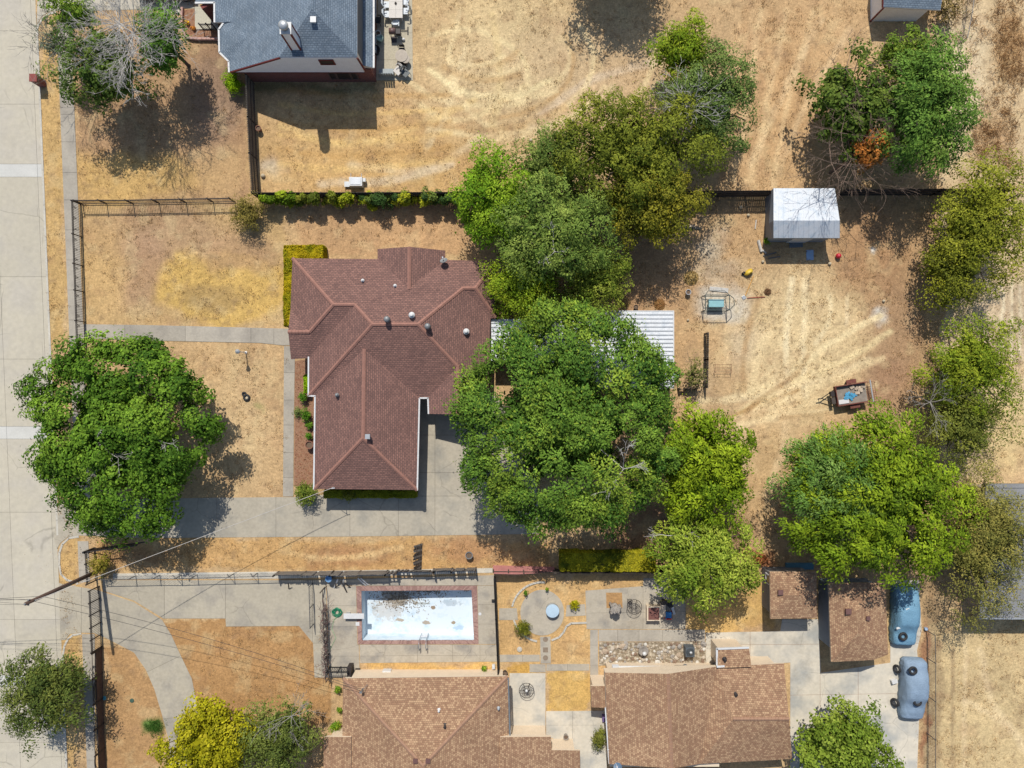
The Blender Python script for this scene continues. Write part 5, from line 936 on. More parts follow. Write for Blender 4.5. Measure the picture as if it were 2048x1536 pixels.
# ---------------------------------------------------------------- fences
def lerp2(a, b, t): return (a[0] + (b[0] - a[0]) * t, a[1] + (b[1] - a[1]) * t)
def iron_fence(pts, label, h=1.2, m=None, sp=.13, scroll=False, cat='fence'):
    m = m or dark_iron; P = [Vector((*W(*p)[:2], 0)) for p in pts]; t = thing('iron_fence', label, cat, P[0]); rng = random.Random(len(pts))
    for p in P: MB().box((p.x, p.y, h / 2), (.075, .075, h + .08)).box((p.x, p.y, h + .06), (.1, .1, .05)).build('post', m, t)
    for a, b in zip(P[:-1], P[1:]):
        [MB().bar(a + Vector((0, 0, z)), b + Vector((0, 0, z)), .045, .035).build('rail', m, t) for z in (.12, h - .16, h - .02)]
        k = MB(); d = b - a; n = max(2, int(d.length / sp)); u = d.normalized()
        for i in range(1, n):
            q = a + d * (i / n); k.box((q.x, q.y, h / 2 + .03), (.022, .022, h - .02))
        if scroll:
            rz = math.atan2(u.y, u.x)
            for i in range(3):
                q = a + d * ((i + .5) / 3); k.torus((q.x, q.y, h - .28), .09, .016, Matrix.Rotation(rz, 3, 'Z') @ Matrix.Rotation(math.pi / 2, 3, 'X'), 12, 5); k.torus((q.x, q.y, h - .48), .06, .014, Matrix.Rotation(rz, 3, 'Z') @ Matrix.Rotation(math.pi / 2, 3, 'X'), 12, 5)
        o = k.build('pickets', m, t); o['kind'] = 'stuff'
    return t
iron_fence([(162, 409), (164, 474), (166, 532), (168, 584), (170, 644), (172, 700), (174, 760)], 'dark iron fence with scrolls along the sidewalk', 1.2, scroll=True)
iron_fence([(166, 408.5), (214, 408), (267, 408), (319, 407), (373, 406), (427, 405), (470, 404)], 'dark iron fence running from the street corner to the brown shrub', 1.2)
iron_fence([(190, 1098), (191, 1120), (193, 1160)], 'short iron fence behind the browning bush', 1.3, scroll=True)
fg = iron_fence([(199, 1172), (200, 1196), (201, 1220), (202, 1244), (203, 1268), (204, 1292)], 'wide iron gate across the curved drive', 1.4, cat='gate')
iron_fence([(661, 1333), (682, 1333), (702, 1333)], 'small iron gate at the corner of the pool deck', 1.15, black_iron, cat='gate')
iron_fence([(408, 59.5), (422, 59.5), (433, 59.5)], 'short black railing on the porch slab', .9, black_iron, cat='railing')
# brown boarded fence with iron hoops above
bf = thing('board_fence', 'brown boarded fence with curved iron hoops beside the sidewalk', 'fence', W(204, 1295)); pk = None
PB = [Vector((*W(x, y)[:2], 0)) for x, y in ((204, 1295), (205, 1345), (206.5, 1395), (208, 1445), (210, 1495), (212, 1545), (214, 1600))]
for p in PB: MB().box((p.x, p.y, .68), (.1, .1, 1.36)).build('post', dark_iron, bf)
for a, b in zip(PB[:-1], PB[1:]):
    pn = MB(); d = b - a; n = int(d.length / .14)
    for i in range(n): q = a + d * ((i + .5) / n); pn.box((q.x, q.y, .42), (.04, .125, .82))
    o = pn.build('boards', brown_wood, bf); o['kind'] = 'stuff'; rl = MB(); rl.bar(a + Vector((-.03, 0, .84)), b + Vector((-.03, 0, .84)), .06, .05); rl.bar(a + Vector((0, 0, 1.3)), b + Vector((0, 0, 1.3)), .035, .03); rl.build('rail', dark_iron, bf)
for cy_ in (1372, 1505):
    x, y, _ = W(207 + (cy_ - 1372) * .02, cy_); hp = MB(); pts = [(x, y + 1.0 * math.cos(t * math.pi / 12), .85 + .5 * math.sin(t * math.pi / 12)) for t in range(13)]; hp.tube(pts, .03, 6); pts = [(x, y + .75 * math.cos(t * math.pi / 12), .85 + .38 * math.sin(t * math.pi / 12)) for t in range(13)]; hp.tube(pts, .025, 6); hp.build('hoop', dark_iron, bf)
# driveway gate swung open
dg = thing('driveway_gate', 'dark metal driveway gate standing open along the drive', 'gate', W(190, 1096)); a, b = Vector((*W(192, 1096)[:2], 0)), Vector((*W(292, 1083)[:2], 0))
k = MB(); [k.bar(a + Vector((0, 0, z)), b + Vector((0, 0, z)), .07, .07) for z in (.2, 1.35)]; k.build('frame', black_iron, dg); k = MB()
for i in range(1, 27): q = a.lerp(b, i / 27); k.box((q.x, q.y, .78), (.025, .025, 1.16))
o = k.build('pickets', black_iron, dg); o['kind'] = 'stuff'
MB().box((a.x - .1, a.y, .75), (.13, .13, 1.55)).build('post', black_iron, dg); k = MB(); k.bar(Vector((a.x, a.y, 1.3)), Vector((a.x + .8, a.y - .55, .05)), .05); k.build('brace', black_iron, dg)
def wood_fence(pts, label, h=1.8, m=None, mp=None, side=1, bay=2.4, missing=0.0, lean=0.0, seed=1, wp=.14, name='wooden_fence', jag=.02):
    m = m or dark_wood; mp = mp or dark_wood; rng = random.Random(seed); t = thing(name, label, 'fence', W(*pts[0])); P = [Vector((*W(*p)[:2], 0)) for p in pts]; posts = []
    for a, b in zip(P[:-1], P[1:]):
        d = b - a; n = max(1, round(d.length / bay)); u = d.normalized(); s = Vector((-u.y, u.x, 0)) * side
        for i in range(n):
            p, q = a + d * (i / n), a + d * ((i + 1) / n); posts.append(p); ln = lean * rng.uniform(.4, 1.4); top = s * -ln
            for z in (.3, h * .55, h - .25): MB().bar(p + s * .06 + top * (z / h) + Vector((0, 0, z)), q + s * .06 + top * (z / h) + Vector((0, 0, z)), .05, .09).build('rail', mp, t)
            k = MB(); npk = int((q - p).length / wp)
            for j in range(npk):
                if rng.random() < missing: continue
                c = p + (q - p) * ((j + .5) / npk); hh = h + rng.uniform(-jag, jag); k.bar(c + Vector((0, 0, .03)), c + top + Vector((0, 0, hh)), .022, wp * .92) if abs(u.x) < .5 else k.add(*slat(c, c + top + Vector((0, 0, hh)), u, wp * .92, .022))
            o = k.build('pickets', m, t); o['kind'] = 'stuff'
        posts.append(b)
    for p in posts: MB().box((p.x, p.y, h / 2 - .03), (.1, .1, h)).build('post', mp, t)
    return t
def slat(a, b, u, w, th):
    s = u * (w / 2); n = (b - a).cross(u).normalized() * (th / 2); vs = [x + e * s + f * n for x in (a, b) for e in (-1, 1) for f in (-1, 1)]
    return vs, [(0, 1, 3, 2), (4, 6, 7, 5), (0, 4, 5, 1), (2, 3, 7, 6), (0, 2, 6, 4), (1, 5, 7, 3)]
wood_fence([(508, 168), (511, 250), (514, 320), (519, 396)], 'tall dark wooden fence down the left side of the upper yard', 1.75, old_wood, dark_wood, 1, seed=2)
wood_fence([(519, 397), (720, 397), (930, 396)], 'dark wooden fence between upper yard and red-brown house', 1.75, dark_wood, dark_wood, -1, seed=3)
wood_fence([(930, 396), (1200, 396), (1380, 394), (1545, 393)], 'dark wooden fence running under the clump of trees to the barn', 1.75, dark_wood, dark_wood, -1, seed=4)
wood_fence([(1672, 391), (1860, 390), (2000, 389)], 'dark wooden fence right of the white barn', 1.75, dark_wood, dark_wood, -1, seed=5)
wood_fence([(558, 1143), (668, 1142), (776, 1141), (795, 1141)], 'broken grey picket fence above the pool, left stretch', 1.5, old_wood, dark_wood, -1, missing=.06, lean=.12, seed=6, bay=2.2, jag=.08)
wood_fence([(797, 1139), (870, 1140)], 'sagging grey picket fence above the pool, middle stretch', 1.35, old_wood, dark_wood, -1, missing=.12, lean=.35, seed=7, bay=2.9, jag=.1)
wood_fence([(868, 1137), (905, 1136), (952, 1135)], 'leaning grey picket fence above the pool, right stretch', 1.4, old_wood, dark_wood, -1, missing=.1, lean=.3, seed=8, bay=2.0, jag=.1)
wood_fence([(1110, 1138), (1320, 1138), (1420, 1138)], 'dark wooden fence behind the yellow hedge', 1.2, dark_wood, dark_wood, -1, seed=9)
wood_fence([(989, 1152), (992, 1230), (995, 1300), (997, 1350)], 'narrow dark board fence at the right end of the pool', 1.1, black_iron, black_iron, 1, seed=10, wp=.1, name='board_fence')
wood_fence([(1408.5, 668), (1408, 720), (1407, 775)], 'old slatted wooden trellis standing in the back yard', 1.2, old_wood, dark_wood, 1, missing=.3, seed=11, bay=2.0, name='trellis')
wood_fence([(1355, 777), (1390, 777)], 'short dark wooden barrier beside the sapling', .8, dark_wood, dark_wood, -1, missing=.2, seed=12, bay=1.4, name='trellis')
# fallen panel standing out from the broken fence
fp = thing('fence_panel', 'fallen dark fence panel jutting from the broken fence into the grass', 'fence panel', W(840, 1110)); a, b = Vector((*W(845, 1086)[:2], .05)), Vector((*W(843, 1138)[:2], .05)); rng = random.Random(3); n = 14
for i in range(n):
    c = a.lerp(b, (i + .5) / n); k = MB(); k.add(*slat(c, c + Vector((-.52 + rng.uniform(-.06, .06), rng.uniform(-.05, .05), .95 + rng.uniform(-.12, .1))), (b - a).normalized(), .135, .022)); k.build('board', MATS['dark_wood'] if i % 3 else old_wood, fp)
[MB().bar(a + Vector((-.5 * z, 0, z * .95)), b + Vector((-.5 * z, 0, z * .95)), .05, .08).build('rail', dark_wood, fp) for z in (.25, .75)]
# red leaning fence
rf = thing('board_fence', 'faded red board fence leaning over the garden', 'fence', W(1040, 1130)); rng = random.Random(4); a, b = Vector((*W(986, 1133)[:2], 0)), Vector((*W(1108, 1136)[:2], 0)); d = b - a; n = 36
for i in range(n):
    c = a.lerp(b, (i + .5) / n); f = 1 - .8 * max(0, (i / n - .35) / .65) ** 1.2; k = MB(); k.add(*slat(c + Vector((0, .1, .02)), c + Vector((.06, -.1 - .12 * f, .35 + .95 * f)), d.normalized(), d.length / n * .95, .02)); k.build('board', red_wood, rf)
for i in range(5): p = a.lerp(b, i / 4 * .98 + .01); MB().box((p.x, p.y - .08, .65), (.09, .09, 1.3)).build('post', dark_wood, rf)
k = MB(); [k.bar(a + Vector((0, -.1, z)), b + Vector((0, -.1, z * .75)), .05, .08) for z in (.4, 1.1)]; k.build('rail', dark_wood, rf)
for i in range(4): x, y, _ = W(1046 + i * 13, 1137); MB().tube([(x, y, 1.1 - i * .1), (x + .5, y - .6, .5), (x + .95, y - 1.0, .06)], .018, 5).build('guy_rope', mat('rope', C(196, 160, 122), .9, .1, 5), rf)
# chain-link fences
def chain_fence(pts, label, h=1.2, m=None, braces=(), diag=.22):
    m = m or grey_metal; t = thing('chain_link_fence', label, 'fence', W(*pts[0])); P = [Vector((*W(*p)[:2], 0)) for p in pts]
    for p in P: MB().tube([(p.x, p.y, 0), (p.x, p.y, h + .05)], .032, 7).build('post', m, t)
    for a, b in zip(P[:-1], P[1:]):
        MB().tube([a + Vector((0, 0, h)), b + Vector((0, 0, h))], .026, 6).build('top_rail', m, t); k = MB(); d = b - a; n = int(d.length / diag); st_ = int(h / diag)
        for i in range(-st_, n):
            for sg in (1, -1):
                i0, i1 = (i, i + st_) if sg > 0 else (i + st_, i); z0, z1 = 0, h
                def cl(i0, i1, z0, z1):
                    t0, t1 = 0.0, 1.0
                    for e0, e1 in ((i0, i1),):
                        dd = e1 - e0
                        lo, hi = (-e0 / dd, (n - e0) / dd) if dd > 0 else ((n - e0) / dd, -e0 / dd); t0, t1 = max(t0, lo), min(t1, hi)
                    return t0, t1
                t0, t1 = cl(i0, i1, z0, z1)
                if t1 - t0 > .02: k.tube([a + d * ((i0 + (i1 - i0) * q) / n) + Vector((0, 0, .03 + (h - .05) * q)) for q in (t0, t1)], .004, 3, False)
        o = k.build('wire_mesh', m, t); o['kind'] = 'stuff'
    for x0, x1, y0 in braces:
        p, q = W(x0, y0), W(x1, y0); MB().tube([(p[0], p[1], h), (q[0], q[1], .1)], .02, 5).build('brace', m, t)
    return t
chain_fence([(212, 1152), (272, 1151), (320, 1150), (363, 1150), (395, 1149), (468, 1147), (515, 1146), (556, 1145)], 'chain-link fence along the top of the concrete court', 1.1, mat('weathered_steel', C(84, 86, 88), .6, .15, 3), [(363, 348, 1150), (468, 455, 1147), (515, 502, 1146)])
chain_fence([(626, 1166), (627, 1208), (628, 1247)], 'chain-link fence between court and pool walk', 1.1, MATS['weathered_steel'])
chain_fence([(1852, 1260), (1853, 1315), (1853, 1390), (1853, 1465), (1852, 1560)], 'thin chain-link fence along the field right of the covered cars', 1.2, MATS['weathered_steel'])
chain_fence([(1915, 90), (1925, 40), (1932, -20)], 'short chain-link fence beside the top right shed', 1.2)
# vine-covered pool fence
vf = thing('vine_fence', 'pool fence overgrown with dead reddish-brown vines', 'fence', W(655, 1280)); k = MB(); rng = random.Random(9)
P0, P1_ = Vector((*W(653, 1172)[:2], 0)), Vector((*W(660, 1352)[:2], 0))
for i in range(5): p = P0.lerp(P1_, i / 4); MB().tube([(p.x, p.y, 0), (p.x, p.y, 1.25)], .03, 6).build('post', dark_iron, vf)
k.tube([P0 + Vector((0, 0, 1.2)), P1_ + Vector((0, 0, 1.2))], .025, 6); k.build('rail', dark_iron, vf); v = MB(); v2 = MB()
for i in range(340):
    p = P0.lerp(P1_, rng.uniform(.2, .97)) + Vector((rng.gauss(-.12, .09), 0, rng.uniform(.1, 1.35))); q = p + Vector((rng.gauss(-.02, .14), rng.gauss(0, .4), rng.gauss(0, .22))); q.z = max(.05, q.z)
    (v if rng.random() < .6 else v2).tube([p, (p + q) / 2 + Vector((rng.gauss(0, .08), 0, rng.gauss(0, .08))), q], [.02, .016, .008], 4, False)
for i in range(16):
    p = P0.lerp(P1_, rng.uniform(.1, .95)) + Vector((0, 0, rng.uniform(.3, 1.0))); q = p + Vector((rng.uniform(-.6, .7), rng.uniform(-.5, .5), 0)); q.z = .04; v.tube([p, (p + q) / 2, q], [.014, .012, .006], 4, False)
v.build('vines', mat('vine_red', C(140, 108, 100), .9, .3, 5), vf)['kind'] = 'stuff'; v2.build('vines', mat('vine_grey', C(132, 124, 116), .9, .3, 5), vf)['kind'] = 'stuff'

# ---------------------------------------------------------------- street furniture, pole, wires
bp = Vector((*W(203, 1139)[:2], 0)); PT = 8.6; tp = bp.copy(); tp.z = PT
up = thing('utility_pole', 'leaning-looking dark wooden utility pole beside the street', 'utility pole', bp); MB().tube([(bp.x, bp.y, -.2), (bp.x, bp.y, 4), (bp.x, bp.y, PT)], [.17, .15, .12], 10).build('pole', pole_wood, up, True)
MB().box((bp.x, bp.y + .12, PT - .35), (.1, .12, .12)).box((bp.x + .1, bp.y, PT - .7), (.12, .1, .14)).tube([(bp.x, bp.y, PT - 1.0), (bp.x + .35, bp.y + .05, PT - .9), (bp.x + .4, bp.y + .05, PT - .7)], .02).build('bracket', dark_iron, up)
for i, (ox, oy, oz) in enumerate(((.0, .16, -.3), (.0, -.16, -.3), (0, 0, .06), (.14, 0, -.75))): MB().lathe((bp.x + ox, bp.y + oy, PT + oz - .04), [(.03, 0), (.06, .03), (.035, .06), (.06, .09), (.03, .12)], 8).build('insulator', grey_metal, up)
MB().tube([(bp.x + .13, bp.y, .1), (bp.x + .13, bp.y, 5)], .02, 5).build('conduit', grey_metal, up)
cable = mat('cable', C(52, 52, 54), .6, .1, 3); cable_l = mat('cable_light', C(190, 184, 176), .5, .1, 3)
def wire(a, b, sag, label, m=cable, r_=.014, n=18):
    a, b = Vector(a), Vector(b); pts = [a.lerp(b, i / n) - Vector((0, 0, sag * 4 * (i / n) * (1 - i / n))) for i in range(n + 1)]
    return tag(MB().tube(pts, r_, 5).build('power_line', m), label, 'cable')
wire(tp + Vector((.14, 0, -.7)), Vector(W(664, 976, 3.4)), .5, 'pale service cable from the utility pole to the red-brown house', cable_l, .02)
wire(tp + Vector((.1, -.1, -.8)), Vector(W(723, 1382, 3.5)), .6, 'thick service cable from the utility pole to the house below the pool', cable, .014)
wire(tp + Vector((.1, 0, -1.6)), Vector(W(726, 1380, 3.4)), .9, 'lower cable from the utility pole to the house below the pool', cable, .014)
for i, (dz, dy, lb) in enumerate(((0.06, 0, 'highest cable crossing the street from the utility pole'), (-.3, .16, 'upper cable crossing the street beside the highest one'), (-.3, -.16, 'cable crossing the street just below the upper pair'), (-1.0, 0, 'thick lower cable crossing the street'), (-1.5, .05, 'lowest cable crossing the street'))):
    wire(tp + Vector((-.02, dy, dz)), (-62, bp.y + 1.2 - i * .9, PT + .4 + dz), .9, lb, cable, .009 if i < 3 else .014)
mbx = thing('mailbox_pillar', 'red brick mailbox pillar on the verge beside the street', 'mailbox', W(86, 168)); x, y, _ = W(86, 168)
MB().box((x, y, .55), (.52, .52, 1.1)).build('pillar', red_brick, mbx); MB().box((x, y, 1.13), (.6, .6, .07)).build('cap', mat('cap_red_brick', C(150, 78, 70), .85, .15, 6), mbx); MB().box((x - .27, y, .85), (.04, .26, .22)).build('mailbox_door', black_iron, mbx)
lp = thing('yard_lamp', 'white yard lamp post on the front lawn', 'lamp post', W(492, 705)); x, y, _ = W(492, 705)
MB().tube([(x, y, -.05), (x, y, 1.45)], .04, 8).build('post', white_paint, lp); MB().lathe((x, y, 1.43), [(.06, 0), (.13, .04), (.15, .3), (.03, .32)], 6).build('lantern', mat('lantern_glass', C(150, 180, 206), .2, .1, 4), lp); MB().lathe((x, y, 1.74), [(.2, 0), (.12, .08), (.02, .15)], 6).build('lantern_cap', steel_white, lp); MB().lathe((x, y, 0), [(.12, 0), (.1, .06), (.05, .08)], 10).build('base', white_paint, lp)
# ---------------------------------------------------------------- vehicles
def loft(sec, m, name, parent, n=20, noise=0.0, seed=1, smooth=True, crease=0.0):
    """sec: (y, half width, z low, z high, shoulder power); cross-sections along the length"""
    rng = np.random.default_rng(seed); vs = []; fs = []
    for (yy, hw_, z0, z1, pw) in sec:
        for i in range(n):
            t = math.pi * i / (n - 1); cx_, sx2 = math.cos(t), math.sin(t); vs.append((hw_ * math.copysign(abs(cx_) ** pw, cx_), yy, z0 + (z1 - z0) * abs(sx2) ** pw))
    vs = np.array(vs)
    if noise: vs += noise * (np.stack([fbm(vs[:, 1] * 3 + 9, vs[:, 2] * 4 + vs[:, 0] * 2, seed + q, 3) for q in (1, 2, 3)], 1) - .5)
    if crease: c_ = np.abs(fbm(vs[:, 1] * 5 + vs[:, 0] * 3 + 31, vs[:, 2] * 5 - vs[:, 0] * 2 + 7, seed + 9, 3) - .5); vs += crease * (.5 - c_ * 2)[:, None] * np.array([.4, .2, .6]); hz_ = np.clip(1 - vs[:, 2] / .75, 0, 1); vs[:, 0] += np.sign(vs[:, 0]) * hz_ * .035 * np.sin(vs[:, 1] * 15 + 2 * np.sin(vs[:, 1] * 3)); vs[:, 2] += .018 * np.abs(np.sin(vs[:, 1] * 4 + vs[:, 0] * 5)) ** 8; vs[:, 2] = np.maximum(vs[:, 2], .01)
    k = len(sec)
    for j in range(k - 1):
        for i in range(n - 1): fs.append((j * n + i, j * n + i + 1, (j + 1) * n + i + 1, (j + 1) * n + i))
        fs.append((j * n + n - 1, j * n, (j + 1) * n, (j + 1) * n + n - 1))
    fs.append(tuple(range(n))[::-1]); fs.append(tuple(range((k - 1) * n, k * n)))
    me = bpy.data.meshes.new(name); me.from_pydata([tuple(v) for v in vs], [], fs); me.materials.append(m); me.polygons.foreach_set('use_smooth', [smooth] * len(me.polygons)); o = link(name, me, parent); return o
def covered_car(px, py, rz, label, col, L=4.5, Wc=1.72, seed=1):
    t = thing('covered_car', label, 'car', W(px, py)); t.rotation_euler.z = rz; ORG[t.name] = Vector((0, 0, 0)); m = mat('car_cover%d' % seed, C(*col), .75, .12, 1.3, .9, fine=.10); sec = []
    prof = [(-.5, .55, .42), (-.495, .80, .58), (-.475, .92, .74), (-.40, .98, .84), (-.29, 1.0, .90), (-.21, 1.0, 1.05), (-.11, 1.0, 1.34), (0, 1.0, 1.42), (.12, 1.0, 1.41), (.23, 1.0, 1.28), (.33, 1.0, 1.06), (.40, .99, .98), (.465, .94, .88), (.492, .82, .70), (.5, .6, .5)]
    for u in range(len(prof) - 1):
        for s_ in range(3): f = s_ / 3; p, q = prof[u], prof[u + 1]; sec.append(((p[0] + (q[0] - p[0]) * f) * L, (p[1] + (q[1] - p[1]) * f) * Wc / 2 * 1.02, .03, p[2] + (q[2] - p[2]) * f, .5))
    p = prof[-1]; sec.append((p[0] * L, p[1] * Wc / 2, .05, p[2], .55)); loft(sec, m, 'cover', t, 56, .07, seed, crease=.09); return t
def tyre(px, py, h, label, M=None, R=.25, r_=.10, group='loose tyres weighing down the car covers'):
    t = thing('tyre', label, 'tyre', W(px, py, h), group); x, y, _ = W(px, py, h); M = M or Matrix()
    MB().torus((x, y, h), R, r_, M, 28, 10, .95).build('tread', rubber, t, True); k = MB(); k.torus((x, y, h), R - .085, .022, M, 24, 6); k.build('bead', mat('bead', C(84, 84, 86), .6, .1, 5), t, True); return t
covered_car(1802, 1226, math.radians(-2), 'car under a blue cover beside the larger shed', (122, 168, 196), 4.75, 1.9, 3)
covered_car(1819, 1372, math.radians(-3), 'car under a grey-blue cover on the pale yard', (142, 164, 186), 4.75, 1.9, 4)
tyre(1806.5, 1273, 1.0, 'tyre lying on the blue covered car'); tyre(1826, 1341.5, 1.33, 'upper tyre lying on the grey-blue covered car'); tyre(1835, 1404, 1.2, 'lower tyre lying on the grey-blue covered car')
tyre(1790, 1405, .34, 'tyre propped against the left flank of the grey-blue covered car', Matrix.Rotation(-.95, 3, 'Y')); tyre(1794, 1338, .34, 'dark tyre standing at the upper left of the grey-blue covered car', Matrix.Rotation(-1.15, 3, 'Y'))
car = thing('parked_car', 'white car parked on the top left driveway, cut by the frame', 'car', (*W(337, 0)[:2], 0)); cy0 = W(0, 5)[1] + .92; cx0 = W(337, 0)[0]; car.location = (cx0, cy0, 0); ORG[car.name] = Vector((0, 0, 0)); car.rotation_euler.z = math.pi / 2
paint = mat('car_paint', C(214, 210, 202), .25, .03, 2); L_ = 4.7
loft([(-2.35, .55, .35, .6, .5), (-2.3, .8, .3, .72, .45), (-1.7, .9, .28, .84, .4), (-.9, .92, .28, .92, .4), (0, .92, .28, .94, .4), (1.0, .92, .28, .94, .4), (1.8, .9, .28, .92, .4), (2.25, .8, .3, .82, .45), (2.35, .55, .35, .6, .5)], paint, 'body', car, 24)
loft([(-1.0, .74, .85, .95, .6), (-.55, .72, .85, 1.25, .5), (-.2, .68, .85, 1.42, .45), (.6, .68, .85, 1.44, .45), (1.2, .70, .85, 1.3, .5), (1.75, .74, .85, .95, .6)], glass_dark, 'windows', car, 18); loft([(-.15, .60, 1.3, 1.445, .5), (.2, .62, 1.3, 1.47, .5), (.6, .62, 1.3, 1.47, .5), (.95, .58, 1.3, 1.42, .5)], paint, 'roof', car, 16)
for sx in (-1, 1):
    for yy in (-1.45, 1.45):
        w_ = MB().torus((sx * .8, yy, .33), .24, .1, Matrix.Rotation(math.pi / 2, 3, 'Y'), 22, 8).build('wheel', rubber, car, True); MB().add([(sx * .88 + sx * .0, yy + .19 * math.cos(i * math.pi / 8), .33 + .19 * math.sin(i * math.pi / 8)) for i in range(16)] + [(sx * .8, yy + .19 * math.cos(i * math.pi / 8), .33 + .19 * math.sin(i * math.pi / 8)) for i in range(16)], [tuple(range(16)), tuple(range(16, 32))] + [(i, (i + 1) % 16, 16 + (i + 1) % 16, 16 + i) for i in range(16)]).build('rim', grey_metal, w_)
for sx in (-1, 1): MB().box((sx * .62, -2.26, .66), (.34, .12, .14)).build('headlight', steel_white, car); MB().box((sx * .64, 2.27, .7), (.3, .1, .16)).build('tail_light', mat('tail_red', (.4, .02, .02), .3), car)
# utility trailer
tl = thing('trailer', 'rusty utility trailer loaded with scrap and blue plastic', 'trailer', W(1703, 790)); x, y, _ = W(1701, 788, .5); rz = math.radians(9); Rm = Matrix.Translation((x, y, 0)) @ Matrix.Rotation(rz, 4, 'Z'); tv = lambda a, b, c: Rm @ Vector((a, b, c))
def tbox(mb, c, d): mb.box(tv(*c), d, rz); return mb
tbox(MB(), (0, 0, .5), (2.5, 1.5, .05)).build('bed', mat('plank_grey', C(150, 140, 128), .9, .25, 4), tl)
for sy in (-1, 1): tbox(MB(), (0, sy * .77, .68), (2.55, .05, .36)).build('side_board', rust, tl); tbox(MB(), (.15, sy * .98, .62), (.78, .32, .05)).build('fender', rust, tl); k = MB().torus(tv(.15, sy * .95, .28), .2, .09, Matrix.Rotation(rz, 3, 'Z') @ Matrix.Rotation(math.pi / 2, 3, 'X'), 20, 8); k.build('wheel', rubber, tl, True)
tbox(MB(), (-1.27, 0, .72), (.05, 1.5, .4)).build('front_board', rust, tl)
k = MB(); k.bar(tv(-1.25, .5, .45), tv(-2.3, 0, .42), .06); k.bar(tv(-1.25, -.5, .45), tv(-2.3, 0, .42), .06); k.bar(tv(-2.2, 0, .42), tv(-2.6, -.02, .42), .07); k.build('tongue', dark_iron, tl); tbox(MB(), (-1.5, .25, .6), (.3, .4, .3)).build('tool_box', dark_iron, tl); tbox(MB(), (-1.5, -.3, .6), (.3, .5, .26)).build('tool_box', dark_wood, tl); k = MB().tube([tv(-2.35, 0, 0), tv(-2.35, 0, .6)], .025); k.build('jack', dark_iron, tl)
k = MB()
for i in range(9): k.bar(tv(1.3, -.7 + i * .175, .54), tv(2.0, -.7 + i * .175, .5), .02); 
for i in range(5): k.bar(tv(1.3 + i * .17, -.75, .53), tv(1.3 + i * .17, .75, .53), .02)
k.build('ramp', rust, tl); tbox(MB(), (1.66, 0, .57), (.09, 1.75, .05)).build('ramp_bar', steel_white, tl)
ld = lambda nm, lb, ct, c, d, m, r2=0.0: tag(MB().box(tv(*c), d, rz + r2).build(nm, m), lb, ct)
blue_pl = mat('blue_plastic', C(96, 176, 216), .4, .15, 5, .2); rng = random.Random(8)
def heap(nm, lb, ct, c, m, n=9, s=.3):
    k = MB()
    for i in range(n): p = tv(c[0] + rng.uniform(-s, s), c[1] + rng.uniform(-s, s) * .6, c[2] + .04 + rng.uniform(0, .05)); k.box(p, (rng.uniform(.2, .45), rng.uniform(.12, .3), .05), rng.uniform(0, 3), rng.uniform(-.25, .25), rng.uniform(-.25, .25))
    return tag(k.build(nm, m), lb, ct)
heap('plastic_sheet', 'crumpled blue plastic sheet in the rusty trailer', 'tarp', (.0, -.15, .55), blue_pl, 10, .42); heap('scrap_boards', 'loose boards heaped in the rusty trailer', 'boards', (.55, .25, .55), mat('scrap', C(196, 178, 156), .9, .3, 5), 10, .5); ld('foam_sheet', 'white sheet lying in the lower corner of the rusty trailer', 'sheet', (-.65, -.5, .56), (.8, .34, .06), white_paint)

# ---------------------------------------------------------------- smaller things
def bx1(nm, lb, ct, px, py, h, d, m, rz=0.0, group=None, bevel=.01):
    x, y, _ = W(px, py, h + d[2]); return tag(MB().box((x, y, h + d[2] / 2), d, rz).build(nm, m, None, False, bevel), lb, ct, group)
def pot(px, py, lb, r_=.22, h=.4, m=None, name='plant_pot', soil=True, z=0.0, cat='pot'):
    x, y, _ = W(px, py, h); t = thing(name, lb, cat, (x, y, z)); m = m or terracotta
    MB().lathe((x, y, z), [(r_ * .7, 0), (r_ * .95, h * .85), (r_ * 1.1, h * .86), (r_ * 1.1, h), (r_ * .9, h), (r_ * .85, h * .8), (.01, h * .78)], 18).build('body', m, t, False)
    if soil: MB().lathe((x, y, z), [(r_ * .86, h * .76), (r_ * .84, h * .82), (.01, h * .84)], 14).build('soil', mat('potting_soil', C(120, 100, 82), .95, .3, 8), t)
    return t
pot(618, 890, 'large clay pot in the mulched bed', .30, .6)
pot(938, 1111, 'grey metal barrel with pale lid lying on the dry strip', .27, .55, grey_metal, 'barrel', True, 0, 'barrel')
pot(1377, 584, 'grey metal bucket beside the straw heap', .2, .45, steel_white, 'bucket', True, 0, 'bucket')
pot(1272, 614, 'small dark pot above the corrugated cover', .17, .3, dark_iron)
# wheel-like planter on the lawn
pl = thing('planter', 'black tyre planter with a pale stone on the front lawn', 'planter', W(492, 793)); x, y, _ = W(494, 795); MB().torus((x, y, .1), .2, .09).build('tyre', rubber, pl, True); MB().lathe((x + .05, y - .05, .03), [(.12, 0), (.14, .1), (.06, .18)], 9).build('stone', mat('pale_stone', C(206, 190, 160), .9, .15, 5), pl); x, y, _ = W(489, 788); MB().torus((x, y, .08), .13, .07).build('tyre', rubber, pl, True)
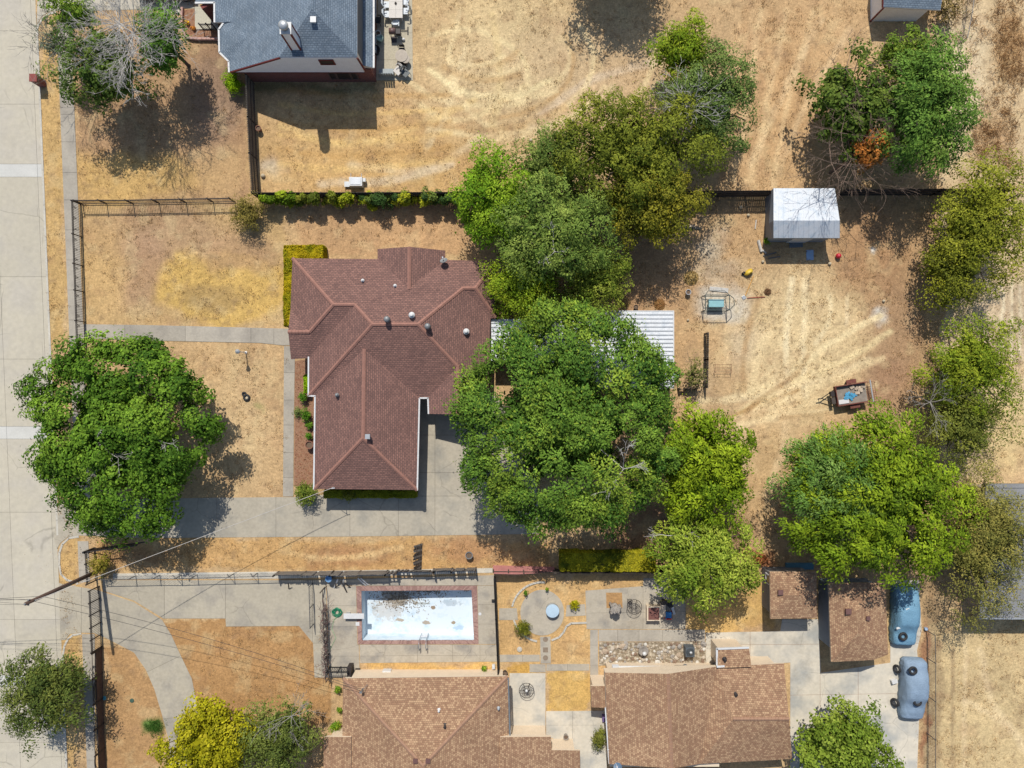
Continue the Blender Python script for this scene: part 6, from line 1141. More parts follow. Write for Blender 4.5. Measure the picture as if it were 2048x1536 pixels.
# straw heaps
def heap_straw(px, py, r_, lb, n=700, seed=1, cols=((222, 190, 120), (206, 168, 98), (236, 208, 146))):
    r = np.random.default_rng(seed); a = r.random(n) * 6.28; q = np.sqrt(r.random(n)) * r_; x, y, _ = W(px, py); P = np.stack([x + q * np.cos(a), y + q * np.sin(a), .03 + (1 - (q / r_) ** 2) * r_ * .4 * r.random(n)], 1); Nn = np.array([0, 0, 1.]) + r.normal(size=(n, 3)) * .5; Nn /= np.linalg.norm(Nn, axis=1, keepdims=True)
    cc = np.array([C(*c) for c in cols]); o = link('straw_heap', leaf_mesh('straw_heap', P, Nn, r.normal(size=(n, 3)) * [1, 1, .2], .35 * r.uniform(.5, 1.2, n), .03, cc[r.integers(0, len(cc), n)] * r.uniform(.8, 1.2, (n, 1))), None); return tag(o, lb, 'straw')
heap_straw(1382, 556, .55, 'round straw heap in the back yard', 900, 1); heap_straw(1319, 609, .42, 'browner straw heap above the corrugated cover', 500, 2, ((196, 148, 92), (176, 124, 76), (206, 164, 106))); heap_straw(1248, 604, .5, 'thin line of straw above the corrugated cover', 260, 3)
heap_straw(1535, 584, .25, 'small scatter of dry sticks beside the red handle', 160, 4, ((150, 112, 80), (120, 90, 66)))
# metal swing frame with teal box
sf = thing('swing_frame', 'dark metal garden swing frame with a teal seat', 'swing', W(1437, 615)); x0, y0, _ = W(1411, 590, 1.15); x1, y1, _ = W(1459, 620, 1.15); k = MB()
for (a, b) in ((x0, y0), (x1, y0), (x0, y1), (x1, y1)): MB().tube([(a, b, 0), (a, b, 1.15)], .03, 6).build('leg', dark_iron, sf)
fr = mat('frame_green', C(66, 84, 84), .5, .1, 4); [k.tube([p, q], .03, 6) for p, q in (((x0, y0, 1.15), (x1, y0, 1.15)), ((x0, y1, 1.15), (x1, y1, 1.15)), ((x0, y0, 1.15), (x0, y1, 1.15)), ((x1, y0, 1.15), (x1, y1, 1.15)), ((x0, y0, .3), (x1, y0, .3)), ((x0, y1, .15), (x1, y1, .15)))]
k.tube([(x0, y0, 1.15), (x0 + .25, y0 + .35, .95), (x1 - .3, y0 + .35, .95), (x1, y0, 1.15)], .022, 6); k.tube([(x1, y0, 1.15), (x1 + .35, y0 - .25, 1.1), (x1 + .4, y1 + .4, 1.1), (x1, y1, 1.15)], .03, 6); k.build('top_frame', fr, sf)
sb = MB().box(((x0 + x1) / 2 + .05, (y0 + y1) / 2 + .0, .55), (1.2, .62, .32)); sb.build('seat', mat('teal_box', C(150, 200, 206), .6, .08, 3), sf, False, .03); k = MB(); [k.tube([(xx, (y0 + y1) / 2, .7), (xx, (y0 + y1) / 2, 1.14)], .012, 4) for xx in (x0 + .35, x1 - .3)]; k.build('hanger', dark_iron, sf); k = MB(); k.tube([(x0 + .02, y0, 1.15), (x0 + .02, y0 - .01, .6), ((x0 + x1) / 2 - .45, (y0 + y1) / 2, .55)], .012, 4); k.tube([(x0, y0, 1.13), (x1, y0, 1.13)], .02, 4); k.build('chain', dark_iron, sf)
bx1('wooden_board', 'pale board lying above the swing frame', 'board', 1438, 579, .0, (1.5, .35, .06), mat('pale_board', C(208, 204, 196), .85, .15, 4), -.1)
# rusty wire rack
wr = thing('wire_rack', 'thin rusty wire bed frame standing in the back yard', 'rack', W(1447, 738)); k = MB(); x0, y0, _ = W(1430, 729, .4); x1, y1, _ = W(1463, 746, .4)
for a, b in ((x0, y0), (x1, y0), (x0, y1), (x1, y1)): k.tube([(a, b, 0), (a, b, .45)], .014, 4)
for i in range(4): k.tube([(x0, y0 + (y1 - y0) * i / 3, .42), (x1, y0 + (y1 - y0) * i / 3, .42)], .012, 4)
for a in (x0, x1): k.tube([(a, y0, .42), (a, y1, .42)], .014, 4)
k.build('frame', rust, wr)
# yellow wheelbarrow, tools
wb = thing('wheelbarrow', 'yellow wheelbarrow tipped over near the swing frame', 'wheelbarrow', W(1497, 547)); x, y, _ = W(1499, 545, .3); k = MB(); Mx = Matrix.Translation((x, y, .28)) @ Matrix.Rotation(.6, 4, 'Z') @ Matrix.Rotation(.35, 4, 'X'); n = 14; vs = []
for rr_, z in ((.05, .14), (.2, .12), (.3, -.02), (.36, -.16)): vs += [Mx @ Vector((rr_ * 1.15 * math.cos(2 * math.pi * i / n), rr_ * .62 * math.sin(2 * math.pi * i / n), z)) for i in range(n)]
k.add(vs, [(j * n + i, j * n + (i + 1) % n, (j + 1) * n + (i + 1) % n, (j + 1) * n + i) for j in range(3) for i in range(n)] + [tuple(range(n))]); k.build('tray', mat('yellow_paint', C(226, 190, 60), .5, .15, 4), wb, True); MB().torus((x - .42, y - .05, .17), .12, .05, Matrix.Rotation(1.2, 3, 'X'), 16, 7).build('wheel', rubber, wb, True); k = MB(); k.tube([(x - .45, y + .1, .15), (x - .1, y, .3), (x + .3, y + .25, .3)], .02, 5); k.tube([(x - .4, y - .2, .15), (x - .05, y - .2, .25), (x + .35, y - .02, .12)], .02, 5); k.build('handles', dark_iron, wb)
def stick(px0, py0, px1, py1, lb, nm, ct, m, r_=.025, z=.05): a, b = W(px0, py0), W(px1, py1); return tag(MB().tube([(a[0], a[1], z), (b[0], b[1], z)], r_, 6).build(nm, m), lb, ct)
stick(1507, 552, 1490, 592, 'orange wooden handle lying below the wheelbarrow', 'tool_handle', 'tool', mat('orange_wood', C(222, 168, 92), .7, .1, 4), .035); stick(1494, 596, 1530, 594, 'thin red handle lying beside the pale patch', 'tool_handle', 'tool', mat('red_handle', C(180, 92, 72), .7, .1, 4), .03)
bx1('blade', 'pale shovel head at the end of the orange handle', 'tool', 1488, 595, .0, (.3, .3, .05), steel_white, .5)
def ball(px, py, r_, lb, m, nm='ball', ct='ball', z=None):
    x, y, _ = W(px, py, r_); z = r_ if z is None else z; return tag(MB().lathe((x, y, z - r_), [(max(.004, r_ * math.sin(math.pi * i / 10)), r_ - r_ * math.cos(math.pi * i / 10)) for i in range(11)], 16).build(nm, m, None, True), lb, ct)
ball(1677, 512, .22, 'red ball right of the barn shadow', mat('ball_red', C(206, 44, 62), .4, .05, 3)); ball(1352.5, 751, .25, 'pale teal ball beside the corrugated cover', mat('ball_teal', C(140, 204, 196), .5, .05, 3))
bx1('panel', 'light blue panel lying in the shadow of the barn', 'panel', 1620, 510, 0, (.58, .82, .04), mat('panel_blue', C(170, 200, 232), .6, .06, 3), .02)
bx1('panel', 'dark grey sheet lying against the barn door', 'panel', 1592, 486, 0, (1.1, .7, .05), mat('panel_dark', C(110, 120, 128), .7, .1, 3), .05)
for i, (a, b, c, d, lb) in enumerate(((1516, 481, 1522, 504, 'white log left of the barn'), (1512, 440, 1510, 458, 'short white stick left of the barn wall'), (1524, 500, 1532, 507, 'small white stick at the barn corner'), (1526, 512, 1552, 505, 'upper grey plank in the barn shadow'), (1536, 517, 1560, 513, 'lower grey plank in the barn shadow'))): stick(a, b, c, d, lb, 'log', 'log', mat('white_log', C(214, 208, 198), .9, .1, 4) if i < 3 else old_wood, (.12, .05, .07, .06, .05)[i], (.1, .045, .06, .05, .05)[i])
stick(1335, 454.5, 1400, 457, 'long grey log lying under the tree edge', 'log', 'log', old_wood, .09, .08)
for i, (px, py, s_, lb) in enumerate(((1526, 523, .12, 'small white stone below the barn shadow'), (1482, 414, .16, 'white stone near the fence left of the barn'), (1497, 430, .13, 'small pale stone left of the barn'), (1660, 527, .14, 'pale stone below the red ball'), (1376, 640, .1, 'tiny white stone right of the corrugated cover'), (1062, 280, .14, 'white stone at the edge of the upper trees'), (1145, 241, .16, 'pale rock beside the olive tree'), (1167, 213, .16, 'pale rock at the top of the tree edge'), (1768, 602, .12, 'small white stone beside the bare patch'))):
    ball(px, py, s_, lb, MATS['pale_stone'], 'stone', 'stone', s_ * .6)
# white cabinet in the upper yard
wc = thing('cabinet', 'white metal cabinet lying by the wooden fence', 'cabinet', W(711, 365)); x, y, _ = W(711, 363, .6); MB().box((x, y, .32), (1.05, .72, .6)).build('body', white_paint, wc, False, .03); MB().box((x - .72, y - .1, .2), (.5, .42, .06)).build('side_tray', steel_white, wc); MB().box((x + .62, y + .18, .3), (.28, .28, .3)).build('side_box', white_paint, wc); k = MB(); [k.tube([(x + o_, y + .36, .35), (x + o_ - .02, y + .75, .3)], .025, 5) for o_ in (-.42, .42)]; k.build('handles', steel_white, wc); MB().box((x, y, .64), (.8, .5, .03)).build('lid', white_metal, wc); MB().box((x - .72, y - .1, .09), (.3, .3, .18)).build('support', grey_metal, wc)
ball(525, 351, .18, 'white stone at the corner of the wooden fence', MATS['pale_stone'], 'stone', 'stone', .08)
pot(516, 256, 'dark pot with a pinkish rim against the wooden fence', .2, .5, terracotta)
# patio at the top: dining set and bits
gpt = 'white dining chairs'
def chair(px, py, rz, lb, m, group=None, w=.52, back=.85, nm='patio_chair'):
    x, y, _ = W(px, py, .45); t = thing(nm, lb, 'chair', (x, y, 0), group); t.rotation_euler.z = rz; ORG[t.name] = Vector((0, 0, 0)); MB().box((0, 0, .43), (w, w, .05)).build('seat', m, t, False, .02)
    k = MB(); pts = [(-w / 2, -.1, .7), (-w / 2, -w / 2 - .02, .75), (-.12, -w / 2 - .12, back), (.12, -w / 2 - .12, back), (w / 2, -w / 2 - .02, .75), (w / 2, -.1, .7)]; k.tube(pts, .035, 6); k.box((0, -w / 2 - .06, .64), (w * .8, .04, .38)); k.build('backrest', m, t)
    for a in (-1, 1):
        for b in (-1, 1): MB().tube([(a * (w / 2 - .04), b * (w / 2 - .04), .42), (a * w / 2, b * w / 2, 0)], .02, 5).build('leg', m, t)
    return t
dt = thing('dining_table', 'white slatted patio dining table cut by the top edge', 'table', W(792, 10)); x, y, _ = W(791.5, 12, .75)
for i in range(2):
    for j in range(3): MB().box((x - .27 + i * .54, y - .62 + j * .64, .74), (.53, .63, .04)).build('panel', mat('table_white', C(222, 216, 206), .6, .05, 3), dt)
for a in (-.45, .45):
    for b in (-.85, 1.1): MB().box((x + a, y + b, .36), (.06, .06, .72)).build('leg', white_paint, dt)
MB().lathe((x, y + .2, .76), [(.1, 0), (.1, .04), (.03, .05), (.03, .2)], 10).build('umbrella_socket', dark_iron, dt)
for i, (px, py, rz, lb) in enumerate(((774, 9, -math.pi / 2, 'upper white chair on the left of the dining table'), (775.5, 28, -math.pi / 2, 'lower white chair on the left of the dining table'), (809, 22, math.pi / 2, 'lower white chair on the right of the dining table'), (810, 3, math.pi / 2, 'upper white chair on the right of the dining table'), (792, 45, 0, 'white chair at the near end of the dining table'))): chair(px, py, rz, lb, mat('chair_white', C(214, 222, 228), .5, .05, 3), gpt)
gl = thing('glider_bench', 'pale metal glider bench at the bottom of the top patio', 'bench', W(772, 146)); x, y, _ = W(772, 143, .5); gm = mat('glider', C(150, 160, 162), .5, .08, 3); MB().box((x, y, .42), (1.15, .5, .05)).build('seat', gm, gl, False, .01)
for i in range(6): MB().box((x - .48 + i * .19, y - .3, .7), (.15, .04, .5), 0, 0, .15).build('back_slat', gm, gl)
for a in (-.56, .56): MB().box((x + a, y - .02, .32), (.05, .6, .06)).build('arm', gm, gl); MB().tube([(x + a, y + .22, .4), (x + a, y + .25, 0)], .022).build('leg', gm, gl); MB().tube([(x + a, y - .25, .6), (x + a, y - .28, 0)], .022).build('leg', gm, gl)
chair(796, 141, 2.4, 'cream lounge chair beside the glider bench', mat('chair_cream', C(214, 208, 200), .6, .05, 3), None, .6); chair(811, 146, -2.3, 'dark-seated chair at the corner of the top patio', mat('chair_grey', C(98, 104, 104), .6, .1, 3), None, .55)
ft = thing('fire_pit', 'round stone table with brown rocks on the top patio', 'fire pit', W(807, 118)); x, y, _ = W(803, 112, .5); MB().lathe((x, y, 0), [(.3, 0), (.32, .5), (.5, .52), (.5, .58), (.02, .6)], 18).build('table', mat('stone_top', C(196, 184, 168), .85, .15, 5), ft); x2, y2, _ = W(811, 118, .5); MB().lathe((x2, y2, 0), [(.2, 0), (.22, .45), (.34, .47), (.34, .53), (.02, .55)], 14).build('side_table', MATS['stone_top'], ft); x3, y3, _ = W(804, 128, .4); MB().lathe((x3, y3, 0), [(.3, 0), (.36, .3), (.3, .34), (.26, .2), (.02, .18)], 14).build('bowl', dark_wood, ft)
chair(803, 101, 3.1, 'black chair above the round stone table', black_iron, None, .48); bx1('rubber_mat', 'dark square mat on the top patio', 'mat', 788, 79, .0, (.42, .5, .05), mat('mat_dark', C(92, 86, 86), .9, .1, 5), .08)
sk = thing('smoker_grill', 'brown barrel smoker grill below the dining table', 'grill', W(785, 61)); x, y, _ = W(785, 61, .8); MB().tube([(x - .28, y, .7), (x + .2, y, .7)], .24, 14).build('barrel', mat('grill_brown', C(120, 92, 86), .5, .12, 4), sk, True); MB().box((x + .42, y, .55), (.36, .4, .35)).build('fire_box', dark_iron, sk); [MB().tube([(x + a, y + b, .6), (x + a, y + b, 0)], .02, 5).build('leg', dark_iron, sk) for a in (-.25, .4) for b in (-.18, .18)]
st_ = thing('umbrella_base', 'dark metal frame lying beside the smoker grill', 'frame', W(806, 62)); k = MB(); a, b = W(798, 62), W(816, 62); k.tube([(a[0], a[1], .1), (b[0], b[1], .1)], .03); k.tube([(b[0], b[1] + .3, .05), (b[0], b[1] - .3, .05)], .05); k.tube([(a[0], a[1] + .22, .05), (a[0], a[1] - .22, .05)], .05); k.build('frame', dark_iron, st_)
pot(755.5, 66, 'cream pot with dark soil at the house side of the top patio', .22, .5, white_paint); pot(759.5, 75, 'pale green pot next to the cream pot', .24, .45, mat('pot_green', C(178, 212, 200), .6, .05, 4), 'plant_pot', False); ball(807, 79, .12, 'small white ball on the top patio', white_paint)
pot(750, 99, 'round black kettle pot against the house wall', .36, .5, black_iron, 'kettle', False, 0, 'kettle'); chair(754, 40, 1.5, 'dark chair against the house wall on the top patio', mat('chair_dark', C(44, 50, 54), .6, .1, 3), None, .5)
bk = [(366.5, 22), (366, 30), (366, 38), (366, 46), (366.5, 54), (368, 62), (371, 69), (376, 75), (384, 78.5), (393, 79.5), (402, 80), (411, 80), (420, 80), (429, 80), (437, 80)]
for i, (px, py) in enumerate(bk):
    a = bk[max(0, i - 1)]; b = bk[min(len(bk) - 1, i + 1)]; MB().box((*W(px, py)[:2], .14), (.34, .17, .30), math.atan2(-(b[1] - a[1]), b[0] - a[0])).build('edging_brick', mat('pink_brick', C(206, 164, 150), .9, .12, 4), fb)
pot(331, 24, 'small blue bucket beside the two pale slabs', .16, .3, mat('bucket_blue', C(140, 160, 190), .5), 'bucket', False, 0, 'bucket'); shrub(374, 45, 5, 5, .4, [(220, 170, 20), (236, 190, 40)], 'small yellow flowering plant in the flower bed', 110, L=.12, Wd=.08, nc=6, cr=.5, name='plant'); shrub(385, 55, 6, 9, .3, [(206, 140, 60), (190, 120, 50)], 'small orange plant beside the porch slab', 111, L=.1, Wd=.06, nc=6, cr=.5, name='plant')
# pool things
db = thing('diving_board', 'white diving board over the left end of the pool', 'diving board', W(705, 1236)); a, b = W(687, 1232.5, .5), W(728, 1232.5, .5); MB().box(((a[0] + b[0]) / 2, a[1], .47), (b[0] - a[0], .42, .06)).build('board', white_paint, db, False, .01); MB().box((a[0] + .3, a[1], .22), (.3, .38, .44)).build('stand', steel_white, db); k = MB().tube([(b[0] - .55, a[1] - .17, .03), (b[0] - .55, a[1] - .17, .45)], .03).tube([(b[0] - .55, a[1] + .17, .03), (b[0] - .55, a[1] + .17, .45)], .03); k.build('fulcrum', steel_white, db); bx1('skimmer_lid', 'white square skimmer lid below the diving board', 'lid', 715, 1248, .03, (.3, .3, .03), white_paint)
la = thing('pool_ladder', 'bent steel pool ladder on the lower edge of the pool', 'ladder', W(847, 1285)); xl, yl, _ = W(847, 1284)
for o_ in (-.28, .28): MB().tube([(xl + o_, yl - .55, .03), (xl + o_, yl - .5, .55), (xl + o_, yl - .2, .78), (xl + o_, yl + .28, .6), (xl + o_, yl + .34, 0), (xl + o_, yl + .34, -1.0)], .025, 8).build('rail', mat('chrome', C(150, 160, 170), .3, .05, 3, metal=.6), la, True); MB().lathe((xl + o_, yl - .55, .03), [(.07, 0), (.06, .03), (.03, .04)], 10).build('foot_plate', grey_metal, la)
for z in (-.25, -.55, -.85): MB().box((xl, yl + .34, z), (.52, .1, .03)).build('step', white_metal, la)
hz = thing('garden_hose', 'bright green garden hose coiled beside the diving board', 'hose', W(675, 1225)); k = MB(); rng = random.Random(2); x, y, _ = W(675, 1224); pts = []
for i in range(150): a = i * .42; q = .28 + .09 * math.sin(i * .37) + rng.uniform(-.05, .05); pts.append((x + q * math.cos(a) + .05 * math.sin(i * .13), y + q * .95 * math.sin(a), .05 + .0009 * i))
k.tube(pts, .022, 5); k.build('coil', mat('hose_green', C(24, 140, 100), .5, .1, 4), hz, True); a = W(668, 1240); k = MB().tube([pts[-1], (a[0], a[1], .05), (*W(664, 1258)[:2], .05), (*W(672, 1275)[:2], .05), (*W(660, 1300)[:2], .05)], .018, 5); k.build('loose_end', mat('hose_pale', C(150, 206, 150), .5, .1, 4), hz, True)
x, y, _ = W(960, 1227.5); tag(MB().lathe((x, y, .03), [(.12, 0), (.12, .02), (.02, .025)], 16).build('drain_cap', white_paint), 'white round cap on the deck right of the pool', 'cap')
x, y, _ = W(653, 1159, 1.2); bd = thing('basin', 'blue plastic basin hung on the broken fence', 'basin', W(657, 1157)); xb, yb, _ = W(657, 1158, .9); MB().lathe((xb, yb, .6), [(.15, 0), (.2, .05), (.24, .3), (.26, .31), (.22, .3), (.18, .08), (.02, .06)], 18).build('bowl', mat('basin_blue', C(120, 168, 214), .4, .1, 4), bd); MB().box((xb, yb, .3), (.3, .3, .6)).build('stand', dark_wood, bd)
rng = random.Random(12); bds = [(676, 1158, 668, 1176, 1), (682, 1162, 694, 1185, 0), (688, 1158, 684, 1172, 1), (716, 1156, 732, 1171, 1), (722, 1156, 737, 1170, 1), (672, 1166, 671, 1176, 0), (690, 1166, 701, 1175, 0), (640, 1186, 650, 1174, 0), (577, 1166, 578, 1178, 0)]
lbs = ['white board propped on the fence above the hose', 'longest dark board leaning from the fence onto the pool deck', 'short white board in the pile beside the blue basin', 'left of two pale boards leaning at the pool corner', 'right of two pale boards leaning at the pool corner', 'short dark board below the blue basin', 'thin dark board at the right of the pile', 'dark stick leaning on the vine fence', 'dark stake below the left end of the broken fence']
for (a, b, c, d, w), lb in zip(bds, lbs):
    p, q = W(a, b, .7), W(c, d, .05); tag(MB().bar((p[0], p[1], .75), (q[0], q[1], .06), .09, .03).build('board', white_paint if w else dark_wood), lb, 'board')
pd = thing('debris', 'heap of dead leaves on the pool floor', 'debris', W(790, 1212)); r = np.random.default_rng(77); n = 1400; px = np.concatenate([r.normal(795, 30, 900), r.normal(850, 26, 220), r.normal(930, 6, 200)]); py = np.concatenate([r.normal(1206, 14, 900), r.normal(1190, 6, 220), r.normal(1185, 2.5, 200)])
okm = (px > 728) & (px < 940) & (py > 1184) & (py < 1274); px, py = px[okm], py[okm]; u_ = (px - 723) / 222; P = np.stack([(px - 1024) * S, (768 - py) * S, np.array([depth(q) for q in u_]) + .02 + .05 * r.random(len(px))], 1); Nn = np.array([0, 0, 1.]) + r.normal(size=P.shape) * .4; Nn /= np.linalg.norm(Nn, axis=1, keepdims=True); cc = np.array([C(*c) for c in ((140, 126, 108), (166, 150, 128), (194, 180, 158), (120, 108, 94))])
link('leaves', leaf_mesh('leaves', P - np.array(ORG[pd.name]), Nn, r.normal(size=P.shape), .12 * r.uniform(.5, 1.3, len(P)), .07, cc[r.integers(0, 4, len(P))]), pd)
for i, (px, py, d_, lb, m_) in enumerate(((773, 1347, (.66, .34, .55), 'white air-conditioner box against the tan-roofed house', white_paint), (715.5, 1340, (.4, .26, .08), 'small dark grate at the corner of the pool deck', dark_iron), (987, 1335, (.22, .3, .35), 'small white meter box by the board fence', white_metal), (986.5, 1202, (.26, .14, .25), 'black box on the board fence by the pool', black_iron), (698, 1344, (.34, .75, .9), 'dark rolled mesh beside the small iron gate', dark_iron))): bx1('box', lb, 'box', px, py, .0, d_, m_)
# garden things
tb_ = thing('stock_tank', 'round pale blue covered tub on the round pad', 'tub', W(1105, 1222)); x, y, _ = W(1105, 1221.5, .5); MB().lathe((x, y, .03), [(.5, 0), (.52, .1), (.5, .2), (.52, .35), (.5, .5)], 24).build('tank', steel_white, tb_, True); MB().lathe((x, y, .53), [(.53, 0), (.53, .04), (.3, .06), (.02, .07)], 24).build('lid', mat('lid_blue', C(196, 220, 236), .5, .05, 3), tb_)
def mesh_table(px, py, lb, hub, chair_=True):
    x, y, _ = W(px, py, .72); t = thing('mesh_table', lb, 'table', (x, y, 0)); k = MB(); k.torus((x, y, .72), .58, .022, None, 30, 6); k.torus((x, y, .72), .42, .008, None, 24, 4); k.torus((x, y, .72), .28, .008, None, 20, 4); k.torus((x, y, .72), .14, .01, None, 14, 4)
    for i in range(24): a = 2 * math.pi * i / 24; k.bar((x + .12 * math.cos(a), y + .12 * math.sin(a), .72), (x + .58 * math.cos(a), y + .58 * math.sin(a), .72), .009 if i % 4 else .022)
    k.build('top', dark_iron, t); 
    for i in range(4): a = math.pi / 4 + i * math.pi / 2; MB().tube([(x + .3 * math.cos(a), y + .3 * math.sin(a), .71), (x + .2 * math.cos(a), y + .2 * math.sin(a), .35), (x + .42 * math.cos(a), y + .42 * math.sin(a), .03)], .018, 5).build('leg', dark_iron, t)
    if hub: MB().lathe((x, y, .72), [(.1, 0), (.1, .1), (.06, .14), (.01, .15)], 14).build('umbrella_cap', white_paint, t)
    return t
mesh_table(1269, 1214, 'round mesh garden table on the patio by the fountain', False); mesh_table(1053, 1381, 'round mesh garden table with white centre in the courtyard', True)
x, y, _ = W(1260, 1203, .45); ms_ = thing('mesh_stool', 'small round mesh stool beside the patio table', 'stool', (x, y, 0)); k = MB(); k.torus((x, y, .45), .19, .02, None, 20, 6); [k.bar((x - .19 * math.sin(a), y - .19 * math.cos(a), .45), (x + .19 * math.sin(a), y + .19 * math.cos(a), .45), .01) for a in [i * .35 for i in range(9)]]; k.build('seat', dark_iron, ms_); [MB().tube([(x + .12 * math.cos(a), y + .12 * math.sin(a), .44), (x + .18 * math.cos(a), y + .18 * math.sin(a), .03)], .015, 5).build('leg', dark_iron, ms_) for a in (.5, 2.6, 4.7)]
fo = thing('stone_fountain', 'tiered grey stone fountain on the bare bed of the patio', 'fountain', W(1228, 1214)); x, y, _ = W(1228, 1213); stn = mat('fountain_stone', C(176, 168, 158), .85, .2, 6, .2, alt=C(130, 122, 114))
MB().lathe((x, y, .03), [(.34, 0), (.3, .12), (.14, .2), (.12, .55), (.36, .7), (.4, .78), (.34, .78), (.1, .7), (.08, .95), (.24, 1.08), (.26, 1.14), (.2, 1.13), (.06, 1.08), (.05, 1.3), (.1, 1.38), (.02, 1.48)], 20).build('basin', stn, fo, True)
for a in (.3, 2.4, 3.9, 5.4): MB().lathe((x + .42 * math.cos(a), y + .42 * math.sin(a), .03), [(.1, 0), (.13, .15), (.08, .4), (.12, .7), (.05, .85), (.02, .9)], 9).build('statue', stn, fo, True)
ht = thing('brick_planter', 'square raised box with beige rim and red-brown top on the patio', 'planter', W(1306, 1228)); x, y, _ = W(1307, 1227, .6); MB().box((x, y, .3), (1.02, 1.12, .6)).build('side', beige_wall, ht); MB().box((x + .02, y - .02, .61), (.86, .94, .05)).build('top', mat('redbrown_top', C(126, 82, 74), .85, .12, 5), ht); k = MB()
for d_ in ((0, .53, 1.1, .07), (0, -.53, 1.1, .07), (.49, 0, .07, 1.0), (-.49, 0, .07, 1.0)): k.box((x + d_[0], y + d_[1], .62), (d_[2], d_[3], .09))
k.build('rim', beige_wall, ht); bx1('box', 'beige cabinet behind the raised planter box', 'box', 1326, 1222, .03, (.42, 1.0, .45), beige_wall)
ty = thing('toy_car', 'blue ride-on toy with red wheels in the tree shade on the patio', 'toy', W(1337, 1231)); x, y, _ = W(1337, 1231, .3); MB().box((x, y, .28), (.5, .6, .22)).build('body', mat('toy_blue', C(60, 140, 206), .4, .05, 3), ty, False, .05); MB().box((x, y - .22, .42), (.4, .1, .25)).build('seat', mat('toy_red', C(190, 60, 50), .4, .05, 3), ty, False, .03); [MB().torus((x + a * .27, y + b * .2, .14), .08, .05, Matrix.Rotation(math.pi / 2, 3, 'Y'), 14, 6).build('wheel', MATS['toy_red'], ty, True) for a in (-1, 1) for b in (-1, 1)]
for i, (px, py, d_, lb, rz) in enumerate(((1347, 1222, (.2, .6, .25), 'white bin beside the ride-on toy', .3), (1329, 1206, (.5, .3, .5), 'dark crate above the ride-on toy', .2), (1340, 1210, (.4, .35, .35), 'black bag in the tree shade on the patio', .7))): bx1('bin', lb, 'bin', px, py, .03, d_, white_paint if i == 0 else (dark_wood if i == 1 else black_iron), rz)
ur = thing('urn_fountain', 'round shallow stone basin with a white globe in the rock bed', 'fountain', W(1287, 1303)); x, y, _ = W(1287, 1302, .4); MB().lathe((x, y, .02), [(.3, 0), (.22, .1), (.3, .3), (.4, .42), (.36, .42), (.28, .34), (.02, .32)], 20).build('basin', stn, ur, True); MB().lathe((x + .03, y - .12, .3), [(.06, 0), (.06, .2), (.15, .26), (.17, .36), (.13, .46), (.03, .5)], 14).build('globe', white_paint, ur, True)
ac = thing('air_conditioner', 'dark square air-conditioner unit at the right of the rock bed', 'air conditioner', W(1380, 1306)); x, y, _ = W(1380.5, 1305, .8); MB().box((x, y, .4), (.72, .76, .78)).build('casing', mat('ac_grey', C(92, 100, 106), .5, .08, 3), ac, False, .02); k = MB(); [k.torus((x, y, .80), q, .012, None, 22, 4) for q in (.3, .24, .18, .12)]; k.build('grille', black_iron, ac); MB().lathe((x + .04, y, .79), [(.1, 0), (.14, .06), (.1, .14), (.02, .17)], 12).build('fan_cap', steel_white, ac, True)
pot(1132, 1475, 'pair of grey stone pots in the pale courtyard', .2, .4, stn); bx1('box', 'purple crate at the corner of the tan-roofed house', 'box', 1208, 1438, .03, (.25, .5, .35), mat('purple', C(120, 100, 150), .6, .08, 4)); pot(1010, 1347, 'dark kettle pot at the corner of the tan roof', .2, .35, dark_iron)
x, y, _ = W(1039, 1298); tag(MB().torus((x, y, .06), .16, .05).lathe((x, y, .0), [(.14, 0), (.14, .08), (.02, .09)], 12).build('valve_cover', mat('pale_cover', C(214, 206, 190), .8, .08, 4), None, True), 'pale round valve cover in the lawn beside the round pad', 'cover')
for i, (px, py, m_, lb) in enumerate(((208.5, 1396, mat('teal_lid', C(90, 170, 182), .5), 'small teal lid in the grass behind the boarded fence'), (264, 1401, mat('green_lid', C(70, 96, 80), .6), 'dark green valve lid in the brown lawn'))): x, y, _ = W(px, py); tag(MB().lathe((x, y, -.01), [(.17, 0), (.17, .05), (.15, .06), (.02, .065)], 14).build('valve_cover', m_), lb, 'cover')
pw = pot(1853, 1258, 'small pale bucket right of the blue covered car', .12, .25, mat('pail_blue', C(170, 190, 214), .5), 'bucket', False, 0, 'bucket')
bx1('tarp', 'teal tarpaulin folded behind the small square shed', 'tarp', 1600, 1133, .0, (2.2, .5, .25), mat('tarp_teal', C(90, 140, 160), .6, .15, 3, .3)); bx1('tarp', 'bright turquoise sheet behind the small square shed', 'tarp', 1547, 1139, .0, (.7, .25, .3), mat('tarp_turq', C(96, 190, 180), .6, .1, 3))
shrub(1518, 1117, 24, 13, .9, [(150, 86, 48), (176, 108, 64), (190, 130, 84)], 'dead orange-brown bush above the small square shed', 112, L=.16, Wd=.05, dens=220)
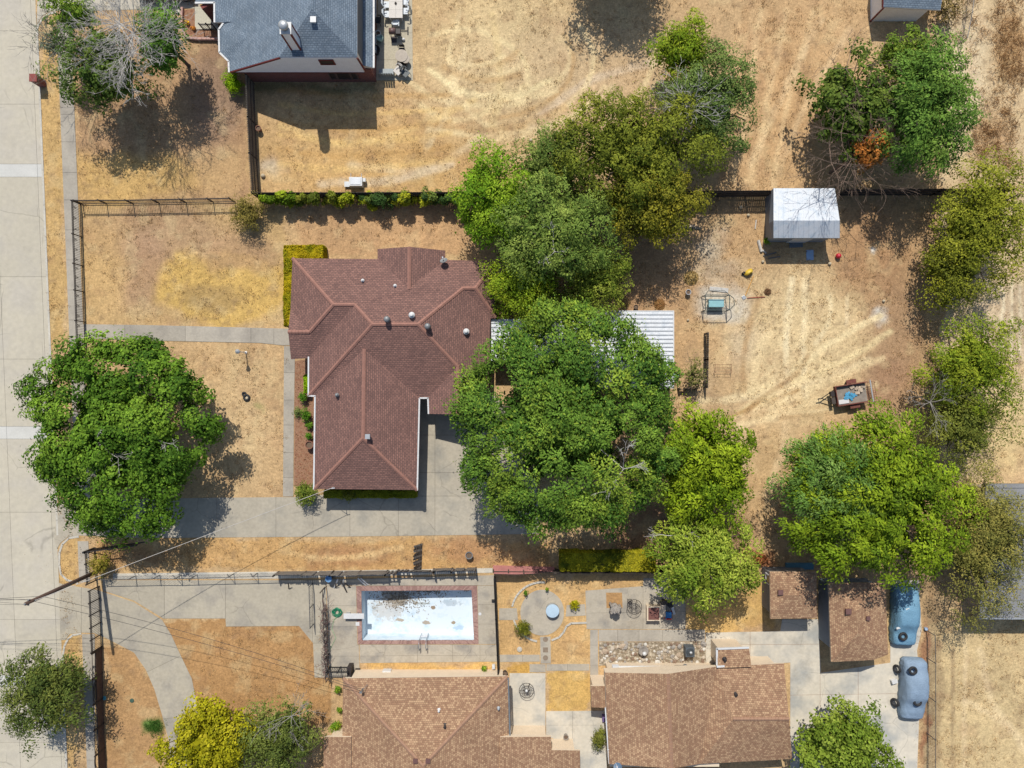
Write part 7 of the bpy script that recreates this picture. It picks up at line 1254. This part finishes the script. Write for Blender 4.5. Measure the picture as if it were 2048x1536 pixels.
# papers and rags on the car covers
for i, (px, py, h, d_, lb) in enumerate(((1817, 1223, 1.36, (.28, .5, .03), 'white board lying on the roof of the blue covered car'), (1798, 1256, 1.06, (.4, .16, .03), 'white rag on the blue covered car above its tyre'), (1833, 1419, .86, (.2, .2, .05), 'white rag at the lower end of the grey-blue covered car'), (1790, 1364, .03, (.45, .3, .3), 'white box against the flank of the grey-blue covered car'))): bx1('rag' if i else 'board', lb, 'rag' if i != 3 else 'box', px, py, h, d_, white_paint, .3)
# rocks of the rock bed
rng = random.Random(6); rmesh = []
for s_ in range(5):
    k = MB(); n = 9; prof = [(.35, 0), (.5, .18), (.46, .36), (.28, .5), (.05, .55)]; vs = []
    for q, z in prof: vs += [(q * math.cos(2 * math.pi * i / n) * rng.uniform(.8, 1.15), q * math.sin(2 * math.pi * i / n) * rng.uniform(.8, 1.15), z * rng.uniform(.85, 1.1)) for i in range(n)]
    k.add(vs, [(j * n + i, j * n + (i + 1) % n, (j + 1) * n + (i + 1) % n, (j + 1) * n + i) for j in range(4) for i in range(n)] + [tuple(range(4 * n, 5 * n)), tuple(range(n))[::-1]])
    me = bpy.data.meshes.new('rock'); me.from_pydata(k.v, [], k.f); me.materials.append(mat(('rock_pale', 'rock_tan', 'rock_grey', 'rock_brown', 'rock_white')[s_], C(*((214, 200, 180), (190, 170, 146), (172, 164, 154), (150, 124, 104), (230, 224, 212))[s_]), .9, .2, 5, .2)); rmesh.append(me)
cnt = 0
while cnt < 150:
    px, py = rng.uniform(1201, 1408), rng.uniform(1286, 1325)
    if math.hypot(px - 1287, py - 1304) < 12 or math.hypot(px - 1380, py - 1308) < 13: continue
    big = rng.random() < .14; s_ = rng.uniform(.34, .52) if big else rng.uniform(.14, .3); o = bpy.data.objects.new('rock', rng.choice(rmesh)); COL.objects.link(o); x, y, _ = W(px, py); o.location = (x, y, .02); o.scale = (s_, s_ * rng.uniform(.7, 1.1), s_ * rng.uniform(.6, .9)); o.rotation_euler.z = rng.uniform(0, 6.28); o.parent = rock_bed; cnt += 1
# stray dark bundles
